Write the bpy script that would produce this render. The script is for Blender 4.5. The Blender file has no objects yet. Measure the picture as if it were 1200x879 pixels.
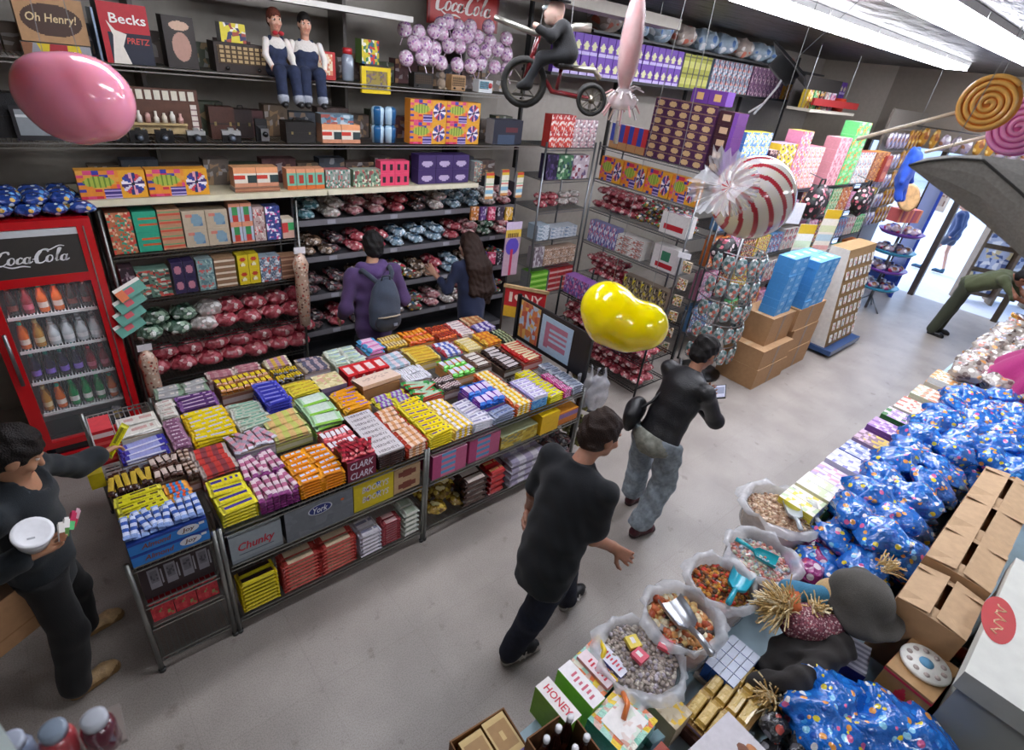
import bpy, math, random
import numpy as np
from mathutils import Vector, Matrix, Euler
random.seed(7)
SC = bpy.context.scene
COL = SC.collection
PI = math.pi
R = math.radians
# ------------------------------------------------------------------ camera model (also used to measure where things stand)
FPX, CAMZ = 640.0, 3.2
_p, _r, _y = R(30), R(7.7), R(46)
_fh = np.array([math.cos(_y), math.sin(_y), 0]); _rt = np.array([math.sin(_y), -math.cos(_y), 0]); _up = np.array([0, 0, 1.])
CF = math.cos(_p)*_fh - math.sin(_p)*_up; _cu = math.sin(_p)*_fh + math.cos(_p)*_up
CR = math.cos(_r)*_rt + math.sin(_r)*_cu; CU = -math.sin(_r)*_rt + math.cos(_r)*_cu
CC = np.array([0, 0, CAMZ])
def ray(x, y):
    d = CF*FPX + CR*(x-600) - CU*(y-439.5); return d/np.linalg.norm(d)
def at_z(x, y, z=0.0):
    d = ray(x, y); return Vector(CC + d*((z-CAMZ)/d[2]))
def at_y(x, y, Y):
    d = ray(x, y); return Vector(CC + d*(Y/d[1]))
def at_x(x, y, X):
    d = ray(x, y); return Vector(CC + d*(X/d[0]))
def at_d(x, y, dist): return Vector(CC + ray(x, y)*dist)

cam = bpy.data.cameras.new('camera'); camo = bpy.data.objects.new('camera', cam); COL.objects.link(camo)
M3 = Matrix((CR, CU, -CF)).transposed().to_4x4(); M3.translation = Vector(CC)
camo.matrix_world = M3
cam.sensor_width = 36; cam.lens = 36*FPX/1200; cam.clip_start = 0.05; cam.clip_end = 200
cam.dof.use_dof = True; cam.dof.focus_distance = 3.6; cam.dof.aperture_fstop = 3.2
SC.camera = camo
SC.view_settings.view_transform = 'Standard'; SC.view_settings.look = 'None'
SC.view_settings.exposure = 0.22; SC.view_settings.gamma = 1.0; SC.view_settings.use_curve_mapping = False
SC.cycles.use_denoising = True
SC.cycles.max_bounces = 7; SC.cycles.transparent_max_bounces = 12
SC.cycles.caustics_reflective = False; SC.cycles.caustics_refractive = False
SC.cycles.sample_clamp_indirect = 4.0

# ------------------------------------------------------------------ colour
_cc = {}
def C(h):
    if not isinstance(h, str): return tuple(h)+(1.0,) if len(h) == 3 else tuple(h)
    if h not in _cc:
        s = h.lstrip('#'); o = []
        if len(s) == 3: s = ''.join(a*2 for a in s)
        for k in (0, 2, 4):
            v = int(s[k:k+2], 16)/255
            o.append(v/12.92 if v <= .04045 else ((v+.055)/1.055)**2.4)
        _cc[h] = tuple(o)+(1.0,)
    return _cc[h]
def mixh(a, b, t):
    A, B = C(a), C(b); return tuple(A[k]*(1-t)+B[k]*t for k in range(3))

# ------------------------------------------------------------------ materials: all node based, reading the colour that each face is printed in
MATS = {}
def mat(name, rough=.5, metal=0., coat=0., nscale=40., namt=.08, bump=0., bscale=60., alpha=1., trans=0., emit=0., sss=0., srad=(.012, .005, .003), spec=.5, sheen=0.):
    m = bpy.data.materials.new(name); m.use_nodes = True; nt = m.node_tree; N = nt.nodes; L = nt.links
    b = N['Principled BSDF']
    at = N.new('ShaderNodeAttribute'); at.attribute_name = 'Col'
    tc = N.new('ShaderNodeTexCoord'); no = N.new('ShaderNodeTexNoise'); no.inputs['Scale'].default_value = nscale; no.inputs['Detail'].default_value = 3
    L.new(tc.outputs['Object'], no.inputs['Vector'])
    mr = N.new('ShaderNodeMapRange'); mr.inputs['From Min'].default_value = .3; mr.inputs['From Max'].default_value = .7
    mr.inputs['To Min'].default_value = 1-namt; mr.inputs['To Max'].default_value = 1+namt
    L.new(no.outputs['Fac'], mr.inputs['Value'])
    vm = N.new('ShaderNodeVectorMath'); vm.operation = 'SCALE'
    L.new(at.outputs['Color'], vm.inputs[0]); L.new(mr.outputs['Result'], vm.inputs['Scale'])
    L.new(vm.outputs['Vector'], b.inputs['Base Color'])
    b.inputs['Roughness'].default_value = rough; b.inputs['Metallic'].default_value = metal
    b.inputs['Coat Weight'].default_value = coat; b.inputs['Coat Roughness'].default_value = .12
    b.inputs['Specular IOR Level'].default_value = spec
    b.inputs['Transmission Weight'].default_value = trans
    b.inputs['Sheen Weight'].default_value = sheen
    if sss:
        b.inputs['Subsurface Weight'].default_value = sss; b.inputs['Subsurface Radius'].default_value = srad; b.inputs['Subsurface Scale'].default_value = 1.
    b.inputs['Alpha'].default_value = alpha
    if emit:
        L.new(vm.outputs['Vector'], b.inputs['Emission Color']); b.inputs['Emission Strength'].default_value = emit
    if bump:
        n2 = N.new('ShaderNodeTexNoise'); n2.inputs['Scale'].default_value = bscale; n2.inputs['Detail'].default_value = 2
        L.new(tc.outputs['Object'], n2.inputs['Vector'])
        bp = N.new('ShaderNodeBump'); bp.inputs['Strength'].default_value = bump; bp.inputs['Distance'].default_value = .01
        L.new(n2.outputs['Fac'], bp.inputs['Height']); L.new(bp.outputs['Normal'], b.inputs['Normal'])
    MATS[name] = m
    return m
mat('card', .5, namt=.06)
mat('gloss', .28, coat=.3, namt=.05, bump=.15, bscale=90)
mat('foil', .25, coat=.6, namt=.08, bump=.5, bscale=70)
mat('kraft', .8, nscale=25, namt=.07)
mat('cloth', .9, nscale=120, namt=.12, bump=.25, bscale=250, sheen=.1)
mat('denim', .92, nscale=30, namt=.28, bump=.3, bscale=200)
mat('leather', .42, nscale=40, namt=.2, bump=.3, bscale=120)
mat('skin', .5, nscale=60, namt=.05, sss=.25, spec=.35)
mat('hair', .6, nscale=90, namt=.35, bump=.6, bscale=160, spec=.3)
mat('chrome', .32, metal=.9, nscale=20, namt=.08)
mat('paint', .45, nscale=15, namt=.05)
mat('enamel', .2, coat=.6, nscale=10, namt=.03)
mat('plastic', .3, coat=.2, namt=.04)
mat('balloon', .14, coat=.7, nscale=4, namt=.03, sss=.6, srad=(.25, .22, .12))
mat('glass', .03, alpha=.05, namt=.02, spec=.6)
mat('liquid', .08, coat=.7, namt=.03, spec=.6)
mat('cello', .22, alpha=.38, namt=.05, bump=.5, bscale=35, spec=.6)
mat('film', .18, alpha=.5, namt=.08, bump=1., bscale=22, spec=.8)
mat('straw', .85, nscale=60, namt=.25)
mat('rubber', .7, namt=.1)
mat('wood', .5, nscale=14, namt=.25)
mat('lamp', .6, emit=22.0, namt=.01)
mat('added_lamp', .6, emit=14.0, namt=.01)
mat('candy', .35, coat=.3, nscale=50, namt=.2, bump=.3, bscale=50)

def vor_mat(name, base, pal, scale=14., thr=.33, rough=.25, bump=.6, bscale=9., alpha=1., coat=.5, stretch=(1, 1, 1)):
    """a printed film: soft-edged spots in the palette's colours scattered over a base colour"""
    m = bpy.data.materials.new(name); m.use_nodes = True; nt = m.node_tree; N = nt.nodes; L = nt.links
    b = N['Principled BSDF']; tc = N.new('ShaderNodeTexCoord'); mp = N.new('ShaderNodeMapping'); mp.inputs['Scale'].default_value = stretch
    L.new(tc.outputs['Object'], mp.inputs['Vector'])
    vo = N.new('ShaderNodeTexVoronoi'); vo.inputs['Scale'].default_value = scale
    L.new(mp.outputs['Vector'], vo.inputs['Vector'])
    cr = N.new('ShaderNodeValToRGB'); cr.color_ramp.interpolation = 'CONSTANT'
    sep = N.new('ShaderNodeSeparateColor'); L.new(vo.outputs['Color'], sep.inputs['Color']); L.new(sep.outputs['Red'], cr.inputs['Fac'])
    e = cr.color_ramp.elements
    while len(e) < len(pal): e.new(.5)
    for k, c in enumerate(pal): e[k].position = k/len(pal); e[k].color = C(c)
    lt = N.new('ShaderNodeMath'); lt.operation = 'LESS_THAN'; lt.inputs[1].default_value = thr; L.new(vo.outputs['Distance'], lt.inputs[0])
    g2 = N.new('ShaderNodeMath'); g2.operation = 'MULTIPLY'; L.new(lt.outputs[0], g2.inputs[0])
    gt = N.new('ShaderNodeMath'); gt.operation = 'GREATER_THAN'; gt.inputs[1].default_value = .12; L.new(sep.outputs['Green'], gt.inputs[0]); L.new(gt.outputs[0], g2.inputs[1])
    mx = N.new('ShaderNodeMix'); mx.data_type = 'RGBA'; L.new(g2.outputs[0], mx.inputs['Factor'])
    no = N.new('ShaderNodeTexNoise'); no.inputs['Scale'].default_value = 6; L.new(tc.outputs['Object'], no.inputs['Vector'])
    c2 = N.new('ShaderNodeValToRGB'); c2.color_ramp.elements[0].position = .3; c2.color_ramp.elements[1].position = .7
    c2.color_ramp.elements[0].color = tuple(v*.7 for v in C(base)[:3])+(1,); c2.color_ramp.elements[1].color = C(base)
    L.new(no.outputs['Fac'], c2.inputs['Fac'])
    L.new(c2.outputs['Color'], mx.inputs['A']); L.new(cr.outputs['Color'], mx.inputs['B']); L.new(mx.outputs['Result'], b.inputs['Base Color'])
    b.inputs['Roughness'].default_value = rough; b.inputs['Coat Weight'].default_value = coat; b.inputs['Alpha'].default_value = alpha
    n2 = N.new('ShaderNodeTexNoise'); n2.inputs['Scale'].default_value = bscale; n2.inputs['Detail'].default_value = 4; L.new(tc.outputs['Object'], n2.inputs['Vector'])
    bp = N.new('ShaderNodeBump'); bp.inputs['Strength'].default_value = bump; bp.inputs['Distance'].default_value = .05
    L.new(n2.outputs['Fac'], bp.inputs['Height']); L.new(bp.outputs['Normal'], b.inputs['Normal'])
    MATS[name] = m; return m

# ------------------------------------------------------------------ mesh builder
_fontcache = {}
def font_mesh(s, shear=0., ext=0.):
    k = (s, shear, ext)
    if k not in _fontcache:
        cu = bpy.data.curves.new('lettering', 'FONT'); cu.body = s; cu.size = 1; cu.shear = shear; cu.extrude = ext; cu.offset = .015; cu.resolution_u = 2
        o = bpy.data.objects.new('lettering', cu); me = o.to_mesh()
        v = [tuple(p.co) for p in me.vertices]; f = [tuple(p.vertices) for p in me.polygons]
        o.to_mesh_clear(); bpy.data.objects.remove(o); bpy.data.curves.remove(cu)
        xs = [p[0] for p in v] or [0, 1]; ys = [p[1] for p in v] or [0, 1]
        x0, x1, y0, y1 = min(xs), max(xs), min(ys), max(ys)
        _fontcache[k] = ([((p[0]-(x0+x1)/2)/(x1-x0), (p[1]-(y0+y1)/2)/(y1-y0), p[2]) for p in v], f)
    return _fontcache[k]

class MB:
    def __init__(s): s.v = []; s.f = []; s.c = []; s.m = []; s.sm = []
    def add(s, vs, fs, col, mi=0, smooth=False, M=None):
        b = len(s.v)
        if M is not None: vs = [tuple(M @ Vector(p)) for p in vs]
        s.v.extend(tuple(p) for p in vs)
        multi = isinstance(col, list)
        for k, f in enumerate(fs):
            s.f.append(tuple(b+i for i in f)); s.c.append(C(col[k]) if multi else C(col)); s.m.append(mi); s.sm.append(smooth)
        return s
    def quad(s, a, b, c, d, col, mi=0): return s.add([a, b, c, d], [(0, 1, 2, 3)], col, mi)
    def grid(s, P, U, V, nx, ny, fn, mi=0, M=None):
        P, U, V = Vector(P), Vector(U), Vector(V)
        q = getattr(fn, 'jit', 0); rr = random.Random(nx*31+ny)
        def pt(i, j):
            a, b = (rr.uniform(-q, q) if 0 < i < nx else 0), (rr.uniform(-q, q) if 0 < j < ny else 0)
            return P+U*((i+a)/nx)+V*((j+b)/ny)
        vs = [pt(i, j) for j in range(ny+1) for i in range(nx+1)]
        fs, cs = [], []
        for j in range(ny):
            for i in range(nx):
                a = j*(nx+1)+i; fs.append((a, a+1, a+nx+2, a+nx+1)); cs.append(fn((i+.5)/nx, (j+.5)/ny))
        return s.add(vs, fs, cs, mi, False, M)
    def box(s, x0, y0, z0, x1, y1, z1, col='#888', front=None, top=None, side=None, back=None, bot=None, res=(10, 8), mi=0, M=None):
        """front faces -Y. Each face is a plain colour or a function of (u, v)"""
        def face(P, U, V, c, r):
            if callable(c): s.grid(P, U, V, r[0], r[1], c, mi, M)
            else:
                P, U, V = Vector(P), Vector(U), Vector(V); s.add([P, P+U, P+U+V, P+V], [(0, 1, 2, 3)], c if c is not None else col, mi, False, M)
        w, d, h = x1-x0, y1-y0, z1-z0
        face((x0, y0, z0), (w, 0, 0), (0, 0, h), front, res)
        face((x1, y1, z0), (-w, 0, 0), (0, 0, h), back, res)
        face((x0, y0, z1), (w, 0, 0), (0, d, 0), top, res)
        face((x0, y1, z0), (w, 0, 0), (0, -d, 0), bot, (1, 1))
        face((x0, y1, z0), (0, -d, 0), (0, 0, h), side, res)
        face((x1, y0, z0), (0, d, 0), (0, 0, h), side, res)
        return s
    def tube(s, pts, r, col, n=6, mi=0, caps=True, M=None):
        pts = [Vector(p) for p in pts]; rs = r if isinstance(r, (list, tuple)) else [r]*len(pts)
        vs, fs = [], []; ref = None
        for k, p in enumerate(pts):
            t = (pts[min(k+1, len(pts)-1)]-pts[max(k-1, 0)]).normalized()
            if ref is None: ref = t.orthogonal().normalized()
            ref = (ref - t*ref.dot(t)); ref = ref.normalized() if ref.length > 1e-6 else t.orthogonal().normalized()
            b = t.cross(ref)
            for i in range(n):
                a = 2*PI*i/n; vs.append(p+(ref*math.cos(a)+b*math.sin(a))*rs[k])
        for k in range(len(pts)-1):
            for i in range(n):
                j = (i+1) % n; fs.append((k*n+i, k*n+j, (k+1)*n+j, (k+1)*n+i))
        if caps: fs.append(tuple(range(n-1, -1, -1))); fs.append(tuple((len(pts)-1)*n+i for i in range(n)))
        return s.add(vs, fs, col, mi, n > 5, M)
    def lathe(s, prof, col, n=16, mi=0, M=None, smooth=True):
        """prof: (radius, z) from below upward; col may be a function of segment number and angle step"""
        vs, fs, cs = [], [], []
        for r, z in prof:
            for i in range(n): a = 2*PI*i/n; vs.append((r*math.cos(a), r*math.sin(a), z))
        for k in range(len(prof)-1):
            for i in range(n):
                j = (i+1) % n; fs.append((k*n+i, k*n+j, (k+1)*n+j, (k+1)*n+i)); cs.append(col(k, i) if callable(col) else col)
        fs.append(tuple(range(n-1, -1, -1))); cs.append(col(0, 0) if callable(col) else col)
        fs.append(tuple((len(prof)-1)*n+i for i in range(n))); cs.append(col(len(prof)-2, 0) if callable(col) else col)
        return s.add(vs, fs, cs, mi, smooth, M)
    def ell(s, c, r, col, n=12, mi=0, M=None, fn=None):
        """ellipsoid; fn(unit vector) -> displaced unit vector; col may be a function of the unit vector"""
        m = max(4, n//2); r = (r, r, r) if not isinstance(r, (tuple, list)) else r
        vs, fs, us = [], [], []
        for j in range(m+1):
            t = PI*j/m
            for i in range(n):
                a = 2*PI*i/n; u = Vector((math.sin(t)*math.cos(a), math.sin(t)*math.sin(a), -math.cos(t))); us.append(u)
                q = fn(u) if fn else u
                vs.append((c[0]+q.x*r[0], c[1]+q.y*r[1], c[2]+q.z*r[2]))
        cs = []
        for j in range(m):
            for i in range(n):
                k = (i+1) % n; f = (j*n+i, j*n+k, (j+1)*n+k, (j+1)*n+i); fs.append(f)
                cs.append(col((us[f[0]]+us[f[1]]+us[f[2]]+us[f[3]]).normalized()) if callable(col) else col)
        return s.add(vs, fs, cs, mi, True, M)
    def text(s, st, P, U, V, w, h, col, shear=0., lift=.0008, mi=0, M=None, thick=0.):
        """lettering centred on P, reading along U, up along V, w wide and h high"""
        v, f = font_mesh(st, shear, .5 if thick else 0.); P = Vector(P); U = Vector(U).normalized(); V = Vector(V).normalized(); n = U.cross(V)
        vs = [P+U*(p[0]*w)+V*(p[1]*h)+n*(lift+(p[2]*thick+thick/2 if thick else 0)) for p in v]
        return s.add(vs, f, col, mi, False, M)
    def build(s, name, mats='card', parent=None, loc=None, rz=0., link=True):
        o = bpy.data.objects.new(name, s.mesh(name, mats))
        COL.objects.link(o)
        if parent is not None: o.parent = parent
        if loc is not None: o.location = loc
        if rz: o.rotation_euler = (0, 0, rz)
        return o
    def mesh(s, name, mats='card'):
        me = bpy.data.meshes.new(name); me.from_pydata(s.v, [], s.f)
        ca = me.color_attributes.new('Col', 'FLOAT_COLOR', 'CORNER')
        cnt = np.array([len(f) for f in s.f]); arr = np.repeat(np.array(s.c, dtype=np.float32), cnt, axis=0)
        ca.data.foreach_set('color', arr.ravel())
        ms = mats if isinstance(mats, (list, tuple)) else [mats]
        for k in ms: me.materials.append(MATS[k])
        if len(ms) > 1: me.polygons.foreach_set('material_index', s.m)
        me.polygons.foreach_set('use_smooth', s.sm)
        return me

def tag(o, label, cat, group=None, kind=None):
    o['label'] = label; o['category'] = cat
    if group: o['group'] = group
    if kind: o['kind'] = kind
    return o
def thing(name, label, cat, loc=(0, 0, 0), rz=0., group=None):
    o = bpy.data.objects.new(name, None); COL.objects.link(o); o.location = loc; o.rotation_euler = (0, 0, rz); o.empty_display_size = .05
    return tag(o, label, cat, group)
def struct(o): o['kind'] = 'structure'; return o
def put(me, name, label, cat, loc, rz=0., group=None, rot=None, sc=None):
    o = bpy.data.objects.new(name, me); COL.objects.link(o); o.location = loc; o.rotation_euler = rot if rot is not None else (0, 0, rz)
    if sc: o.scale = (sc,)*3 if not isinstance(sc, (tuple, list)) else sc
    return tag(o, label, cat, group)
def dup(root, loc, rz=None, label=None, group=None, rot=None):
    def cp(o, par):
        c = o.copy(); COL.objects.link(c); c.parent = par
        for ch in list(o.children): cp(ch, c)
        return c
    r = cp(root, None); r.location = loc
    if rz is not None: r.rotation_euler = (0, 0, rz)
    if rot is not None: r.rotation_euler = rot
    if label: r['label'] = label
    if group: r['group'] = group
    return r
def frame(P, U, V):
    """matrix that maps x to U, y to V and z to their normal, at P"""
    U, V = Vector(U).normalized(), Vector(V).normalized(); n = U.cross(V)
    m = Matrix((U, V, n)).transposed().to_4x4(); m.translation = Vector(P); return m

# ------------------------------------------------------------------ prints: functions of (u, v) over a face
def rnd(seed): return random.Random(seed)
def P_conf(base, pal, dens=.45, seed=1, res=(10, 8)):
    r = rnd(seed); g = {}
    def f(u, v):
        k = (int(u*res[0]), int(v*res[1]))
        if k not in g: g[k] = r.choice(pal) if r.random() < dens else base
        return g[k]
    f.jit = .42
    return f
def P_band(base, bands):
    def f(u, v):
        for a, b, c in bands:
            if a <= v < b: return c
        return base
    return f
def P_panel(base, panel, ink, u0=.12, u1=.88, v0=.25, v1=.8, seed=1, dens=.5):
    r = rnd(seed); g = {}
    def f(u, v):
        if u0 < u < u1 and v0 < v < v1:
            k = (int(u*24), int(v*24))
            if k not in g: g[k] = ink if r.random() < dens and (k[1] % 4) else panel
            return g[k]
        return base
    return f
def P_spot(base, spots):
    """spots: (u, v, ru, rv, colour)"""
    def f(u, v):
        for a, b, p, q, c in spots:
            if ((u-a)/p)**2+((v-b)/q)**2 < 1: return c
        return base
    return f
# ------------------------------------------------------------------ bodies: smooth unions of tapered limbs, meshed as one surface
def V3(*a): return np.array(a, float)
class Field:
    def __init__(s, h=.01, k=.03, wr=0., ws=30.): s.p = []; s.cuts = []; s.h = h; s.k = k; s.wr = wr; s.ws = ws
    def cap(s, a, b, ra, rb=None, col='#888', k=None):
        s.p.append(('c', np.array(a, float), np.array(b, float), ra, ra if rb is None else rb, col, k)); return s
    def chain(s, pts, rs, col, k=None):
        for i in range(len(pts)-1): s.cap(pts[i], pts[i+1], rs[i], rs[i+1], col, k)
        return s
    def ell(s, c, r, M=None, col='#888', k=None):
        s.p.append(('e', np.array(c, float), np.array(r, float), np.eye(3) if M is None else M, None, col, k)); return s
    def cut(s, p, n): s.cuts.append(('h', np.array(p, float), np.array(n, float)/np.linalg.norm(n))); return s
    def sub(s, c, r, M=None): s.cuts.append(('s', np.array(c, float), np.array(r, float), np.eye(3) if M is None else M)); return s
    @staticmethod
    def dell(X, c, r, M):
        q = (X-c) @ M; k0 = np.sqrt(((q/r)**2).sum(-1)); k1 = np.sqrt(((q/(r*r))**2).sum(-1)); return k0*(k0-1)/np.maximum(k1, 1e-9)
    def dist(s, X, p):
        if p[0] == 'c':
            a, b, ra, rb = p[1:5]; d = b-a; t = np.clip(((X-a) @ d)/max(d @ d, 1e-12), 0, 1)
            return np.sqrt((((X-a)-t[..., None]*d)**2).sum(-1))-(ra+(rb-ra)*t)
        return s.dell(X, p[1], p[2], p[3])
    def mesh(s, mb, mi=0):
        h = s.h; los, his = [], []
        for p in s.p:
            if p[0] == 'c': m = max(p[3], p[4]); los.append(np.minimum(p[1], p[2])-m); his.append(np.maximum(p[1], p[2])+m)
            else: m = p[2].max(); los.append(p[1]-m); his.append(p[1]+m)
        lo = np.min(los, 0)-3*h; hi = np.max(his, 0)+3*h
        n = np.ceil((hi-lo)/h).astype(int)+1
        D = np.full(n, .2); I = np.zeros(n, np.int16); B = np.full(n, 9.)
        ax = [lo[i]+h*np.arange(n[i]) for i in range(3)]
        for q, p in enumerate(s.p):
            k = p[6] or s.k; mg = k+2*h+s.wr
            a = np.maximum(np.floor((los[q]-mg-lo)/h).astype(int), 0); b = np.minimum(np.ceil((his[q]+mg-lo)/h).astype(int)+1, n)
            sl = tuple(slice(a[i], b[i]) for i in range(3))
            X = np.stack(np.meshgrid(*[ax[i][sl[i]] for i in range(3)], indexing='ij'), -1)
            d = s.dist(X, p); o = D[sl]; e = np.maximum(k-np.abs(d-o), 0)/k
            D[sl] = np.minimum(d, o)-e*e*k/4
            w = d < B[sl]; I[sl][w] = q; B[sl] = np.minimum(d, B[sl])
        X = np.stack(np.meshgrid(*ax, indexing='ij'), -1)
        if s.wr:
            w = s.ws; D = D+s.wr*(np.sin(w*(X[..., 0]+.6*X[..., 2])+2*np.sin(w*.4*X[..., 1]))*np.sin(w*.7*(X[..., 1]-.5*X[..., 2])+1.7*np.sin(w*.5*X[..., 0]))+.5*np.sin(w*1.3*X[..., 2]+3*np.sin(w*.3*(X[..., 0]+X[..., 1]))))
        for c in s.cuts:
            D = np.maximum(D, (X-c[1]) @ c[2]) if c[0] == 'h' else np.maximum(D, -s.dell(X, c[1], c[2], c[3]))
        # surface nets
        S = D < 0
        cs = np.zeros(n-1, int)
        for dx in (0, 1):
            for dy in (0, 1):
                for dz in (0, 1): cs += S[dx:n[0]-1+dx, dy:n[1]-1+dy, dz:n[2]-1+dz]
        act = np.argwhere((cs > 0) & (cs < 8))
        if not len(act): return
        idx = np.full(n-1, -1); idx[tuple(act.T)] = np.arange(len(act))
        acc = np.zeros((len(act), 3)); cnt = np.zeros(len(act))
        for axis in range(3):
            o1, o2 = [x for x in range(3) if x != axis]
            for u in (0, 1):
                for v in (0, 1):
                    a = act.copy(); a[:, o1] += u; a[:, o2] += v; b = a.copy(); b[:, axis] += 1
                    da, db = D[tuple(a.T)], D[tuple(b.T)]; m = (da < 0) != (db < 0)
                    t = np.where(m, da/np.where(m, da-db, 1), 0)
                    P = a.astype(float); P[:, axis] += t; acc[m] += P[m]; cnt[m] += 1
        vs = lo+h*acc/cnt[:, None]
        fs = []
        for axis in range(3):
            o1, o2 = (axis+1) % 3, (axis+2) % 3
            sh = [slice(1, n[i]-1) for i in range(3)]; sh[axis] = slice(0, n[axis]-1); sh2 = list(sh); sh2[axis] = slice(1, n[axis])
            A, Bq = S[tuple(sh)], S[tuple(sh2)]
            e = np.argwhere(A != Bq)+np.array([x.start for x in sh]); flip = S[tuple(e.T)]
            q = []
            for u, v in ((-1, -1), (0, -1), (0, 0), (-1, 0)):
                c = e.copy(); c[:, o1] += u; c[:, o2] += v; q.append(idx[tuple(c.T)])
            q = np.stack(q, 1); q[~flip] = q[~flip][:, ::-1]; fs.append(q)
        fs = np.concatenate(fs); fs = fs[(fs >= 0).all(1)]
        cell = act[fs[:, 0]]; own = I[tuple(cell.T)]
        cols = [s.p[k][5] for k in own]
        mb.add([tuple(v) for v in vs], [tuple(int(i) for i in f) for f in fs], cols, mi, True)
    def build(s, name, mt, parent, off):
        mb = MB(); s.mesh(mb); mb.v = [(v[0]-off[0], v[1]-off[1], v[2]-off[2]) for v in mb.v]
        return mb.build(name, mt, parent)

def norm(v): v = np.array(v, float); return v/np.linalg.norm(v)
def axes(fwd, up):
    """columns: right, forward, up"""
    f = norm(fwd); u = np.array(up, float); u = norm(u-f*(u @ f)); return np.stack([np.cross(f, u), f, u], 1)
def spine_axes(up, right):
    u = norm(up); r = np.array(right, float); r = norm(r-u*(r @ u)); return np.stack([r, np.cross(u, r), u], 1)
def head(F, c, M, sk, lips='#9c5a50', s=1., brow='#1c1512', eyes=True):
    L = lambda x, y, z: c+M @ (np.array([x, y, z])*s)
    F.ell(L(0, -.012, .025), np.array([.076, .096, .1])*s, M, sk, .02)
    F.ell(L(0, .03, -.045), np.array([.058, .062, .075])*s, M, sk, .03)
    F.ell(L(0, .062, -.095), np.array([.026, .022, .02])*s, M, sk, .03)
    F.cap(L(0, .083, .012), L(0, .11, -.03), .009*s, .014*s, sk, .012)
    for q in (-1, 1):
        F.ell(L(q*.079, -.005, -.012), np.array([.012, .024, .034])*s, M, sk, .008)
        F.cap(L(q*.016, .086, .03), L(q*.05, .072, .03), .009*s, .008*s, sk, .012)
        F.ell(L(q*.04, .07, -.03), np.array([.024, .018, .018])*s, M, sk, .02)
        if eyes:
            F.ell(L(q*.031, .078, .009), np.array([.013, .008, .007])*s, M, '#d8d0c8', .002)
            F.ell(L(q*.031, .084, .009), np.array([.006, .004, .006])*s, M, '#20140e', .002)
            F.cap(L(q*.014, .089, .033), L(q*.048, .076, .035), .005*s, .004*s, brow, .002)
    F.cap(L(-.02, .088, -.062), L(.02, .088, -.062), .007*s, .007*s, lips, .004)
    F.cap(L(-.014, .088, -.07), L(.014, .088, -.07), .006*s, .006*s, lips, .004)
def hand(F, wrist, d, pn, thumb, sk, curl=.35, s=1., tcurl=.4, spread=.05):
    """d: along the fingers, pn: out of the palm, thumb: +1 / -1 which side of d x pn the thumb leaves from"""
    d = norm(d); pn = np.array(pn, float); pn = norm(pn-d*(pn @ d)); sd = np.cross(d, pn)*thumb
    w = np.array(wrist, float)
    for o in (-.026, -.009, .009, .026): F.cap(w+d*.015*s+sd*o*.7*s, w+d*.085*s+sd*o*s, .013*s, .012*s, sk, .012)
    for j, (o, ln) in enumerate(((.032, .072), (.011, .08), (-.011, .075), (-.031, .058))):
        p = w+d*(.092-.006*abs(j-1))*s+sd*o*s; a = curl*.6; dd = norm(d+sd*spread*(1.5-j)*1.2)
        for q, fr in enumerate((.45, .32, .23)):
            v = dd*math.cos(a)+pn*math.sin(a); e = p+v*ln*fr*s
            F.cap(p, e, (.0088-.0008*q)*s, (.008-.0008*q)*s, sk, .003); p = e; a += curl
    p = w+d*.03*s+sd*.026*s; v = norm(d*.6+sd*.8+pn*.25)
    for q, ln in enumerate((.042, .034, .026)):
        e = p+v*ln*s; F.cap(p, e, (.013-.0015*q)*s, (.0115-.0015*q)*s, sk, .006); p = e; v = norm(v+d*tcurl*.8-sd*tcurl*.5+pn*tcurl*.4)
def limbs(J, side): return [J[k+side] for k in ('sh', 'el', 'wr')], [J[k+side] for k in ('hp', 'kn', 'an')]
def body(J, sk, h=.008, g=1., hands=None, hs=1., lips='#9c5a50', legs=True):
    """bare body under the clothes; g scales girths. J holds joints in world coordinates"""
    F = Field(h=h, k=.025)
    up = np.array(J['neck'])-np.array(J['pelvis']); M = spine_axes(up, np.array(J['shR'])-np.array(J['shL']))
    ch = np.array(J['pelvis'])*.35+np.array(J['neck'])*.65
    F.ell(J['pelvis'], np.array([.145, .095, .12])*g, M, sk); F.ell(ch, np.array([.15, .1, .2])*g, M, sk); F.cap(J['shL'], J['shR'], .05*g, .05*g, sk)
    hd = np.array(J['head'])
    F.cap(np.array(J['neck']), hd-J['HM'] @ np.array([0, .01, .05]), .054*g, .05*g, sk)
    head(F, hd, J['HM'], sk, lips, hs)
    for sd in 'LR':
        a, l = limbs(J, sd)
        F.chain(a, [.047*g, .04*g, .028*g], sk)
        if legs: F.chain(l, [.06*g, .04*g, .032*g], sk)
        if hands and sd in hands:
            q = hands[sd]; F.cap(a[2], np.array(a[2])+norm(q[0])*.02, .027*g, .022*g, sk); hand(F, np.array(a[2])+norm(q[0])*.015, q[0], q[1], q[2], sk, *q[3:])
    return F
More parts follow.
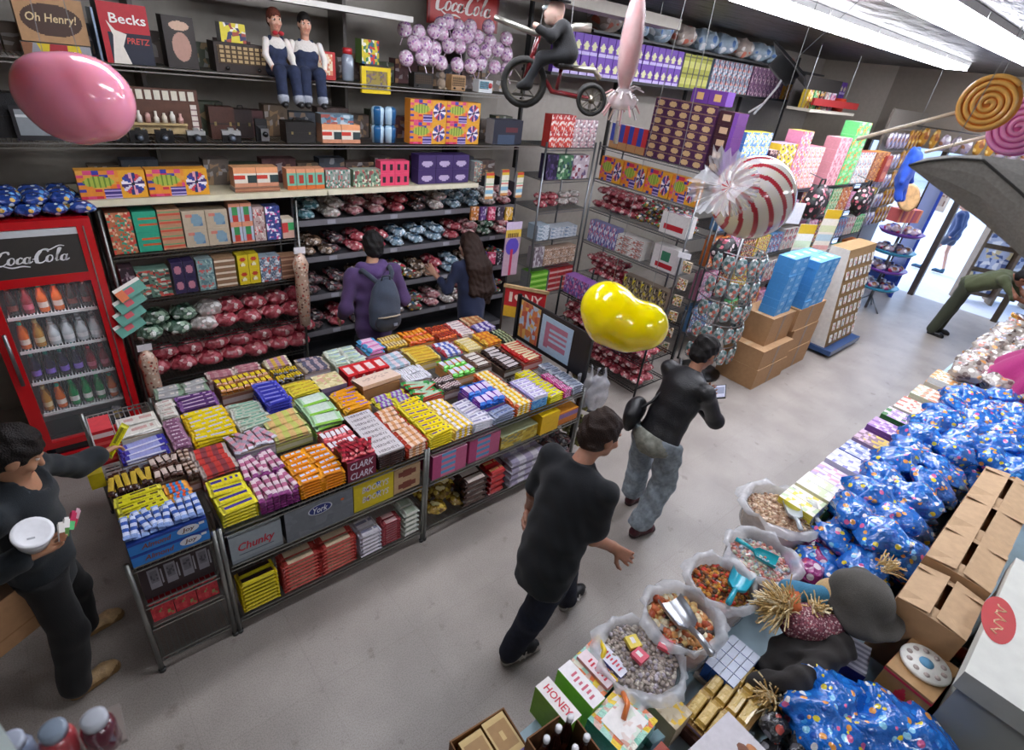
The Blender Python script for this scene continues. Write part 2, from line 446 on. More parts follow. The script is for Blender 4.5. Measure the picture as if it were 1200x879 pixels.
def shirt(J, col, h=.009, g=1., off=.014, sleeve=2., hem=.06, wr=.003, ws=34., belly=1., cuff=.006):
    """sleeve: 0 none, .9 short, 2 to the wrist. hem: how far below the pelvis it reaches"""
    F = Field(h=h, k=.04, wr=wr, ws=ws)
    pe, nk = np.array(J['pelvis']), np.array(J['neck']); up = norm(nk-pe); M = spine_axes(up, np.array(J['shR'])-np.array(J['shL']))
    for t, r in ((0., (.155, .11)), (.25, (.15*belly, .11*belly)), (.5, (.16, .112)), (.75, (.17, .112))):
        F.ell(pe*(1-t)+nk*t, np.array([r[0]*g+off, r[1]*g+off, .15]), M, col)
    F.ell(pe-up*hem*.4, np.array([.15*g+off*.7, .11*g+off*.7, .12+hem*.7]), M, col)
    F.cap(np.array(J['shL']), np.array(J['shR']), .05*g+off*.4, .05*g+off*.4, col)
    F.cap(nk-up*.05, nk+up*.005, .075*g, .062*g, col)
    for sd in 'LR':
        a = [np.array(x) for x in limbs(J, sd)[0]]
        if sleeve <= 0: continue
        if sleeve < 1: F.cap(a[0], a[0]*(1-sleeve)+a[1]*sleeve, .048*g+off*.55, .05*g+off*.8, col)
        else:
            t = sleeve-1; F.cap(a[0], a[1], .048*g+off*.55, .042*g+off*.6, col); F.cap(a[1], a[1]*(1-t)+a[2]*t, .042*g+off*.6, .03*g+off*.6+cuff, col)
    F.cut(pe-up*hem, -up); F.cut(nk+up*.02, up)
    return F
def trousers(J, col, h=.01, g=1., off=.014, wide=(0, 0), wr=.003, ws=26., top=-.06, zcut=0, k=.03):
    F = Field(h=h, k=k, wr=wr, ws=ws)
    pe = np.array(J['pelvis']); up = norm(np.array(J['neck'])-pe); M = spine_axes(up, np.array(J['hpR'])-np.array(J['hpL']))
    F.ell(pe-up*.02, np.array([.15*g+off, .115*g+off, .12]), M, col)
    for sd in 'LR':
        l = [np.array(x) for x in limbs(J, sd)[1]]
        F.chain([l[0], l[1], l[2]], [.085*g+off, .058*g+off+wide[0], .042*g+off+wide[1]], col)
        F.ell(l[0]*.85+pe*.15-M[:, 1]*.03, np.array([.08*g+off, .09*g+off, .1]), M, col)
    F.cut(pe+up*top, up)
    if zcut: F.cut((0, 0, zcut), (0, 0, -1))
    return F
def shoe(J, sd, col, sole, h=.006, L=.25, toe=None, low=False):
    F = Field(h=h, k=.02)
    an = np.array(J['an'+sd]); t = norm(np.array(J['toe'+sd])-np.array(J['heel'+sd])); he = np.array(J['heel'+sd])+t*.04; u = np.array(J.get('su'+sd, (0, 0, 1.)), float)
    a = he+u*.04; b = he+t*(L-.11)+u*.035; c = he+t*(L-.075)+u*.03
    F.cap(a, b, .036, .04, col); F.cap(b, c, .042, .034, col)
    if not low: F.cap(a+u*.01, an*.6+(a+u*.05)*.4, .038, .036, col)
    for p, q in ((he, he+t*(L-.13)), (he+t*(L-.13), he+t*(L-.075))): F.cap(p+u*.014, q+u*.014, .037, .041, sole, .004)
    F.cut(he+u*.001, -u)
    return F
def hair_cap(F, c, M, col, s=1., back=.0, face=True):
    L = lambda x, y, z: c+M @ (np.array([x, y, z])*s)
    F.ell(L(0, -.018, .035), np.array([.088, .106, .105])*s, M, col); F.ell(L(0, -.05, -.02), np.array([.078, .07, .08])*s, M, col)
    if face: F.sub(L(0, .095, -.045), np.array([.1, .085, .105])*s, M)
    for q in (-1, 1): F.sub(L(q*.095, .01, -.03), np.array([.03, .034, .05])*s, M)
# ------------------------------------------------------------------ the people
def person(label, at, group=None): return thing('person', label, 'person', at, 0, group)
A3 = lambda v: np.array(tuple(v), float)
Z3 = lambda x, y, z: A3(at_z(x, y, z))
def fin(root, off, **fs):
    for k, (F, mt) in fs.items(): F.build(k.rstrip('_0123456789'), mt, root, off)

# --- woman in black choosing bars at the table's end, leaning over it
off = V3(-.33, 2.7, 0)
J = dict(pelvis=V3(-.36, 2.70, .86), neck=V3(-.33, 2.70, 1.35), head=V3(-.30, 2.70, 1.475), HM=axes((.9, .0, -.6), (.6, 0, .9)),
         shL=V3(-.27, 2.86, 1.29), elL=V3(-.13, 3.03, 1.09), wrL=Z3(113, 535, 1.08), shR=V3(-.42, 2.54, 1.28), elR=V3(-.66, 2.46, 1.06), wrR=Z3(28, 655, 1.14),
         hpL=V3(-.36, 2.79, .84), knL=V3(-.31, 2.86, .45), anL=V3(-.34, 2.92, .09), hpR=V3(-.37, 2.61, .84), knR=V3(-.36, 2.56, .45), anR=V3(-.42, 2.54, .09),
         heelL=V3(-.40, 2.90, 0), toeL=V3(-.17, 2.95, 0), heelR=V3(-.47, 2.53, 0), toeR=V3(-.22, 2.61, 0))
hdR = norm(Z3(88, 624, 1.17)-J['wrR']); hdL = norm(Z3(140, 520, 1.06)-J['wrL'])
SK1 = '#b98a6c'
p = person('woman in black blouse and trousers holding a white lidded tub', off)
F = body(J, SK1, h=.0062, g=.88, hands={'R': (hdR, (0, -.2, 1), -1, .28, .95, .3), 'L': (hdL, (.3, -.3, -.9), 1, .5, .95, .5)}, hs=.98)
F.build('body', 'skin', p, off)
F = shirt(J, '#1a2126', g=.86, off=.022, sleeve=1.92, hem=.2, wr=.005, belly=1.12, cuff=.02); F.sub(J['neck']+V3(.07, 0, .0), np.array([.09, .085, .085])); F.build('blouse', 'cloth', p, off)
trousers(J, '#0b0b0d', g=.86, wide=(.015, .022), top=-.03).build('trousers', 'cloth', p, off)
F = Field(h=.008, k=.03, wr=.005, ws=70); HC = '#17110f'; hair_cap(F, J['head'], J['HM'], HC, 1.0)
F.ell(J['head']+J['HM'] @ V3(0, -.115, -.02), np.array([.05, .045, .045]), None, HC); F.build('hair', 'hair', p, off)
for s_ in 'LR':
    F = shoe(J, s_, '#c2a173', '#8a6a40', L=.25, low=True)
    F.build('shoe', 'leather', p, off)
    F = Field(h=.008, k=.01); F.cap(J['an'+s_]+V3(0, 0, .05), J['heel'+s_]+V3(.06, 0, .05), .034, .036, '#b08a6e')
mb = MB()  # tub with a lid on the palm
mb.lathe([(.05, 0), (.056, .004), (.066, .085)], '#cfd2d6', 24); mb.lathe([(.069, .082), (.072, .084), (.072, .094), (.069, .098), (.058, .096), (.0, .095)], '#f2f3f6', 28)
mb.box(-.02, -.03, .0955, .006, -.022, .0962, '#b4b8bd')
tubp = (J['wrR']+hdR*.055+V3(-.01, .03, .03))
o = put(mb.mesh('lidded_tub', 'plastic'), 'lidded_tub', 'round plastic tub with white lid held by the woman in black', 'tub', tuple(tubp), 0)
o.rotation_euler = (R(24), R(10), 0)
ft = J['wrR']+hdR*.16
for k, (c1, c2, dx) in enumerate((('#e8e4dc', '#7d4a2c', -.035), ('#ece8e2', '#54803e', -.012), ('#c2335a', '#5fc87a', .022), ('#c8a0a8', '#b02848', .036))):
    mb = MB(); mb.box(-.011, -.006, 0, .011, .006, .075, c1, front=P_band(c1, [(.0, .45, c2)])); mb.box(-.009, -.001, .075, .009, .001, .083, c1)
    o = put(mb.mesh('candy_stick', 'gloss'), 'candy_stick', ('cream and brown', 'cream and green', 'red and mint green', 'pink and crimson')[k]+' wrapped candy held in the woman’s fingers', 'candy', tuple(ft+V3(dx*.6, dx, .012)+(V3(0, 0, .0))), 0)
    o.rotation_euler = (R(-30), R(25+k*9), R(20))
HELD = (J['wrL'].copy(), hdL.copy())
mb = MB()  # brown paper bag hanging from her forearm
mb.box(-.13, -.07, 0, .13, .07, .3, '#b58a62', front=P_band('#b68b63', [(.28, .31, '#a37850'), (.62, .64, '#a67b54')]), back='#aa7f58', res=(1, 30)); mb.box(-.125, -.065, .3, .125, .065, .302, '#5d4430')
for q in (-1, 1): mb.tube([(-.05, q*.06, .3), (-.045, q*.05, .37), (0, q*.03, .4), (.045, q*.05, .37), (.05, q*.06, .3)], .004, '#a97f57')
o = put(mb.mesh('paper_bag', 'kraft'), 'paper_bag', 'brown paper shopping bag hanging from the arm of the woman in black', 'bag', tuple(Z3(12, 745, .52)), R(20)); o.rotation_euler = (R(3), R(-8), R(24))

# --- man in black T-shirt striding up the aisle
off = V3(1.75, 1.3, 0)
J = dict(pelvis=V3(1.68, 1.27, .92), neck=V3(1.83, 1.31, 1.46), head=V3(1.945, 1.305, 1.605), HM=axes((1, -.32, -.3), (.25, 0, .97)),
         shL=V3(1.81, 1.49, 1.40), elL=Z3(626, 578, 1.13), wrL=Z3(621, 594, .9), shR=V3(1.83, 1.12, 1.4), elR=Z3(694, 630, 1.1), wrR=Z3(718, 641, .98),
         hpL=V3(1.68, 1.36, .9), knL=V3(2.0, 1.37, .5), anL=V3(2.14, 1.39, .1), hpR=V3(1.68, 1.18, .9), knR=V3(1.63, 1.25, .47), anR=V3(1.57, 1.32, .1),
         heelL=V3(2.08, 1.39, .01), toeL=V3(2.35, 1.42, .0), heelR=V3(1.52, 1.335, 0), toeR=V3(1.8, 1.29, 0))
SK2 = '#b07f68'
p = person('man in black T-shirt and dark jeans striding along the aisle', off)
hR = norm(Z3(737, 654, .93)-J['wrR']); hL = norm(Z3(612, 618, .84)-J['wrL'])
body(J, SK2, h=.0068, hands={'R': (hR, (-.3, .9, .2), -1, .6, 1., .5), 'L': (hL, (.4, -.8, .2), 1, .55, 1., .5)}).build('body', 'skin', p, off)
shirt(J, '#101318', g=1.02, off=.02, sleeve=.82, hem=.2, wr=.005, belly=1.05).build('shirt', 'cloth', p, off)
trousers(J, '#161c2e', wide=(.01, .012), top=-.13).build('trousers', 'denim', p, off)
F = Field(h=.007, k=.02, wr=.006, ws=75); hair_cap(F, J['head'], J['HM'], '#2a1b14', 1.02); F.build('hair', 'hair', p, off)
for s_ in 'LR':
    o = shoe(J, s_, '#121214', '#c9c5bd', L=.28).build('shoe', 'leather', p, off)
    mb = MB(); a = J['heel'+s_]; t = norm(J['toe'+s_]-a); n = V3(t[1], -t[0], 0)
    mb.text('N', a+t*.125+n*.05+V3(0, 0, .06)-off, t, V3(-n[0]*.25, -n[1]*.25, 1), .055, .045, '#d9d6cf', .25, .002, thick=.004); mb.build('logo', 'leather', o)

# --- person in leather jacket looking at a phone
off = V3(3.2, 1.62, 0)
J = dict(pelvis=V3(3.22, 1.66, .88), neck=V3(3.44, 1.66, 1.365), head=V3(3.545, 1.675, 1.49), HM=axes((.85, -.2, -.6), (.55, 0, .85)),
         shL=V3(3.42, 1.84, 1.31), elL=V3(3.56, 1.86, 1.04), wrL=Z3(833, 466, 1.06), shR=V3(3.34, 1.47, 1.31), elR=V3(3.54, 1.42, 1.03), wrR=Z3(824, 478, 1.05),
         hpL=V3(3.22, 1.78, .86), knL=V3(3.36, 1.82, .46), anL=V3(3.34, 1.8, .1), hpR=V3(3.22, 1.55, .86), knR=V3(3.27, 1.53, .46), anR=V3(3.1, 1.53, .12),
         heelL=V3(3.29, 1.8, .0), toeL=V3(3.55, 1.78, .0), heelR=V3(3.02, 1.54, .012), toeR=V3(3.27, 1.49, .0))
SK3 = '#a3735a'
p = person('person in black leather jacket and baggy pale jeans looking at a phone in the aisle', off)
ph = Z3(838, 463, 1.12)
hR = norm(ph-J['wrR']); hL = norm(ph+V3(0, .03, -.01)-J['wrL'])
body(J, SK3, h=.0072, g=.92, hands={'R': (hR, (.2, .4, .8), -1, .5, .9, .4), 'L': (hL, (.2, -.4, .8), 1, .5, .9, .4)}, hs=.98).build('body', 'skin', p, off)
shirt(J, '#17171a', g=.95, off=.026, sleeve=1.95, hem=.08, wr=.003, ws=20, cuff=.01).build('jacket', 'leather', p, off)
F = trousers(J, '#8d979e', g=.95, off=.02, wide=(.022, .03), wr=.008, ws=34, zcut=.12, k=.015, top=.0); F.ell(J['pelvis']+V3(-.07, 0, -.03), np.array([.11, .16, .12]), None, '#8a8b80'); F.build('jeans', 'denim', p, off)
F = Field(h=.007, k=.02, wr=.006, ws=75); hair_cap(F, J['head'], J['HM'], '#14100f', 1.0); F.ell(J['head']+J['HM'] @ V3(0, -.1, .06), np.array([.045]*3), None, '#14100f'); F.build('hair', 'hair', p, off)
mb = MB(); H = lambda x, y, z: J['head']+J['HM'] @ V3(x, y, z)-off
for q in (-1, 1):
    mb.tube([H(q*.032+.02*math.cos(a), .098, .006+.017*math.sin(a)) for a in np.linspace(0, 2*PI, 13)], .0025, '#0c0c0e', 5, caps=False); mb.tube([H(q*.052, .096, .012), H(q*.082, .07, .012), H(q*.086, 0, .008)], .0025, '#0c0c0e', 5)
mb.tube([H(-.012, .099, .01), H(.012, .099, .01)], .0025, '#0c0c0e', 5); mb.build('glasses', 'plastic', p)
for s_ in 'LR': shoe(J, s_, '#4a1a24', '#2a1014', L=.26).build('shoe', 'leather', p, off)
mb = MB(); mb.box(-.04, -.078, -.005, .04, .078, .004, '#15151a'); mb.box(-.035, -.07, .004, .035, .07, .0045, '#cfd4e4'); mb.box(-.03, -.03, .0045, .03, .05, .0048, '#8f97ad')
o = put(mb.mesh('phone', 'plastic'), 'phone', 'mobile phone with a lit pale screen held by the person in leather', 'phone', tuple(ph+V3(.05, -.005, .018))); o.rotation_euler = (R(6), R(-24), R(-62)); o.scale = (1.15, 1.2, 1)
F = Field(h=.01, k=.05, wr=.004); F.ell((0, 0, 0), np.array([.17, .06, .13]), None, '#121214'); F.ell((0, -.01, .05), np.array([.16, .065, .08]), None, '#141416')
mb = MB(); F.mesh(mb); o = mb.build('shoulder_bag', 'leather'); o.location = tuple(V3(3.16, 1.885, .95)); o.rotation_euler = (0, R(10), R(20)); tag(o, 'black shoulder bag slung behind the person in leather jacket', 'bag')
mb = MB(); mb.tube([Vector(tuple(q)) for q in (V3(-.1, -.02, .06), V3(-.02, -.11, .16), V3(.06, -.17, .3), V3(.17, -.2, .43), V3(.27, -.17, .46))], .012, '#101012', 6); mb.build('strap', 'leather', o)

# --- young man in purple hoodie at the bag shelves
off = V3(2.2, 4.2, 0)
J = dict(pelvis=V3(2.2, 4.2, .93), neck=V3(2.22, 4.27, 1.47), head=V3(2.27, 4.34, 1.61), HM=axes((.25, 1, -.12), (0, .15, 1)),
         shL=V3(2.02, 4.25, 1.4), elL=V3(1.93, 4.2, 1.12), wrL=V3(1.98, 4.38, .98), shR=V3(2.42, 4.24, 1.4), elR=V3(2.5, 4.18, 1.12), wrR=V3(2.45, 4.38, .98),
         hpL=V3(2.11, 4.2, .9), knL=V3(2.1, 4.23, .48), anL=V3(2.1, 4.2, .1), hpR=V3(2.29, 4.2, .9), knR=V3(2.3, 4.23, .48), anR=V3(2.31, 4.2, .1),
         heelL=V3(2.1, 4.13, 0), toeL=V3(2.09, 4.4, 0), heelR=V3(2.31, 4.13, 0), toeR=V3(2.33, 4.4, 0))
p = person('person in purple hoodie wearing a slate backpack, facing the shelves of bagged candy', off)
body(J, '#b08468', h=.009, hands={'L': ((0, .8, -.5), (.8, 0, -.5), 1), 'R': ((0, .8, -.5), (-.8, 0, -.5), -1)}).build('body', 'skin', p, off)
F = shirt(J, '#4b3560', h=.011, g=1., off=.026, sleeve=1.95, hem=.16, wr=.005)
F.build('hoodie', 'cloth', p, off)
F = Field(h=.009, k=.04, wr=.003); n_ = J['neck']
for a, b in (((-.1, .0, -.02), (0, -.09, -.05)), ((0, -.09, -.05), (.1, 0, -.02)), ((-.06, -.06, -.04), (.06, -.06, -.04)), ((-.1, 0, -.02), (-.06, .07, -.06)), ((.1, 0, -.02), (.06, .07, -.06))): F.cap(n_+V3(*a), n_+V3(*b), .045, .05, '#51396a')
F.build('hood', 'cloth', p, off)
trousers(J, '#16171c', h=.014, top=-.11).build('trousers', 'denim', p, off)
F = Field(h=.009, k=.02, wr=.006, ws=75); hair_cap(F, J['head'], J['HM'], '#100e0e', 1.03); F.build('hair', 'hair', p, off)
for s_ in 'LR': shoe(J, s_, '#222226', '#888', h=.009).build('shoe', 'leather', p, off)
off2 = V3(2.2, 4.0, 1.0); bp_ = thing('backpack', 'slate grey backpack with a pale zip on the purple hoodie', 'backpack', tuple(off2), R(-2))
F = Field(h=.01, k=.06, wr=.003)
for z, w, d in ((.04, .14, .085), (.14, .15, .085), (.25, .135, .075), (.34, .1, .055)): F.ell((0, 0, z), np.array([w, d, .11]), None, '#3d4656')
F.build('main_compartment', 'cloth', bp_, (0, 0, 0))
F = Field(h=.009, k=.04, wr=.002); F.ell((0, -.07, .06), np.array([.125, .045, .1]), None, '#272d38'); F.build('front_pocket', 'cloth', bp_, (0, 0, 0))
mb = MB(); mb.tube([(-.105, -.085, .115), (-.05, -.115, .125), (.05, -.115, .125), (.105, -.085, .115)], .006, '#b9aa94', 6); mb.build('zip', 'cloth', bp_)
mb = MB(); mb.box(.03, -.121, .03, .065, -.114, .055, '#7b8290'); mb.build('patch', 'cloth', bp_)
mb = MB(); mb.tube([(-.04, -.02, .43), (-.035, -.03, .47), (.035, -.03, .47), (.04, -.02, .43)], .008, '#2e3542'); mb.build('handle', 'cloth', bp_)
for q in (-1, 1): mb = MB(); mb.tube([(q*.06, .02, .4), (q*.11, .08, .45), (q*.13, .16, .47), (q*.135, .25, .4)], .022, '#333b49', 8); mb.build('shoulder_strap', 'cloth', bp_)

# --- young woman with long hair next to the hoodie
off = V3(3.34, 4.25, 0)
J = dict(pelvis=V3(3.34, 4.22, .86), neck=V3(3.36, 4.3, 1.36), head=V3(3.36, 4.37, 1.49), HM=axes((-.35, 1, -.25), (0, .25, 1)),
         shL=V3(3.19, 4.31, 1.3), elL=V3(3.1, 4.33, 1.06), wrL=V3(3.07, 4.5, 1.16), shR=V3(3.53, 4.27, 1.3), elR=V3(3.58, 4.2, 1.05), wrR=V3(3.52, 4.36, .95),
         hpL=V3(3.26, 4.22, .84), knL=V3(3.26, 4.26, .45), anL=V3(3.26, 4.22, .09), hpR=V3(3.42, 4.22, .84), knR=V3(3.42, 4.26, .45), anR=V3(3.42, 4.22, .09),
         heelL=V3(3.26, 4.16, 0), toeL=V3(3.24, 4.4, 0), heelR=V3(3.42, 4.16, 0), toeR=V3(3.44, 4.4, 0))
p = person('woman with long brown hair and navy top reaching to the candy shelf', off)
body(J, '#bb8f78', h=.009, g=.85, hands={'L': ((-.2, .8, .5), (.7, .3, -.3), 1), 'R': ((0, .8, -.5), (-.8, 0, -.5), -1)}).build('body', 'skin', p, off)
shirt(J, '#1a2340', h=.011, g=.86, off=.02, sleeve=1.6, hem=.2, wr=.004).build('top', 'cloth', p, off)
trousers(J, '#15161c', h=.014, g=.85, top=-.15).build('trousers', 'denim', p, off)
F = Field(h=.009, k=.05, wr=.004, ws=70); HC = '#2b1a12'; hair_cap(F, J['head'], J['HM'], HC, 1.02, face=True)
for x in (-.06, -.02, .02, .06): F.chain([J['head']+V3(x, -.06, .0), J['neck']+V3(x*1.6+.03, -.1, -.05), J['neck']+V3(x*1.9+.06, -.13, -.3), J['neck']+V3(x*1.5+.09, -.12, -.46)], [.055, .05, .045, .018], HC)
F.build('hair', 'hair', p, off)
for s_ in 'LR': shoe(J, s_, '#2a2526', '#555', h=.009, L=.24).build('shoe', 'leather', p, off)

# --- man in olive bending over the counter by the door
off = V3(11.3, 1.45, 0)
J = dict(pelvis=V3(11.2, 1.4, .93), neck=V3(11.2, .98, 1.2), head=V3(11.22, .85, 1.22), HM=axes((.1, -.8, -.6), (0, -.6, .8)),
         shL=V3(11.4, 1.03, 1.16), elL=V3(11.45, .8, .98), wrL=V3(11.3, .68, .93), shR=V3(11.0, 1.03, 1.16), elR=V3(10.95, .8, .98), wrR=V3(11.06, .68, .93),
         hpL=V3(11.3, 1.42, .9), knL=V3(11.32, 1.48, .48), anL=V3(11.35, 1.52, .1), hpR=V3(11.1, 1.42, .9), knR=V3(11.12, 1.48, .48), anR=V3(11.1, 1.55, .1),
         heelL=V3(11.35, 1.58, 0), toeL=V3(11.36, 1.32, 0), heelR=V3(11.1, 1.6, 0), toeR=V3(11.1, 1.34, 0))
p = person('man in olive clothes bending over the goods beside the doorway', off)
body(J, '#8a5c48', h=.011, hands={'L': ((-.2, -.6, -.4), (0, 0, -1), 1), 'R': ((.2, -.6, -.4), (0, 0, -1), -1)}).build('body', 'skin', p, off)
shirt(J, '#4a5136', h=.014, g=1.05, off=.026, sleeve=1.95, hem=.1, wr=.006).build('shirt', 'cloth', p, off)
trousers(J, '#34392a', h=.015, wide=(.02, .025), top=-.03).build('trousers', 'cloth', p, off)
F = Field(h=.011, k=.02); hair_cap(F, J['head'], J['HM'], '#141212', 1.04); F.build('hair', 'hair', p, off)
for s_ in 'LR': shoe(J, s_, '#101012', '#101012', h=.01).build('shoe', 'leather', p, off)

# --- walker out on the pavement
off = V3(15.95, 2.68, 0)
J = dict(pelvis=V3(15.95, 2.75, .9), neck=V3(15.97, 2.78, 1.4), head=V3(15.97, 2.82, 1.55), HM=axes((0, 1, 0), (0, 0, 1)),
         shL=V3(15.78, 2.78, 1.34), elL=V3(15.76, 2.7, 1.08), wrL=V3(15.76, 2.76, .85), shR=V3(16.15, 2.78, 1.34), elR=V3(16.2, 2.7, 1.08), wrR=V3(16.2, 2.74, .85),
         hpL=V3(15.87, 2.75, .88), knL=V3(15.87, 2.95, .5), anL=V3(15.87, 3.0, .1), hpR=V3(16.03, 2.75, .88), knR=V3(16.0, 2.72, .48), anR=V3(16.0, 2.62, .1),
         heelL=V3(15.87, 2.98, 0), toeL=V3(15.87, 3.22, 0), heelR=V3(16.0, 2.58, 0), toeR=V3(16.0, 2.82, 0))
p = person('person in dark blue top and shorts walking past outside the doorway', off)
body(J, '#c59a86', h=.013, hands={}).build('body', 'skin', p, off)
shirt(J, '#22355e', h=.016, off=.024, sleeve=1.8, hem=.12).build('top', 'cloth', p, off)
F = Field(h=.016, k=.05)
for s_ in 'LR': F.cap(J['hp'+s_], J['hp'+s_]*.55+J['kn'+s_]*.45, .1, .085, '#3a4256')
F.ell(J['pelvis'], np.array([.17, .13, .12]), None, '#3a4256'); F.build('shorts', 'cloth', p, off)
F = Field(h=.013, k=.02); hair_cap(F, J['head'], J['HM'], '#3a281c', 1.04); F.build('hair', 'hair', p, off)
for s_ in 'LR': shoe(J, s_, '#27506a', '#334', h=.011).build('shoe', 'cloth', p, off)
# ------------------------------------------------------------------ the room
def floor_mat():
    m = bpy.data.materials.new('speckled_vinyl'); m.use_nodes = True; nt = m.node_tree; N = nt.nodes; L = nt.links; b = N['Principled BSDF']
    tc = N.new('ShaderNodeTexCoord')
    def noise(sc, det=2): n = N.new('ShaderNodeTexNoise'); n.inputs['Scale'].default_value = sc; n.inputs['Detail'].default_value = det; L.new(tc.outputs['Object'], n.inputs['Vector']); return n
    def ramp(n, a, ca, bb, cb): r = N.new('ShaderNodeValToRGB'); e = r.color_ramp.elements; e[0].position = a; e[0].color = C(ca); e[1].position = bb; e[1].color = C(cb); L.new(n.outputs['Fac'], r.inputs['Fac']); return r
    def mix(a, bq, f, mode='MULTIPLY'): x = N.new('ShaderNodeMix'); x.data_type = 'RGBA'; x.blend_type = mode; x.inputs['Factor'].default_value = f; L.new(a, x.inputs['A']); L.new(bq, x.inputs['B']); return x.outputs['Result']
    base = ramp(noise(2.2, 5), .35, '#9b938c', .65, '#aca49c')
    speck = ramp(noise(140, 2), .38, '#8d8681', .56, '#ffffff')
    dirt = ramp(noise(9, 6), .27, '#a8a29d', .36, '#ffffff')
    br = N.new('ShaderNodeTexBrick'); br.offset = 0; br.inputs['Scale'].default_value = 1; br.inputs['Brick Width'].default_value = .61; br.inputs['Row Height'].default_value = .61
    br.inputs['Mortar Size'].default_value = .003; br.inputs['Color1'].default_value = (1, 1, 1, 1); br.inputs['Color2'].default_value = (.95, .94, .93, 1); br.inputs['Mortar'].default_value = (.86, .85, .84, 1)
    L.new(tc.outputs['Object'], br.inputs['Vector'])
    o = mix(base.outputs['Color'], speck.outputs['Color'], .3); o = mix(o, dirt.outputs['Color'], .45); o = mix(o, br.outputs['Color'], .7)
    L.new(o, b.inputs['Base Color']); b.inputs['Roughness'].default_value = .38; b.inputs['Specular IOR Level'].default_value = .4
    MATS['floor'] = m
floor_mat()
def ceil_mat():
    m = bpy.data.materials.new('pressed_tin'); m.use_nodes = True; nt = m.node_tree; N = nt.nodes; L = nt.links; b = N['Principled BSDF']
    tc = N.new('ShaderNodeTexCoord'); mp = N.new('ShaderNodeMapping'); mp.inputs['Scale'].default_value = (1, 3, 1); L.new(tc.outputs['Object'], mp.inputs['Vector'])
    n = N.new('ShaderNodeTexNoise'); n.inputs['Scale'].default_value = 2.5; n.inputs['Detail'].default_value = 5; L.new(mp.outputs['Vector'], n.inputs['Vector'])
    r = N.new('ShaderNodeValToRGB'); r.color_ramp.elements[0].color = C('#2a2522'); r.color_ramp.elements[1].color = C('#544d49'); L.new(n.outputs['Fac'], r.inputs['Fac']); L.new(r.outputs['Color'], b.inputs['Base Color'])
    bp = N.new('ShaderNodeBump'); bp.inputs['Strength'].default_value = .7; bp.inputs['Distance'].default_value = .08; L.new(n.outputs['Fac'], bp.inputs['Height']); L.new(bp.outputs['Normal'], b.inputs['Normal'])
    b.inputs['Roughness'].default_value = .4; b.inputs['Metallic'].default_value = .15; MATS['tin'] = m
ceil_mat()
X0, X1, Y0, Y1, ZC = -2.3, 13.2, -2.3, 5.75, 3.9
def slab(name, x0, y0, z0, x1, y1, z1, col, mt='paint'):
    mb = MB(); mb.box(x0, y0, z0, x1, y1, z1, col); return struct(mb.build(name, mt))
slab('floor', X0, Y0, -.06, X1+.12, Y1, 0, '#aaa', 'floor')
slab('ceiling', X0, Y0, ZC, X1+.12, Y1, ZC+.08, '#777', 'tin')
slab('wall_back', X0, Y1, 0, X1, Y1+.1, ZC, '#a39c92'); slab('wall_front', X0, Y0-.1, 0, X1, Y0, ZC, '#8a857e'); slab('wall_side', X0-.1, Y0, 0, X0, Y1, ZC, '#8d8880')
# street end: wall with the doorway and a shop window beside it
slab('wall_street', X1, 4.35, 0, X1+.12, Y1, ZC, '#b0a698'); slab('trim_1', X1, -2.3, 2.62, X1+.12, 4.35, ZC, '#8a8074'); slab('trim_2', X1, Y0, 0, X1+.12, .35, 2.62, '#5a5148')
for k, (y, w) in enumerate(((2.42, .1), (2.98, .08), (4.3, .08), (1.0, .1), (.36, .08))): slab('trim_%d' % (k+3), X1-.02, y, 0, X1+.1, y+w, 2.62, '#3f352a', 'wood')
slab('trim_9', X1-.01, 3.06, 0, X1+.1, 4.3, .5, '#2f4a8c')
mb = MB(); mb.box(X1+.03, 3.06, .5, X1+.04, 4.3, 2.62, '#e8eef6'); struct(mb.build('window_1', 'glass'))
slab('street', X1+.12, -14, -.1, 45, 25, -.03, '#c9ccd6'); bpy.data.objects['street'].name = 'pavement_outside'
slab('wall_across', 34, -14, -.03, 35, 25, 9, '#b9c0d0')
for k, (y, w, c) in enumerate(((3.5, 2.2, '#8f9db8'), (7, 3, '#a9b2c4'), (-1, 2.4, '#98a4ba'))): slab('trim_%d' % (k+10), 33.85, y, .3, 34, y+w, 2.6, c)
# blue door leaf folded back against the frame
d = thing('door_leaf', 'blue shop door standing open beside the doorway', 'door', (12.8, 2.78, 0), R(28))
mb = MB(); mb.box(-.42, 0, .02, .42, .05, 2.1, '#2440a0'); mb.build('panel', 'paint', d); mb = MB(); mb.box(-.3, -.004, .9, .3, 0, 1.95, '#c8d4e8'); mb.build('pane', 'plastic', d); mb = MB(); mb.tube([(.33, -.03, .95), (.33, -.03, 1.25)], .012, '#aaa'); mb.build('handle', 'chrome', d)
mb = MB(); mb.box(-.17, -.006, 0, .17, .006, .46, '#d8cdbd', front=P_panel('#e2d8c8', '#c9b8a6', '#8a6a5a', .15, .85, .2, .75, 4), res=(14, 14))
put(mb.mesh('poster', 'card'), 'notice_sign', 'cream notice taped between the dark door posts', 'poster', (X1-.05, 2.76, 1.62), R(-90))
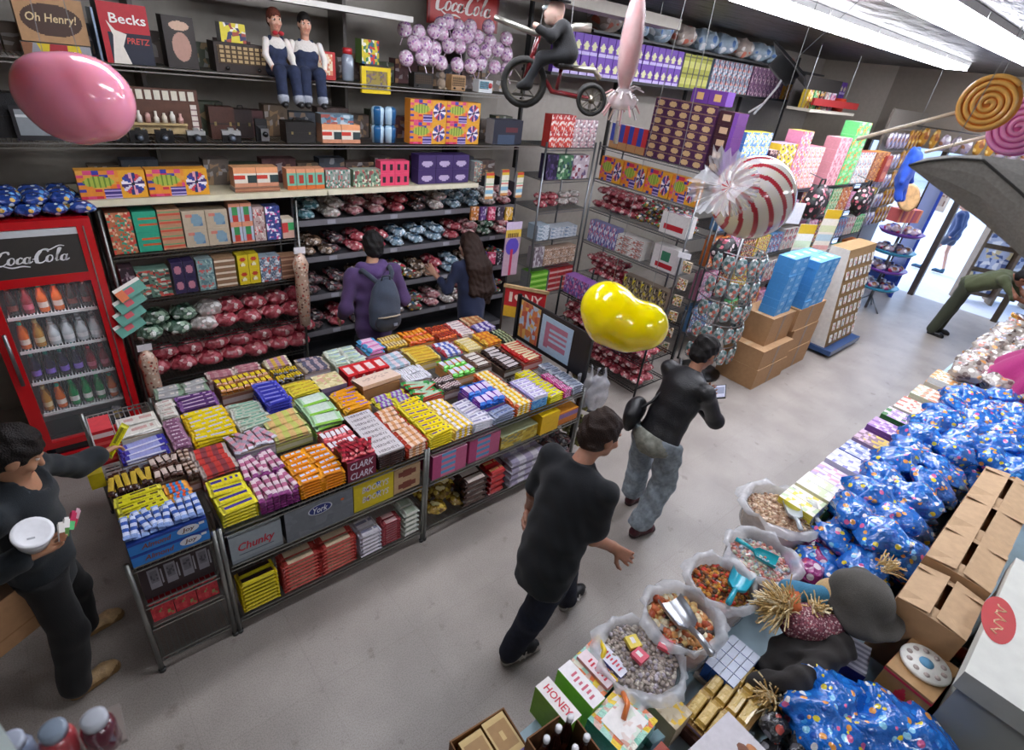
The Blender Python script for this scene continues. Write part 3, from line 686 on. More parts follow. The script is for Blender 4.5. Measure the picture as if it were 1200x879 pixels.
# ------------------------------------------------------------------ lights
def fixture(x, y, L=1.22, label='', grp='fluorescent ceiling strips'):
    t = thing('ceiling_light', label, 'light', (x, y, ZC), 0, grp)
    mb = MB(); mb.box(-L/2, -.15, -.05, L/2, .15, 0, '#d9d9d6'); mb.build('housing', 'paint', t)
    mb = MB(); mb.box(-L/2+.01, -.135, -.11, L/2-.01, .135, -.051, '#f2f4ff'); mb.build('diffuser', 'lamp', t)
for i in range(5): fixture(5.3+i*1.24, 2.83, label='fluorescent strip light in the ceiling row over the wall shelves')
for i in range(8): fixture(3.9+i*1.24, 1.6, label='fluorescent strip light in the ceiling row over the aisle', grp='aisle ceiling strips')
for x, y in ((1.6, 1.72), (2.4, 3.3), (.9, 3.1), (4.4, -1.2), (7, -1.0), (.8, -1.6)): fixture(x, y, label='unseen fluorescent strip light added on the ceiling to light the store', grp='added unseen ceiling strips')  # extra strips added out of view to brighten the shelves and store
w = bpy.data.worlds.new('daylight'); SC.world = w; w.use_nodes = True
nt = w.node_tree; bg = nt.nodes['Background']; sk = nt.nodes.new('ShaderNodeTexSky'); sk.sky_type = 'NISHITA'; sk.sun_disc = False; sk.sun_elevation = R(50); sk.air_density = 1.2; nt.links.new(sk.outputs['Color'], bg.inputs['Color']); bg.inputs['Strength'].default_value = .75
# ------------------------------------------------------------------ drinks cooler
def script_logo(mb, P, U, V, w, col, lift=.002, thick=.012):
    """the swash lettering of the cola sign, drawn with slanted strokes w wide"""
    P, U, V = Vector(P), Vector(U).normalized(), Vector(V).normalized(); n = U.cross(V); s = w/7.6
    def st(pts, r):
        q = []
        for i in range(len(pts)-1):   # Catmull-Rom
            p0, p1, p2, p3 = pts[max(i-1, 0)], pts[i], pts[i+1], pts[min(i+2, len(pts)-1)]
            for k in range(4):
                t = k/4; q.append(tuple(.5*((2*p1[a])+(-p0[a]+p2[a])*t+(2*p0[a]-5*p1[a]+4*p2[a]-p3[a])*t*t+(-p0[a]+3*p1[a]-3*p2[a]+p3[a])*t**3) for a in (0, 1)))
        q.append(pts[-1]); m = len(q)
        L_, R_ = [], []
        for i in range(m):
            a, b = q[max(i-1, 0)], q[min(i+1, m-1)]; dx, dy = b[0]-a[0], b[1]-a[1]; l = math.hypot(dx, dy) or 1
            ww = r*(.35+.65*math.sin(PI*(i+.5)/m))*(1.25 if abs(dy) > abs(dx) else .7)
            for LL, sg in ((L_, 1), (R_, -1)): LL.append((q[i][0]-dy/l*ww*sg, q[i][1]+dx/l*ww*sg))
        T = lambda x, y: P+U*((x+.35*y-3.8)*s)+V*((y-.6)*s)+n*lift
        vs = [T(*a) for a in L_]+[T(*a) for a in R_]
        mb.add(vs, [(m+i, m+i+1, i+1, i) for i in range(m-1)], col)
    def bowl(x, y, rx, ry, r=.12): st([(x+rx*math.cos(a), y+ry*math.sin(a)) for a in np.linspace(.4, 2*PI+.4, 9)], r)
    def bigC(x): st([(x+1.15, 1.25), (x+.95, 1.6), (x+.45, 1.5), (x+.05, .8), (x+.2, .05), (x+.7, -.05), (x+1.15, .35)], .17)
    def c(x): st([(x+.5, .6), (x+.3, .78), (x+.02, .5), (x+.1, .05), (x+.45, .1), (x+.65, .35)], .12)
    def a(x): bowl(x+.25, .38, .27, .38); st([(x+.55, .8), (x+.48, .3), (x+.6, .0), (x+.85, .25)], .1)
    bigC(0); bowl(1.45, .4, .3, .42); c(2.0); a(2.7); st([(3.45, .45), (3.75, .5)], .09)
    bigC(3.8); bowl(5.2, .4, .3, .42); st([(5.75, .2), (6.05, 1.1), (6.15, 1.6), (5.95, 1.55), (5.9, .7), (5.95, .05), (6.2, .15)], .1); a(6.4)
    st([(.7, -.08), (1.6, -.42), (2.6, -.32), (3.4, -.5)], .13); st([(4.3, 1.62), (5.0, 1.5), (5.9, 1.95), (6.5, 1.85)], .12)

FX0, FX1, FY = -.37, .315, 4.62
fr = thing('drinks_cooler', 'tall red glass-fronted drinks cooler with a script sign on top, beside the wall shelves', 'fridge', ((FX0+FX1)/2, FY, 0))
fr['label'] = 'tall red glass-fronted drinks cooler with script lettering across its dark header'
W2 = (FX1-FX0)/2; RED = '#c5161d'
def fpart(nm, mt, f, par=fr): mb = MB(); f(mb); return mb.build(nm, mt, par)
def _cab(mb):
    mb.box(-W2, .06, .03, -W2+.03, .68, 1.93, '#a3131a'); mb.box(W2-.03, .06, .03, W2, .68, 1.93, '#a3131a'); mb.box(-W2, .66, .03, W2, .68, 1.93, '#d4d8da')
    mb.box(-W2, .06, 1.9, W2, .68, 1.93, '#a3131a'); mb.box(-W2+.03, .06, .03, W2-.03, .66, .06, '#202226'); mb.box(-W2+.03, .62, .2, W2-.03, .655, 1.55, '#3a3d42')
fpart('cabinet', 'enamel', _cab)
def _frame(mb):
    mb.box(-W2, 0, .2, -W2+.085, .055, 1.56, RED); mb.box(W2-.085, 0, .2, W2, .055, 1.93, RED); mb.box(-W2, 0, 1.56, -W2+.085, .055, 1.93, RED)
    mb.box(-W2+.085, 0, 1.50, W2-.085, .055, 1.56, RED); mb.box(-W2+.085, 0, .2, W2-.085, .055, .25, RED); mb.box(-W2+.085, 0, 1.88, W2-.085, .055, 1.93, RED)
dr = fpart('door', 'enamel', _frame)
fpart('edge_trim', 'chrome', lambda mb: mb.box(W2-.05, -.006, .24, W2-.043, .0, 1.88, '#c9b8b4'), dr)
fpart('glass_pane', 'glass', lambda mb: mb.box(-W2+.085, .02, .25, W2-.085, .028, 1.50, '#f4f8f8'), dr)
fpart('handle', 'chrome', lambda mb: mb.tube([(-W2+.05, -.03, .8), (-W2+.05, -.035, 1.2)], .012, '#8f9092', 8), dr)
def _head(mb):
    mb.box(-W2+.085, .008, 1.56, W2-.085, .05, 1.86, '#3e3b38'); mb.box(-W2+.085, .004, 1.83, W2-.085, .05, 1.875, '#cfd2d4')
hd_ = fpart('header_panel', 'plastic', _head)
mb = MB(); script_logo(mb, (-.01, .006, 1.69), (1, 0, 0), (0, 0, 1), .4, '#f4f4f4', .003); mb.build('logo', 'paint', hd_)
fpart('kick_plate', 'enamel', lambda mb: (mb.box(-W2+.085, .03, .12, W2-.085, .06, .2, '#1d2026'), mb.box(-W2, .0, .02, W2, .06, .12, RED)))
fpart('air_grille', 'paint', lambda mb: [mb.box(-W2+.1, .045, .135+k*.018, W2-.1, .056, .143+k*.018, '#454a50') for k in range(3)], fr)
fpart('added_lamp_strip', 'added_lamp', lambda mb: mb.box(-W2+.12, .075, 1.5, W2-.12, .1, 1.53, '#f0f4ff'))  # unseen lamp added behind the header to brighten the dark cooler interior
FSH = (1.26, 1.0, .74, .47)
for z in FSH:
    def _wire(mb):
        mb.box(-W2+.09, .07, z-.014, W2-.09, .078, z+.008, '#e6e9ea')
        for k in range(26): x = -W2+.1+k*(2*W2-.2)/25; mb.box(x-.003, .078, z-.006, x+.003, .6, z, '#e2e5e6')
    fpart('shelf', 'paint', _wire)
def bottle(body_c, cap_c, lab_c, h=.2, r=.031, mt='liquid'):
    k = h/.2; prof = [(r*.9, 0), (r, .006*k), (r, .035*k), (r, .075*k), (r, .095*k), (r*.92, .108*k), (r*.7, .13*k), (r*.42, .155*k), (r*.38, .183*k)]
    mb = MB(); mb.lathe(prof, lambda q, i: lab_c if q == 2 else body_c, 14); mb.lathe([(r*.45, .181*k), (r*.47, .184*k), (r*.47, .2*k), (r*.4, .203*k)], cap_c, 12); return mb.mesh('bottle', mt)
B_ = {'orange': bottle('#e06a1c', '#28a080', '#f0e0d0'), 'clear': bottle('#c8d2d6', '#a8b0b4', '#eef0f2', .17, .036), 'green': bottle('#0d8a4a', '#18a060', '#e8f0e8', .21), 'purple': bottle('#241a38', '#2a9a8c', '#8a6cd0', .21),
      'amber': bottle('#b8822c', '#c8b070', '#e0d0a0'), 'red': bottle('#8c2030', '#a83040', '#d06880', .19), 'dark': bottle('#26201e', '#b0322c', '#7a4038')}
rows = [(1.26, ['dark', 'red', 'orange', 'orange', 'dark', 'dark'], 'top shelf of the cooler'), (1.0, ['orange', 'amber', 'clear', 'clear', 'clear', 'clear'], 'second shelf of the cooler'),
        (.74, ['purple', 'purple', 'purple', 'purple', 'red', 'red'], 'third shelf of the cooler'), (.47, ['amber', 'orange', 'green', 'green', 'green', 'orange'], 'lowest shelf of the cooler')]
words_ = dict(dark='dark cola', red='red soda', orange='orange soda', amber='amber soda', clear='clear soda', purple='purple soda', green='green soda')
for z, ks, wh in rows:
    for j, k in enumerate(ks):
        for d_ in range(2):
            put(B_[k], 'soda_bottle', 'bottle of %s standing on the %s' % (words_[k], wh), 'bottle', (FX0+.135+j*.083, FY+.14+d_*.085, z+.002), j*.7, '%s bottles on the %s' % (words_[k], wh))
mb = MB(); mb.box(-.2, -.1, 0, .2, .1, .035, '#b9bcc0', front=P_conf('#c3c5c8', ['#6f7c86', '#9b6c70'], .3, 3)); put(mb.mesh('can_tray', 'card'), 'can_tray', 'flat grey tray lying over the bottles on the cooler top shelf', 'tray', (FX0+.33, FY+.2, 1.466))
mb = MB(); mb.lathe([(.03, 0), (.033, .003), (.033, .09), (.026, .1)], lambda k, i: '#d8c46a' if k == 1 else '#bbb', 14); put(mb.mesh('drink_can', 'foil'), 'drink_can', 'single yellow drink can at the bottom of the cooler', 'can', (FX1-.15, FY+.16, .25))
# ------------------------------------------------------------------ stock helpers
def cbox(w, d, h, front, top=None, side=None, mt='card', res=(12, 10), extra=None, name='candy_box'):
    mb = MB(); b = front if isinstance(front, str) else '#999'
    mb.box(-w/2, 0, 0, w/2, d, h, b, front=front, top=top if top is not None else b, side=side if side is not None else b, back=side if isinstance(side, str) else b, bot=b if isinstance(b, str) else '#777', res=res)
    if extra: extra(mb)
    return (mb.mesh(name, mt), w, d, h)
_rowno = [0]
def row(bx, name, label, cat, P, nx=1, nz=1, ny=1, rz=0., gap=.004, jit=0., group=None, z0=.002):
    """boxes side by side from P (their front corner) along the shelf, nz high, ny deep"""
    me, w, d, h = bx; _rowno[0] += 1; g = None
    if nx*nz*ny > 1: g = group or ' '.join(label.split()[:7])+' set %d' % _rowno[0]
    c, s_ = math.cos(rz), math.sin(rz); out = []
    for j in range(ny):
        for k in range(nz):
            for i in range(nx):
                x = w/2+i*(w+gap); y = j*(d+gap)+random.uniform(0, jit)*.03; X_, Y_ = P[0]+c*x-s_*y, P[1]+s_*x+c*y
                out.append(put(me, name, label, cat, (X_, Y_, P[2]+z0+k*(h+.0015)), rz+random.uniform(-jit, jit)*.08, g))
    return out
def pill(w, d, h, seed, col='#888', flat=.35, n=14, lump=.12):
    """a filled bag lying down: pinched flat at its two ends"""
    r = rnd(seed); ph = [r.uniform(0, 6.28) for _ in range(6)]
    def fn(u):
        e = abs(u.x)**3; q = 1+lump*(math.sin(4*u.x*2+ph[0])*math.sin(5*u.y+ph[1])+.7*math.sin(9*u.y+7*u.z+ph[2])*math.sin(8*u.x+ph[3]))
        return Vector((math.copysign(abs(u.x)**.6, u.x), math.copysign(abs(u.y)**.7, u.y)*(1+.25*e)*q, u.z*(1-.75*e)*q))
    mb = MB(); mb.ell((0, 0, h/2), (w/2, d/2, h/2), col, n*2, fn=fn); return mb
def bagset(mt, n=3, w=.165, d=.14, h=.08, col='#888'): return [pill(w*random.uniform(.9, 1.1), d, h, random.random(), col).mesh('candy_bag', mt) for _ in range(n)]
def heap(meshes, name, label, cat, x0, x1, y0, y1, z, step, layers=1, h=.07, group=None, rz=0., sc=None):
    _rowno[0] += 1; g = group or ' '.join(label.split()[:7])+' lot %d' % _rowno[0]
    for L_ in range(layers):
        y = y0+step*.3*L_
        while y < y1:
            x = x0+step*.35*(L_ % 2)+random.uniform(0, .02)
            while x < x1-step*.2:
                o = put(random.choice(meshes), name, label, cat, (x+step/2, y, z+.012+L_*h*.92+random.uniform(0, .006)), 0, g, sc=sc)
                o.rotation_euler = (random.uniform(-.1, .2), random.uniform(-.08, .08), rz+random.uniform(-.3, .3)); x += step
            y += step*.85
BP = dict(red=('#a4404a', ['#b85660', '#c87c7e', '#8a2c38', '#e0c0bc', '#b04450']), blue=('#7f97a4', ['#d6e2ea', '#3f5d78', '#a8c8dc', '#f0f2f4']), pink=('#c08a8c', ['#e8b8b4', '#f4e8e4', '#a85a62', '#d89898']),
          mix=('#6a5a50', ['#c03040', '#e8e0d8', '#3a6a8a', '#caa040', '#58804a', '#f2f0ec']), green=('#4f6a58', ['#a8c0a8', '#2f5040', '#e4e8e0', '#78947c']), brown=('#5c4838', ['#a8907a', '#3a2a20', '#d8ccc0', '#7a5a44']),
          teal=('#5f8f98', ['#a8d0d8', '#e6eef0', '#38707c', '#c0dce0']), dark=('#3a3032', ['#6a4a4c', '#54545e', '#a89890', '#7a3a40', '#4a3c3c']), white=('#b8b0aa', ['#f2eeea', '#d8d0c8', '#a89890', '#e4b8b8']), gold=('#a8842c', ['#e0c050', '#f0e0a0', '#6a4a18', '#c09a30']))
for k, (b_, p_) in BP.items(): vor_mat('bag_'+k, b_, p_, 30, .6, .22, .8, 20)
BAG = {k: bagset('bag_'+k) for k in BP}
# ------------------------------------------------------------------ wall shelving
def wire_shelf(L, D, col='#8f908c', truss=True, deck=None):
    mb = MB()
    for z in (-.004, -.032): mb.box(0, 0, z-.004, L, .008, z+.004, col); mb.box(0, D-.008, z-.004, L, D, z+.004, col)
    for y0, y1 in ((0, D),):
        for x in (0, L-.008): mb.box(x, 0, -.008, x+.008, D, 0, col)
    if truss:
        n = max(4, int(L/.03))
        for i in range(n): a = L*i/n; b = L*(i+.55)/n; mb.add([(a, .002, -.03), (a+.004, .002, -.03), (b+.004, .002, -.006), (b, .002, -.006)], [(0, 1, 2, 3), (3, 2, 1, 0)], col)
    n = int(L/.026)
    for i in range(n): x = L*(i+.5)/n; mb.box(x-.002, .008, -.007, x+.002, D-.008, -.003, col)
    for k in (1, 2): mb.box(0, D*k/3, -.012, L, D*k/3+.006, -.007, col)
    return mb
def post(h, col='#8f908c', r=.0125): mb = MB(); mb.tube([(0, 0, 0), (0, 0, h)], r, col, 8); mb.tube([(0, 0, 0), (0, 0, .02)], r*1.5, '#555', 8); return mb
def wire_unit(label, P, L, D, zs, h, rz=0., col='#8f908c', truss=True):
    t = thing('wire_shelving', label, 'shelf', P, rz)
    for z in zs: o = wire_shelf(L, D, col, truss).build('wire_shelf', 'chrome', t); o.location = (0, 0, z)
    for x, y in ((-.016, .012), (L+.016, .012), (-.016, D-.012), (L+.016, D-.012)): o = post(h, col).build('post', 'chrome', t); o.location = (x, y, 0)
    return t
YF = 4.76; D3 = .52
ws = thing('display_shelving', 'long cream and wire shelves fixed along the back wall above the cooler', 'shelf', (-.7, YF, 0))
for z, L in ((2.38, 5.25), (2.86, 5.25)): o = wire_shelf(L, D3, '#a5a39c').build('wire_shelf', 'chrome', ws); o.location = (0, 0, z)
mb = MB(); mb.box(.97, 0, 1.985, 4.42, D3, 2.005, '#cfc7a8'); mb.box(.97, -.012, 1.965, 2.75, 0, 2.01, '#d9d2b6'); mb.box(2.76, -.012, 1.965, 4.42, 0, 2.01, '#dcd6bd'); mb.build('cream_shelf', 'paint', ws)
mb = MB(); mb.box(2.0, -.05, 3.36, 3.55, .5, 3.385, '#8b877c'); mb.box(2.0, -.062, 3.35, 3.55, -.05, 3.39, '#dcdad2'); mb.build('top_board', 'paint', ws)
for x in (.02, 1.6, 3.2, 4.5):
    mb = MB(); mb.box(x, D3, 1.9, x+.03, D3+.3, 3.5, '#5f5a52'); mb.build('bracket', 'paint', ws)
mb = MB(); mb.box(-.02, D3+.3, 1.95, 5.25, D3+.31, 3.7, '#8d877b', front=P_band('#969085', [(.24, .245, '#4f4b44'), (.52, .525, '#4f4b44'), (.8, .805, '#4f4b44')]), res=(1, 80)); mb.build('back_panel', 'paint', ws)
wire_unit('dark wire shelving of boxed candy between the cooler and the man in the hoodie', (.40, 4.76, 0), 1.36, .5, (.15, .50, .83, 1.23, 1.60), 1.93, col='#6f706c')
gb = thing('gondola_shelving', 'grey metal shelving loaded with bags of wrapped candy behind the two shoppers', 'shelf', (1.82, 4.95, 0))
for z in (.18, .56, .95, 1.34, 1.69):
    mb = MB(); mb.box(0, 0, z-.03, 2.62, .5, z, '#4a4a4e'); mb.box(0, -.01, z-.045, 2.62, 0, z+.008, '#6e6c70'); b = mb.build('shelf', 'paint', gb)
    for k in range(4): m2 = MB(); m2.box(.3+k*.66, -.014, z-.038, .38+k*.66, -.01, z+.002, '#9a9aa2'); m2.build('price_holder', 'plastic', b)
mb = MB(); mb.box(0, .5, 0, 2.62, .52, 1.95, '#2b2a2c'); mb.build('back_panel', 'paint', gb)
for x in (-.02, 2.62): mb = MB(); mb.box(x, .0, 0, x+.02, .5, 1.94, '#3c3c40'); mb.build('side_panel', 'paint', gb)

def px(p, q, Y=YF): return at_y(p, q, Y).x
# ---- top shelf, z 2.86: old tins, radios and dolls
Z = 2.862; Y = YF+.05
def oh(mb): mb.text('Oh Henry!', (0, -.001, .125), (1, 0, 0), (0, 0, 1), .25, .06, '#e6cf9c', .2)
row(cbox(.34, .16, .24, P_spot('#b98f63', [(.5, .5, .44, .36, '#4a3226')]), '#c9a274', '#8a6a48', res=(64, 40), extra=oh), 'display_box', 'tan candy display box with dark oval and script lettering', 'box', (px(28, 50), Y+.05, Z+.08))
o_ = cbox(.34, .12, .075, P_conf('#777', ['#b5b5b5', '#a8262e', '#8a5a3a', '#d8c020', '#9a9aa0'], 1., 5, (8, 1)), res=(8, 1)); row(o_, 'candy_roll_tray', 'tray of silver, red and yellow candy rolls under the tan display box', 'tray', (px(28, 60), Y, Z))
row(cbox(.2, .16, .3, P_band('#7a2a24', [(.55, 1, '#b89a4a')]), '#9a7a3a'), 'display_box', 'red and ochre display box at the shelf’s end by the tan one', 'box', (px(28, 60)-.33, Y+.02, Z))
mb = MB(); mb.box(0, 0, 0, .012, .2, .3, '#8fa0b4'); put(mb.mesh('picture_frame', 'chrome'), 'metal_strip', 'thin blue metal frame edge between tan box and red tin', 'frame', (px(118, 60), Y, Z))
def bk(mb):
    mb.text('Becks', (.02, -.001, .255), (1, 0, 0), (0, 0, 1), .2, .055, '#f0ece6'); mb.text('PRETZ', (.06, -.001, .135), (1, 0, 0), (0, 0, 1), .13, .035, '#c8463c', .15)
    mb.add([(-.1, -.0012, .0), (0, -.0012, .0), (-.03, -.0012, .1), (.0, -.0012, .17), (-.06, -.0012, .19), (-.1, -.0012, .24), (-.075, -.0012, .16)], [(0, 1, 2, 6), (6, 2, 3, 4), (6, 4, 5)], '#e6ddd0')
row(cbox(.27, .22, .34, lambda u, v: '#1c2030' if v < .52 and u > .12 else '#b3202a', '#b3202a', '#33161a', res=(50, 50), extra=bk), 'pretzel_tin', 'red and navy pretzel tin with big white lettering on the top shelf', 'tin', (px(128, 72), Y, Z))
row(cbox(.19, .14, .31, lambda u, v: ('#c9a890' if v > .75 else P_SP(u, v)) if .2 < u < .85 and v > .15 else '#2d2622', '#3a302a', '#241e1a', res=(16, 20)), 'picture_box', 'dark tall box with a small colour portrait panel beside the pretzel tin', 'box', (px(200, 76), Y, Z)) if False else None
row(cbox(.19, .14, .31, P_spot('#2d2622', [(.52, .82, .32, .09, '#c9a890'), (.52, .42, .3, .28, '#b08878'), (.5, .55, .15, .12, '#5a4a68'), (.6, .3, .16, .1, '#38506a')]), '#3a302a', '#241e1a', res=(40, 60)), 'picture_box', 'dark tall box with a small colour portrait panel beside the pretzel tin', 'box', (px(200, 76), Y, Z))
def radio(label, P, w, h, d, body, grille, mt='wood', knobs=2, dial=None):
    t = thing('radio', label, 'radio', P); mb = MB(); mb.box(-w/2, 0, 0, w/2, d, h, body); mb.build('body', mt, t)
    mb = MB(); mb.box(-w*.44, -.004, h*.3, w*.2 if dial else w*.44, 0, h*.9, grille, front=lambda u, v: grille if int(u*24) % 3 and int(v*12) % 3 else '#4a3a2a', res=(24, 12)); mb.build('grille', 'cloth', t)
    for k in range(knobs): mb = MB(); mb.tube([(w*(-.3+.6*k/max(knobs-1, 1)), -.016, h*.15), (w*(-.3+.6*k/max(knobs-1, 1)), 0, h*.15)], h*.07, '#1a1614', 10); mb.build('knob', 'plastic', t)
    if dial: mb = MB(); mb.tube([(w*.32, -.006, h*.6), (w*.32, 0, h*.6)], h*.22, dial, 16); mb.build('dial', 'plastic', t)
    return t
radio('dark wooden radio with tan slatted grille near the two dolls', (px(288, 82), Y, Z), .37, .19, .16, '#2a1d16', '#b39a70')
row(cbox(.17, .1, .12, P_conf('#d8c83a', ['#3a3a5a', '#a04a3a', '#e8e4d0', '#d8c83a'], .7, 8, (8, 6)), '#d8c83a', res=(8, 6)), 'toy_box', 'yellow printed toy box resting on the wooden radio', 'box', (px(262, 40), Y+.02, Z+.19))
def doll(label, x, hairc, wide, rz):
    P = V3(x, Y-.02, Z); t = thing('doll', label, 'doll', tuple(P), rz, None)
    hd = V3(0, .0, .37); M = axes((0, -1, -.1), (0, 0, 1)); sk = '#d2a088'
    F = Field(h=.006, k=.012); head(F, hd, M, sk, s=.56, lips='#b9806c'); F.cap((0, .01, .26), (0, .005, .32), .028, .03, sk)
    for q in (-1, 1): F.chain([V3(q*.085*wide, 0, .235), V3(q*.11*wide, -.03, .14), V3(q*.09*wide, -.09, .07)], [.024, .022, .018], '#e0d8d0'); F.ell(V3(q*.088*wide, -.1, .055), np.array([.018, .018, .022]), None, sk)
    F.build('body', 'skin', t, (0, 0, 0))
    F = Field(h=.008, k=.03); F.ell((0, .01, .05), np.array([.085*wide, .065, .07]), None, '#27304a'); F.ell((0, .01, .16), np.array([.08*wide, .06, .1]), None, '#27304a')
    for q in (-1, 1): F.chain([V3(q*.045, 0, .045), V3(q*.055, -.15, .05), V3(q*.06, -.18, -.14)], [.045, .04, .038], '#222b44'); F.cap(V3(q*.05, -.03, .15), V3(q*.045, .0, .26), .012, .012, '#27304a')
    F.build('overalls', 'denim', t, (0, 0, 0))
    F = Field(h=.007, k=.01); F.ell((0, .01, .2), np.array([.086*wide, .058, .07]), None, '#d8d2ca'); F.build('shirt', 'cloth', t, (0, 0, 0))
    F = Field(h=.006, k=.01); hair_cap(F, hd, M, hairc, .57); F.build('hair', 'hair', t, (0, 0, 0))
    for q in (-1, 1): F = Field(h=.006, k=.02); F.cap(V3(q*.06, -.175, -.165), V3(q*.062, -.215, -.172), .024, .022, '#141416'); F.cap(V3(q*.06, -.18, -.135), V3(q*.06, -.18, -.125), .041, .041, '#8a8f98', .005); F.build('shoe', 'leather', t, (0, 0, 0))
    return t
t = doll('thin doll with reddish hair and red bow tie sitting on the shelf edge', px(328, 82), '#5a2c20', .92, R(4)); mb = MB(); mb.ell((-.022, -.05, .288), (.024, .012, .016), '#a8202a', 8); mb.ell((.022, -.05, .288), (.024, .012, .016), '#a8202a', 8); mb.build('bow_tie', 'cloth', t)
doll('stout doll with black hair in overalls sitting beside the thin one', px(362, 84), '#15100e', 1.2, R(-8))
row(cbox(.17, .13, .2, P_panel('#b02a28', '#d88a6a', '#e8d8b8', .14, .86, .15, .9, 9, .5), '#c04038', '#8a2020', res=(14, 12)), 'toy_box', 'red lunch-box shaped tin with orange picture beside the dolls', 'tin', (px(374, 84), Y+.02, Z))
t = thing('candy_jar', 'clear candy jar with red lid between red tin and yellow box', 'jar', (px(418, 62), Y+.12, Z)); mb = MB(); mb.lathe([(.045, 0), (.05, .01), (.05, .17), (.035, .2)], '#8f9aa8', 16); mb.build('jar_body', 'liquid', t); mb = MB(); mb.lathe([(.04, .2), (.04, .24), (.03, .245)], '#b8262c', 16); mb.build('lid', 'plastic', t)
t = thing('toy_television', 'yellow toy box with a dim clear window on the shelf edge', 'toy', (px(442, 105), Y-.04, Z-.07)); mb = MB(); w_, h_ = .27, .2
mb.box(-w_/2, 0, 0, w_/2, .012, .03, '#e0c422'); mb.box(-w_/2, 0, h_-.03, w_/2, .012, h_, '#e0c422'); mb.box(-w_/2, 0, .03, -w_/2+.04, .012, h_-.03, '#e0c422'); mb.box(w_/2-.03, 0, .03, w_/2, .012, h_-.03, '#e0c422'); mb.box(-w_/2, .012, 0, w_/2, .03, h_, '#c8aa1c'); mb.build('frame', 'plastic', t)
mb = MB(); mb.box(-w_/2+.04, .006, .03, w_/2-.03, .011, h_-.03, '#8a7a3c', front=P_conf('#94843e', ['#7a6a3c', '#8a7060', '#6a5a6a'], .35, 11, (12, 8)), res=(12, 8)); mb.build('window', 'plastic', t)
row(cbox(.16, .12, .18, P_conf('#c8b82c', ['#c8382a', '#3a7a4a', '#e8e4d0', '#d8c82c', '#2a5a8a'], .7, 12, (8, 8)), '#d0c040', '#5a7a3a', res=(8, 8)), 'toy_box', 'green and yellow toy box with red dots above the yellow window box', 'box', (px(434, 60), Y+.1, Z+.14)) ; put(cbox(.18, .12, .138, '#4a3a34')[0], 'riser_block', 'dark block lifting the green and yellow toy box', 'block', (px(449, 60), Y+.1, Z+.001))
radio('small black radio under the pink lollipop balls', (px(500, 98), Y, Z), .2, .12, .1, '#17130f', '#2a2420', knobs=1)
radio('tan table radio between the black and the white radios', (px(541, 99), Y, Z), .16, .13, .1, '#b08a60', '#9a7a54')
radio('white and pale blue radio with round red dial', (px(573, 101), Y, Z), .17, .11, .1, '#d8dcdc', '#6aa8c0', 'plastic', 0, '#b83a3a')
mb = MB(); mb.ell((0, 0, .05), (.045, .03, .05), '#8a7a68', 10); mb.ell((0, -.005, .115), (.03, .028, .03), '#8a7a68', 10); [mb.ell((q*.03, -.02, .012), (.016, .022, .012), '#a89880', 8) for q in (-1, 1)]; put(mb.mesh('toy_bear', 'cloth'), 'toy_bear', 'tiny brown toy bear between two old radios', 'toy', (px(512, 97)+.07, Y-.02, Z))
# bunch of wrapped ball lollipops hung over the radios
r = rnd(3); vor_mat('lolly_wrap', '#e8cfe0', ['#f0dfea', '#c088b4', '#f4eef2', '#d8a0c4', '#9a68a4'], 45, .5, .25, .3, 30)
mb = MB(); mb.ell((0, 0, 0), (.066, .066, .068), '#c9a3bf', 12); mb.tube([(0, 0, -.066), (.004, 0, -.13)], .004, '#eee', 5); ball = mb.mesh('ball_lollipop', ['lolly_wrap'])
n = 0
for ry in range(4):
    for i in range(9):
        if ry == 3 and (i < 2 or i > 6): continue
        p = at_y(478+i*14+(ry % 2)*7+r.uniform(-4, 4), 68-ry*15+i*1.3+r.uniform(-4, 4), YF+.07+.06*ry+r.uniform(0, .05))
        o = put(ball, 'ball_lollipop', 'pink and lilac wrapped ball lollipop in the big bunch over the radios', 'lollipop', p, r.uniform(0, 6), 'ball lollipops in the bunch'); o.rotation_euler = (r.uniform(-.6, .6), r.uniform(-.6, .6), r.uniform(0, 6))
# enamel sign high on the wall
t = thing('wall_sign', 'red enamel sign with white script high above the lollipop bunch', 'sign', tuple(at_y(545, 8, 5.2))); mb = MB(); mb.box(-.42, 0, -.18, .42, .02, .22, '#a32a28', front=lambda u, v: '#b2322e' if .03 < u < .97 and .05 < v < .95 else '#7a1c1c', res=(34, 20)); mb.build('panel', 'paint', t); mb = MB(); script_logo(mb, (0, -.002, -.0), (1, 0, 0), (0, 0, 1), .68, '#e8e0d8', .003); mb.build('lettering', 'paint', t)
# ---- second shelf, z 2.38: cameras, old cases and game boxes
Z = 2.382
t = thing('glass_display', 'wooden display panel with rows of tiny white bottles and tags', 'display', (px(190, 147), Y+.1, Z+.04)); w_ = .58; mb = MB(); mb.box(-w_/2, 0, 0, w_/2, .03, .3, '#57382a'); mb.box(-w_/2+.04, -.03, .06, w_/2-.1, 0, .075, '#b8a070'); mb.box(-w_/2+.05, -.004, .0, w_/2-.1, 0, .055, '#a8946a'); mb.build('panel', 'wood', t)
mb = MB(); [mb.box(-w_/2+.03+k*.054, -.004, .225, -w_/2+.068+k*.054, 0, .285, '#d8d2c0') for k in range(10)]; mb.box(w_/2-.06, -.004, .01, w_/2-.02, 0, .2, '#d8ccc0', front=P_band('#d8ccc0', [(.2, .25, '#8a6a6a'), (.4, .45, '#8a6a6a'), (.6, .65, '#8a6a6a'), (.8, .85, '#8a6a6a')]), res=(1, 20)); mb.build('tags', 'card', t)
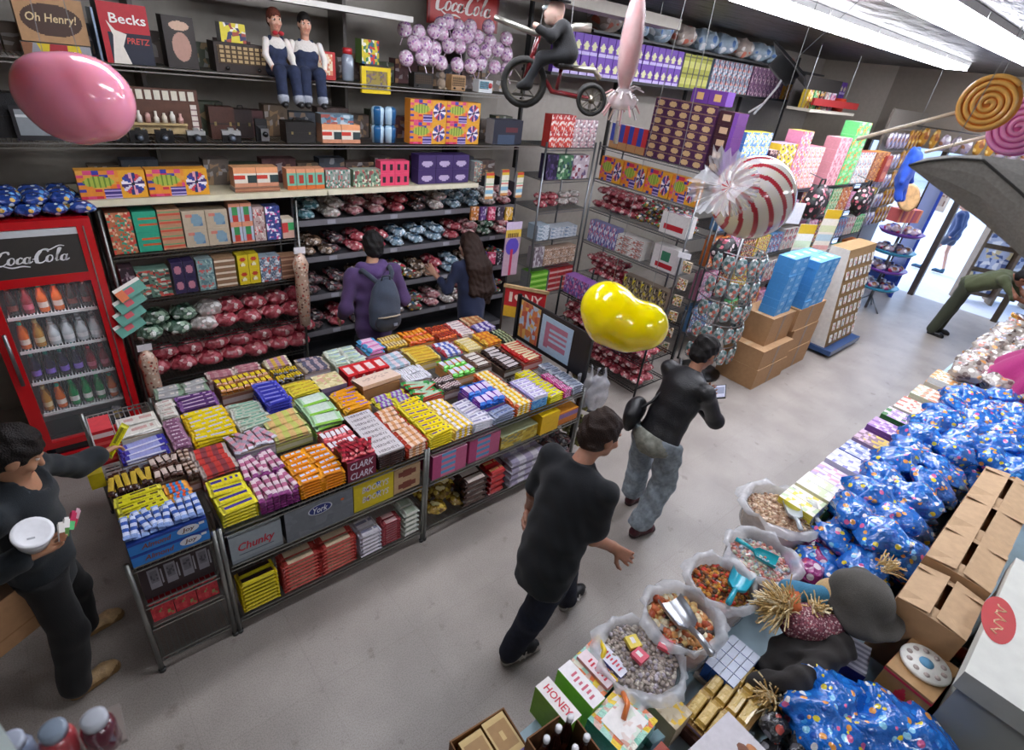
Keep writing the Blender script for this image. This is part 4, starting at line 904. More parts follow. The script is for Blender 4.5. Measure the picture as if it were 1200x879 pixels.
for k in range(7):
    mb = MB(); mb.lathe([(.017, 0), (.018, .03+.01*(k % 3)), (.009, .045+.01*(k % 3)), (.009, .065+.012*(k % 2))], ('#d8cdb8', '#e2ddd0', '#c89a90', '#d8d0c0')[k % 4], 10); b_ = mb.build('bottle', 'plastic', t); b_.location = (-w_/2+.13+k*.052, -.016, .076)
def camera_(label, P, s=1., silver=False):
    t = thing('camera', label, 'camera', P, R(random.uniform(-8, 8))); mb = MB(); mb.box(-.05*s, 0, 0, .05*s, .04*s, .06*s, '#1a191a'); mb.box(-.05*s, -.001, .042*s, .05*s, .041*s, .066*s, '#9a9a98' if silver else '#242324'); mb.box(-.015*s, 0, .066*s, .015*s, .03*s, .08*s, '#8a8a88' if silver else '#1c1c1c'); mb.build('body', 'plastic', t)
    mb = MB(); mb.tube([(0, -.03*s, .028*s), (0, 0, .028*s)], [.019*s, .023*s], '#2b2b2c', 14); mb.tube([(0, -.032*s, .028*s), (0, -.03*s, .028*s)], .014*s, '#5a6470', 12); mb.build('lens', 'plastic', t); mb = MB(); mb.tube([(.035*s, .02*s, .066*s), (.035*s, .02*s, .075*s)], .007*s, '#aaa', 8); mb.build('shutter_button', 'chrome', t)
for k, (p_, lb) in enumerate(((138, 'small black folding camera at the end of the camera row'), (165, 'second black camera below the bottle display'), (195, 'black camera below the pink-tagged edge of the bottle display'))): camera_(lb, (px(p_, 163), Y-.01, Z), 1.15)
camera_('black and silver camera in front of the bottle display corner', (px(233, 163), Y-.01, Z), 1.2, True); camera_('silver-topped camera in front of the brown case', (px(274, 163), Y-.01, Z), 1.3, True)
def case_(label, P, w, h, d, col, mt='leather', rz=0):
    t = thing('vintage_case', label, 'case', P, rz); mb = MB(); mb.box(-w/2, 0, 0, w/2, d, h, col); mb.box(-w/2-.002, -.002, h*.46, w/2+.002, d+.002, h*.5, '#1a1410'); mb.build('shell', mt, t)
    mb = MB(); mb.tube([(-w*.15, d/2, h), (-w*.12, d/2, h+.02), (w*.12, d/2, h+.02), (w*.15, d/2, h)], .005, '#1c1612', 6); mb.build('handle', 'leather', t)
    for q in (-1, 1): mb = MB(); mb.box(q*w*.3-.008, -.006, h*.42, q*w*.3+.008, -.001, h*.54, '#b8a878'); mb.build('latch', 'chrome', t)
case_('brown leather camera case behind the silver camera', (px(272, 158), Y+.15, Z), .18, .23, .1, '#4a2c22'); case_('dark reddish box with latches behind the bellows camera', (px(300, 158), Y+.22, Z), .14, .21, .1, '#2a1e1c'); case_('black carrying case under the dangling doll feet', (px(356, 164), Y, Z), .24, .16, .14, '#1c1815')
case_('black case with a strap near the shelf’s far end by the wall corner', (px(10, 158), Y+.1, Z), .2, .26, .14, '#1a1a1c')
t = thing('bellows_camera', 'old folding bellows camera standing with its silver front', 'camera', (px(312, 164), Y-.02, Z)); mb = MB(); mb.box(-.045, .05, 0, .045, .08, .17, '#1b1b1d'); mb.build('body', 'leather', t); mb = MB(); [mb.box(-.035+.004*k, .04-.012*k, .03, .035-.004*k, .05-.012*k, .12-.006*k, '#222' if k % 2 else '#2f2f31') for k in range(5)]; mb.build('bellows', 'leather', t); mb = MB(); mb.box(-.03, -.02, .02, .03, -.012, .11, '#9a9a9c'); mb.tube([(0, -.035, .07), (0, -.02, .07)], .02, '#3a3a3c', 12); mb.build('lens_board', 'chrome', t)
t = thing('framed_panel', 'black framed grey panel leaning behind the pink bean', 'frame', (px(58, 166), Y+.02, Z)); mb = MB(); mb.box(-.15, 0, 0, .15, .015, .2, '#17181c'); mb.build('frame', 'plastic', t); mb = MB(); mb.box(-.13, -.003, .03, .13, 0, .18, '#7d8488', front=P_band('#868c90', [(.7, .8, '#d0d4d6')]), res=(1, 10)); mb.build('panel', 'plastic', t); t.rotation_euler = (R(-8), 0, 0)
row(cbox(.13, .1, .2, P_spot('#c8a850', [(.5, .5, .3, .3, '#4a3a20')]), '#c8a850'), 'toy_box', 'ochre box with a dark disc half hidden by the pink bean', 'box', (px(18, 125), Y+.2, Z+.0))
SPIN = ['#3a2a6a', '#d8d4e0', '#c8384a', '#24306a', '#e0a0b0', '#503080', '#2a4a9a', '#f0e8f0']
def P_game(seed=0):
    r = rnd(seed); conf = P_conf('#e08a30', ['#c8284a', '#3a3a9a', '#e0a040', '#d84a7a', '#e07a28'], .75, seed, (9, 8))
    def f(u, v):
        if u > .6:
            x, y = (u-.8)/.17, (v-.5)/.4; d = math.hypot(x, y)
            if d < 1: return SPIN[int((math.atan2(y, x)+PI)/(2*PI)*16) % 8] if d > .16 else '#181828'
            return '#e0a028'
        if ((u-.3)/.22)**2+((v-.6)/.2)**2 < 1: return '#a8b848' if int(u*40) % 3 else '#6a8a30'
        if u > .36 and v < .36: return '#3a2a7a' if int(v*24) % 3 else '#b8a8d8'
        return conf(u, v)
    return f
GAME = cbox(.4, .1, .19, P_game(4), '#e09a34', '#d8862c', res=(40, 20), name='game_box')
row(GAME, 'game_box', 'orange game box with colour wheel stacked on the camera shelf', 'box', (px(478, 164)+.05, Y, Z), 2, 2, gap=.006)
def cup_pack(c): mb = MB(); mb.lathe([(.05, 0), (.058, .12), (.05, .14), (.03, .15)], lambda k, i: c if (i//3) % 2 else '#bcd8e8', 16); return mb.mesh('sweet_tub', 'plastic')
for i in range(2):
    for k in range(2): put(cup_pack('#1c5a8c'), 'sweet_tub', 'round blue printed tub stacked beside the orange game boxes', 'tub', (px(442, 164)+.07+i*.122, Y+.07, Z+.001+k*.152), i, 'blue printed tubs')
ORW = cbox(.17, .12, .15, lambda u, v: '#e8a070' if v > .72 else ('#c83a2a' if .35 < v < .62 and u < .55 else ('#2a3a3a' if u > .6 and .2 < v < .6 else ('#e0d8c8' if v > .2 else '#c88a6a'))), '#d8a070', '#c09070', res=(10, 10))
row(ORW, 'candy_box', 'orange and white candy box with dark window beside the black case', 'box', (px(381, 164), Y, Z), 2, 1)
row(cbox(.29, .12, .08, P_conf('#7a98a8', ['#4a6a80', '#b8c8d0', '#a85a50'], .5, 15), '#90aab8', res=(10, 4)), 'candy_box', 'flat grey-blue box lying on the orange and white boxes', 'box', (px(381, 164), Y+.01, Z+.143))
row(cbox(.4, .13, .24, lambda u, v: '#5a2028' if .5 < v < .7 and .4 < u < .8 else ('#3a4a60' if v < .4 and abs(u-.45) < .3 else '#1c2030'), '#262c40', res=(12, 10)), 'toy_box', 'dark navy toy car box at the end of the camera shelf', 'box', (px(573, 165)+.09, Y, Z))
# ---- cream shelf, z 2.005
Z = 2.007
row(GAME, 'game_box', 'orange game box with colour wheel on the cream shelf', 'box', (px(92, 230)+.015, Y-.02, Z), 2, 1, gap=.01)
row(ORW, 'candy_box', 'orange and white candy box with dark window on the cream shelf', 'box', (px(272, 215)+.03, Y-.01, Z+.04), 2, 1)
row(cbox(.352, .14, .036, P_band('#8a5a44', [(.3, .7, '#b07a5a')]), '#c8a890'), 'carton_tray', 'shallow brown carton tray under the orange and white boxes on the cream shelf', 'tray', (px(272, 215)+.026, Y-.015, Z))
row(cbox(.078, .1, .17, lambda u, v: '#e09a70' if v > .75 else ('#a8382c' if .3 < v < .7 and .3 < u < .7 else '#70b098' if v > .15 else '#d06a30'), '#e0a078', '#c88a68', res=(8, 10)), 'candy_box', 'narrow peach candy box with teal window and red dot', 'box', (px(332, 212)+.05, Y, Z), 4, 1)
GR = cbox(.112, .1, .155, P_conf('#8a9a90', ['#b85a5a', '#d8dcd4', '#4a7a6a', '#a8a09a'], .65, 17), '#b86a6a', '#7a8a80', res=(9, 9))
row(GR, 'candy_box', 'grey-green candy box with pink lid next to the peach boxes', 'box', (px(377, 212)+.06, Y, Z), 2, 1)
row(cbox(.135, .1, .15, P_conf('#7a9a80', ['#c86a60', '#d8dcc4', '#4a6a5a', '#8a4a4a'], .65, 18), '#a8b0a0', '#7a8a70', res=(9, 9)), 'candy_box', 'mossy green patterned candy box left of the pink-and-black stack', 'box', (px(410, 212)+.06, Y, Z), 2, 1)
row(cbox(.15, .1, .11, lambda u, v: '#2a1a24' if abs((u*2 % 1)-.5) < .28 and .2 < v < .75 else '#e0466a', '#e85a7a', '#c83a5a', res=(14, 8)), 'candy_box', 'hot pink candy box with black windows on the cream shelf', 'box', (px(440, 212)+.08, Y, Z), 2, 2)
row(cbox(.2, .14, .135, P_spot('#3d2a60', [(.5, .4, .3, .22, '#b8a8c8'), (.5, .52, .26, .2, '#3d2a60')]), '#4a3670', '#35245a', res=(16, 12)), 'chocolate_box', 'deep purple box with a pale swoosh on the cream shelf', 'box', (px(484, 211)+.09, Y, Z), 3, 2)
row(cbox(.1, .1, .1, P_conf('#7a8a80', ['#b0b8a8', '#5a6a70', '#a86a60'], .6, 21), '#9aa', res=(8, 8)), 'candy_box', 'speckled grey box at the end of the purple boxes', 'box', (px(548, 209)+.12, Y, Z), 1, 2)
PST = cbox(.1, .03, .27, P_band('#e6e2d0', [(0, .1, '#d89a5a'), (.2, .35, '#8ab8d0'), (.45, .5, '#d86a60'), (.55, .62, '#a8c8a0'), (.8, .92, '#d8b83a'), (.92, 1, '#c84a3a')]), '#d8b83a', res=(1, 20))
for k, (p_, lb) in enumerate(((575, 'pastel striped card pack hanging nearest the purple boxes'), (592, 'middle pastel striped card pack hanging by the corner post'), (609, 'pastel striped card pack hanging against the corner post'))): put(PST[0], 'hanging_pack', lb, 'pack', (px(p_, 205, 4.7), 4.7-.01*k, 1.85+.03*(k % 2)), R(-6+k*5))
# ---- blue packs lying on the cooler
vor_mat('blue_pack', '#2a4a9a', ['#5a9ad8', '#d8e4f0', '#1a2a6a', '#c8a040', '#8ac0e8'], 30, .42, .2, .6, 16)
heap(bagset('blue_pack', 3, .15, .11, .07), 'candy_bag', 'shiny blue candy pack heaped on top of the drinks cooler', 'bag', FX0+.03, FX1-.03, FY+.1, FY+.4, 1.932, .14, 2, .06)
# ---- wire unit beside the cooler: boxes
ux = .42; Y = 4.79
Z = 1.602
row(cbox(.15, .15, .1, P_conf('#b8704a', ['#c8463a', '#3a9a80', '#d8a080', '#c85a3a', '#e0c8a8'], .7, 31), '#a86a50', '#3a8a72', res=(10, 6)), 'candy_box', 'orange and teal candy box stacked at the cooler end of the wire shelf', 'box', (ux, Y, Z), 1, 3)
row(cbox(.15, .15, .15, lambda u, v: '#c85a30' if (.25 < v < .45 or .55 < v < .75) and u > .2 else '#2fa080', '#35a888', '#2a8a70', res=(10, 10)), 'candy_box', 'bright teal candy box with orange lettering bands', 'box', (ux+.16, Y, Z), 1, 2)
row(cbox(.15, .15, .06, P_band('#b88a6a', [(.2, .5, '#c8503a'), (.6, .8, '#58a070')]), '#c0a080', res=(1, 8)), 'candy_box', 'flat tan and red candy box stacked beside the teal boxes', 'box', (ux+.32, Y, Z), 1, 5)
row(cbox(.16, .14, .14, P_spot('#b8a890', [(.6, .5, .25, .35, '#7a98a8'), (.3, .75, .2, .12, '#c87a6a'), (.75, .3, .12, .15, '#5a7a9a')]), '#c8b8a0', '#a89880', res=(14, 12)), 'candy_box', 'beige candy box with a blue-grey figure on its front', 'box', (ux+.48, Y, Z), 2, 2)
row(cbox(.085, .11, .16, lambda u, v: '#d89070' if v > .8 or v < .12 else ('#3a8a50' if v > .45 else '#b83a30') if .3 < u < .75 else '#a8b0c0', '#d8a080', '#c08a70', res=(8, 12)), 'candy_box', 'slim peach box with red and green ovals above the wire edge', 'box', (ux+.82, Y, Z), 2, 2)
row(cbox(.09, .11, .14, P_conf('#b8a09a', ['#c85a5a', '#d8d0c8', '#8a5a5a'], .5, 33), '#c8b0a8', res=(8, 10)), 'candy_box', 'dusty pink patterned box between the slim peach ones and the blue box', 'box', (ux+1.0, Y, Z), 1, 2)
row(cbox(.12, .11, .14, P_conf('#3a4a8a', ['#d0589a', '#e0e0ec', '#24306a'], .5, 34), '#4a5a9a', res=(8, 10)), 'candy_box', 'indigo and pink candy box near the end of the wire unit', 'box', (ux+1.1, Y, Z), 1, 2)
row(cbox(.1, .11, .17, lambda u, v: '#d8d0c0' if v > .8 else ('#c03a3a' if u < .5 and v > .3 else '#3a9a5a' if v > .4 else '#c8a090'), '#d8c8b0', res=(8, 10)), 'candy_box', 'cream box with red and green tubs at the wire unit’s end', 'box', (ux+1.23, Y, Z), 1, 1)
Z = 1.232
row(cbox(.09, .13, .13, P_conf('#33262c', ['#8a7a80', '#5a3a4a', '#c0b0b0'], .4, 41), '#4a3a40', res=(8, 8)), 'candy_box', 'blackish candy box next to the cooler’s red side', 'box', (ux, Y, Z), 1, 2)
row(cbox(.22, .14, .11, P_conf('#5a7a6a', ['#a83a3a', '#2a3430', '#b8c8b8', '#c05a4a'], .6, 42), '#6a8a7a', res=(12, 7)), 'candy_box', 'green and red candy box behind the hanging cards', 'box', (ux+.1, Y, Z), 1, 2)
row(cbox(.08, .12, .13, P_spot('#2f2748', [(.5, .5, .3, .25, '#b87a8a'), (.5, .5, .14, .12, '#e8e0e8')]), '#3a3058', res=(10, 12)), 'candy_box', 'midnight purple box with a small pink figure', 'box', (ux+.34, Y, Z), 2, 2)
row(cbox(.12, .12, .13, P_conf('#7f9a98', ['#c85a5a', '#a8c0b8', '#5a7a80'], .55, 43), '#98aaa8', res=(9, 9)), 'candy_box', 'sea-grey patterned box beside the midnight purple ones', 'box', (ux+.52, Y, Z), 1, 2)
row(cbox(.16, .14, .05, P_band('#8a6a50', [(.3, .6, '#d8c8b0')]), '#a08060', res=(1, 6)), 'candy_box', 'flat brown box stack beside the yellow boxes', 'box', (ux+.65, Y, Z), 1, 5)
row(cbox(.085, .12, .13, P_spot('#d0b820', [(.5, .7, .28, .14, '#b83a2a'), (.5, .35, .22, .14, '#e8e0c0'), (.3, .35, .1, .1, '#8a5a3a')]), '#d8c42c', '#c0a81c', res=(10, 12)), 'candy_box', 'bright yellow candy box with red spots on the wire shelf', 'box', (ux+.83, Y, Z), 2, 2)
row(cbox(.085, .12, .11, P_conf('#8a9aa8', ['#c85a50', '#d8dce0', '#4a5a70'], .55, 45), '#98a8b4', res=(8, 8)), 'candy_box', 'blue-grey candy box next to the bright yellow ones', 'box', (ux+1.01, Y, Z), 2, 2)
row(cbox(.15, .13, .05, P_band('#7a5440', [(.3, .6, '#b08a70')]), '#9a7458', res=(1, 6)), 'candy_box', 'flat dark tan boxes at the end beside the patterned tube', 'box', (ux+1.19, Y, Z), 1, 4)
# bags on the lower wire shelves
for z, sp in ((.832, (('green', .0, .42, 'green bag of sweets on the wire shelf below the boxes'), ('white', .42, .56, 'pale bag with a white tag between green and red bags'), ('red', .58, 1.34, 'glossy red bag of candy on the wire shelf'))), (.502, (('red', .0, 1.34, 'long red bag of licorice on the low wire shelf'),))):
    for k, a, b, lb in sp: heap(BAG[k], 'candy_bag', lb, 'bag', ux+a, ux+b, 4.88, 5.1, z, .2, 2, .115, sc=(1.3, 1.35, 1.5))
# ---- bags heaped on the grey shelving
seq = {1.692: ('teal', 'white', 'pink', 'pink', 'red', 'dark', 'white', 'blue', 'blue', 'white', 'pink'), 1.342: ('brown', 'dark', 'red', 'red', 'blue', 'blue', 'blue', 'red', 'pink', 'green', 'pink'), .952: ('dark', 'dark', 'brown', 'dark', 'mix', 'brown', 'red', 'blue', 'brown', 'mix', 'mix'),
       .562: ('dark', 'red', 'dark', 'mix', 'white', 'mix', 'pink', 'white', 'pink', 'green', 'mix')}
names = dict(teal='aqua', white='white', pink='pink', red='dark red', dark='blackish', blue='pale blue', brown='brown', mix='many-coloured', green='green', gold='yellow')
lv = {1.692: 'top', 1.342: 'second', .952: 'middle', .562: 'fourth', .182: 'lowest'}
for z, ks in seq.items():
    for j, k in enumerate(ks):
        heap(BAG[k], 'candy_bag', '%s bag of wrapped candy, %s place along the %s grey shelf' % (names[k], ('first', 'second', 'third', 'fourth', 'fifth', 'sixth', 'seventh', 'eighth', 'ninth', 'tenth', 'eleventh')[j], lv[z]), 'bag', 1.84+j*.235, 1.84+j*.235+.22, 5.0, 5.3, z, .18, 2 if z > .5 else 1, .08)
# hanging tubes of patterned candy and cards at the unit's ends
vor_mat('tube_print', '#d8b8a0', ['#a83a30', '#e8d8c8', '#6a3a30', '#d89070'], 40, .4, .35, .2, 20)
def dangler(label, x, y, ztop, L=.55, w=.05):
    t = thing('hanging_bag', label, 'bag', (x, y, ztop)); mb = MB(); mb.lathe([(.01, -L), (w*.8, -L+.03), (w, -L*.6), (w*.95, -.2), (w*1.15, -.1), (w*.7, -.03), (.01, 0)], '#d8b8a0', 14); mb.build('pouch', 'tube_print', t); mb = MB(); mb.box(-.05, -.004, -.005, .05, .004, .05, '#dcd8da'); mb.build('header_card', 'card', t); mb = MB(); mb.tube([(0, 0, .05), (0, .02, .1), (0, .04, .1)], .003, '#999', 5); mb.build('hook', 'chrome', t)
dangler('long patterned hanging bag at the post between the two shelf units', px(351, 295, 4.68), 4.68, 1.5, .72, .06); dangler('patterned hanging bag beside the cooler’s lower half', px(170, 410, 4.66), 4.66, .86, .55, .06)
for k in range(4):
    mb = MB(); mb.box(-.1, -.003, 0, .1, .003, .1, '#b8ccc4', front=lambda u, v, k=k: '#e8e4da' if v > .8 else ('#d87040' if u < .3 and k == 3 else '#c8505a' if .3 < u < .6 and .3 < v < .6 else '#5a9a8a' if v < .7 else '#2f4a44'), res=(10, 8))
    o = put(mb.mesh('hanging_card', 'card'), 'hanging_card', ('lowest', 'second lowest', 'third', 'topmost orange-cornered')[k]+' teal hanging card pack beside the cooler’s red side', 'card', tuple(at_y(158, 388-k*14, 4.6)), R(20)); o.rotation_euler = (R(-25), R(-22), R(14))
# darker boxes standing behind the front row, filling the shelves to the back
for z, x0, x1, h, y, wh in ((2.382, .95, 4.3, .24, 5.12, 'camera shelf'), (2.007, .42, 4.2, .2, 5.08, 'cream shelf'), (2.862, -.3, 4.2, .2, 5.12, 'top shelf')):
    x = x0; k = 0
    while x < x1:
        c = ('#5a4a44', '#4a5058', '#6a5a48', '#5a3a3a', '#48503f', '#6a6058')[(k*5+int(z*10)) % 6]; w = .19+.05*(k % 3)
        row(cbox(w, .12, h*(.8+.2*(k % 2)), P_conf(c, [mixh(c, '#ffffff', .25), mixh(c, '#000000', .3), mixh(c, '#c8a070', .4)], .45, k, (7, 6)), c, c, res=(7, 6)), 'backing_box', 'drab carton at the rear of the %s, %s from the cooler end' % (wh, ('first', 'second', 'third', 'fourth', 'fifth', 'sixth', 'seventh', 'eighth', 'ninth', 'tenth', 'eleventh', 'twelfth', 'thirteenth', 'fourteenth', 'fifteenth', 'sixteenth', 'seventeenth', 'eighteenth', 'nineteenth', 'twentieth', 'twenty-first', 'twenty-second')[min(k, 21)]), 'box', (x, y, z)); x += w+.012; k += 1
t = thing('lolly_board', 'purple hanging display board with yellow banner beside the corner post', 'display', tuple(at_y(603, 262, 4.66)), R(-4)); mb = MB(); mb.box(-.11, -.006, -.62, .11, .006, .02, '#8a6aa0', front=lambda u, v: '#d8b84a' if .72 < v < .86 else ('#d0c0d8' if v >= .86 else ('#b83050' if abs(u-.5) < .09 and v < .5 else ('#5a48b0' if ((u-.5)/.42)**2+((v-.55)/.16)**2 < 1 else '#b89aa8'))), res=(24, 50)); [mb.box(-.075+.026*k, -.008, -.16, -.06+.026*k, -.0062, -.11, '#6a4a2a') for k in range(6)]; mb.build('board', 'card', t); mb = MB(); mb.tube([(0, 0, .02), (0, .06, .08)], .004, '#888', 5); mb.build('hook', 'chrome', t)
for k in range(10): c_ = ('#b8702a', '#5a3a78', '#c84a6a', '#3a3040', '#d8a83a')[k % 5]; put(cbox(.09, .03, .14, P_conf(c_, [c_, mixh(c_, '#ffffff', .4), mixh(c_, '#000000', .4)], .8, k, (6, 8)), c_, c_, res=(6, 8))[0], 'peg_pack', ('orange', 'purple', 'pink', 'blackish', 'amber')[k % 5]+' small pack hung beside the purple board, '+('upper', 'lower')[k//5]+' row', 'pack', tuple(at_y(556+(k % 5)*10, 258+(k//5)*52, 4.7)), R(random.uniform(-15, 15)))
# ------------------------------------------------------------------ the long table of candy bars
TG = '#9a9c98'
def tbl(label, x0, x1, zs, h):
    t = wire_unit(label, (x0, 2.42, 0), x1-x0, 1.5, zs, h, 0, TG); return t
tbl('narrow end wire rack of the candy bar table with blue cartons on top', -.04, .315, (.12, .39, .56, .84), .87)
tbl('middle wire rack of the candy bar table holding silver and grey cartons', .375, 1.625, (.13, .57, .84), .87)
tbl('far wire rack of the candy bar table beside the hanging plastic bags', 1.68, 3.2, (.13, .57, .84), .87)
ZT = .842
def bar(L, W, T, base, end=None, ink=None, kind=1, seed=0, mt='foil'):
    """a flow-wrapped bar along X: crimped flat ends, lettering blocks along its top"""
    end = end or base; ink = ink or base; r = rnd(seed)
    xs = [-L/2, -L/2+.01, -L/2+.02]+[-L/2+.02+(L-.04)*k/10 for k in range(1, 10)]+[L/2-.02, L/2-.01, L/2]
    mb = MB(); vs, fs, cs = [], [], []
    for k, x in enumerate(xs):
        e = min(k, len(xs)-1-k); t = T*(.12 if e < 2 else 1); w = W*(.98 if e < 2 else .94)
        z0 = T*.5-t*.5
        vs += [(x, -w/2, z0+t*.5), (x, -w*.42, z0+t*.9), (x, -w*.16, z0+t), (x, w*.16, z0+t), (x, w*.42, z0+t*.9), (x, w/2, z0+t*.5), (x, w*.35, z0), (x, -w*.35, z0)]
    for k in range(len(xs)-1):
        e = min(k, len(xs)-2-k)
        for i in range(8):
            j = (i+1) % 8; fs.append((k*8+i, k*8+j, k*8+8+j, k*8+8+i)[::-1])
            c = base
            if e < 2: c = end
            elif kind == 1 and i in (1, 2, 3) and 2 <= e: c = ink if (i == 2 and r.random() < .75) else base
            elif kind == 2 and i in (1, 2, 3): c = ink if e > 2 else end
            elif kind == 3: c = ink if (k//2) % 2 and i in (0, 1, 2, 3, 4) else base
            elif kind == 4 and i in (0, 1, 5): c = ink
            cs.append(c)
    mb.add(vs, fs, cs, 0, False); return mb.mesh('candy_bar', mt)
def tray(x0, x1, y0, y1, z, h, col, label, front=None):
    mb = MB(); f = front or P_band(col, [(.25, .7, mixh(col, '#ffffff', .35))]); t = .003
    mb.box(x0, y0, 0, x1, y0+t, h, col, front=f, res=(1, 8)); mb.box(x0, y1-t, 0, x1, y1, h, col); mb.box(x0, y0+t, 0, x0+t, y1-t, h, col); mb.box(x1-t, y0+t, 0, x1, y1-t, h, col); mb.box(x0+t, y0+t, .0, x1-t, y1-t, h-.003, '#b09a80')
    cx, cy = (x0+x1)/2, (y0+y1)/2; mb.v = [(v[0]-cx, v[1]-cy, v[2]) for v in mb.v]
    return put(mb.mesh('display_carton', 'card'), 'display_carton', label, 'carton', (cx, cy, z+.002))
KIND = ['candy_bar', 'chocolate_bar', 'wafer_bar', 'nougat_bar', 'toffee_bar', 'fruit_bar']
def stack(i, rect, al, W, T, ly, spec, label, base=True, tilt=0., jit=.06, name=None, hb=None, cap=99):
    """bars filling a rectangle (x0, x1, y0, y1); al: 'x' or 'y' is the way the bars lie; ly layers on a carton"""
    x0, x1, y0, y1 = rect; x0 -= .004; x1 += .004; y0 -= .004; y1 += .004; b, e, k_, kd = spec; g = label; nm = name or KIND[i % 6]
    L = (x1-x0 if al == 'x' else y1-y0)-.006
    if al == 'y' and L > .2: L2 = L/2; nl = 2
    elif al == 'x' and L > .26: L2 = L/2; nl = 2
    else: L2 = L; nl = 1
    across = (y1-y0) if al == 'x' else (x1-x0); n = max(1, int(across/W+.35)); st_ = across/n
    me = bar(L2-.004, st_*.94, T, b, e, k_, kd, i)
    me2 = bar(L2-.004, st_*.94, T, b, e, k_, kd, i+50)
    z = ZT
    if base:
        h = hb or random.uniform(.055, .085); tray(x0+.001, x1-.001, y0+.001, y1-.001, ZT, h, mixh(b, '#8a7a6a', .25), 'open carton under the '+' '.join(label.split()[:10])); z = ZT+h+.003
    cnt = 0
    for q in range(ly):
        for a in range(n):
            for s_ in range(nl):
                top = q == ly-1; dz = (a*tilt if top else 0)
                u = -across/2+st_*(a+.5); v = (-L/2+L2*(s_+.5)) if nl > 1 else 0
                if nl > 1: v = -L/2-.0+L2*(s_+.5)
                jx = random.uniform(-jit, jit)*(.25 if not top else 1)
                cx, cy = (x0+x1)/2, (y0+y1)/2
                P = (cx+v+jx*.06, cy+u, z+.001+q*(T+.0008)+dz) if al == 'x' else (cx+u, cy+v+jx*.06, z+.001+q*(T+.0008)+dz)
                o = put(random.choice((me, me2)), nm, label, 'candy bar', P, 0, g)
                o.rotation_euler = (random.uniform(-.04, .04) if top else 0, 0, (0 if al == 'x' else PI/2)+jx*(1. if top else .3)); cnt += 1
    return cnt
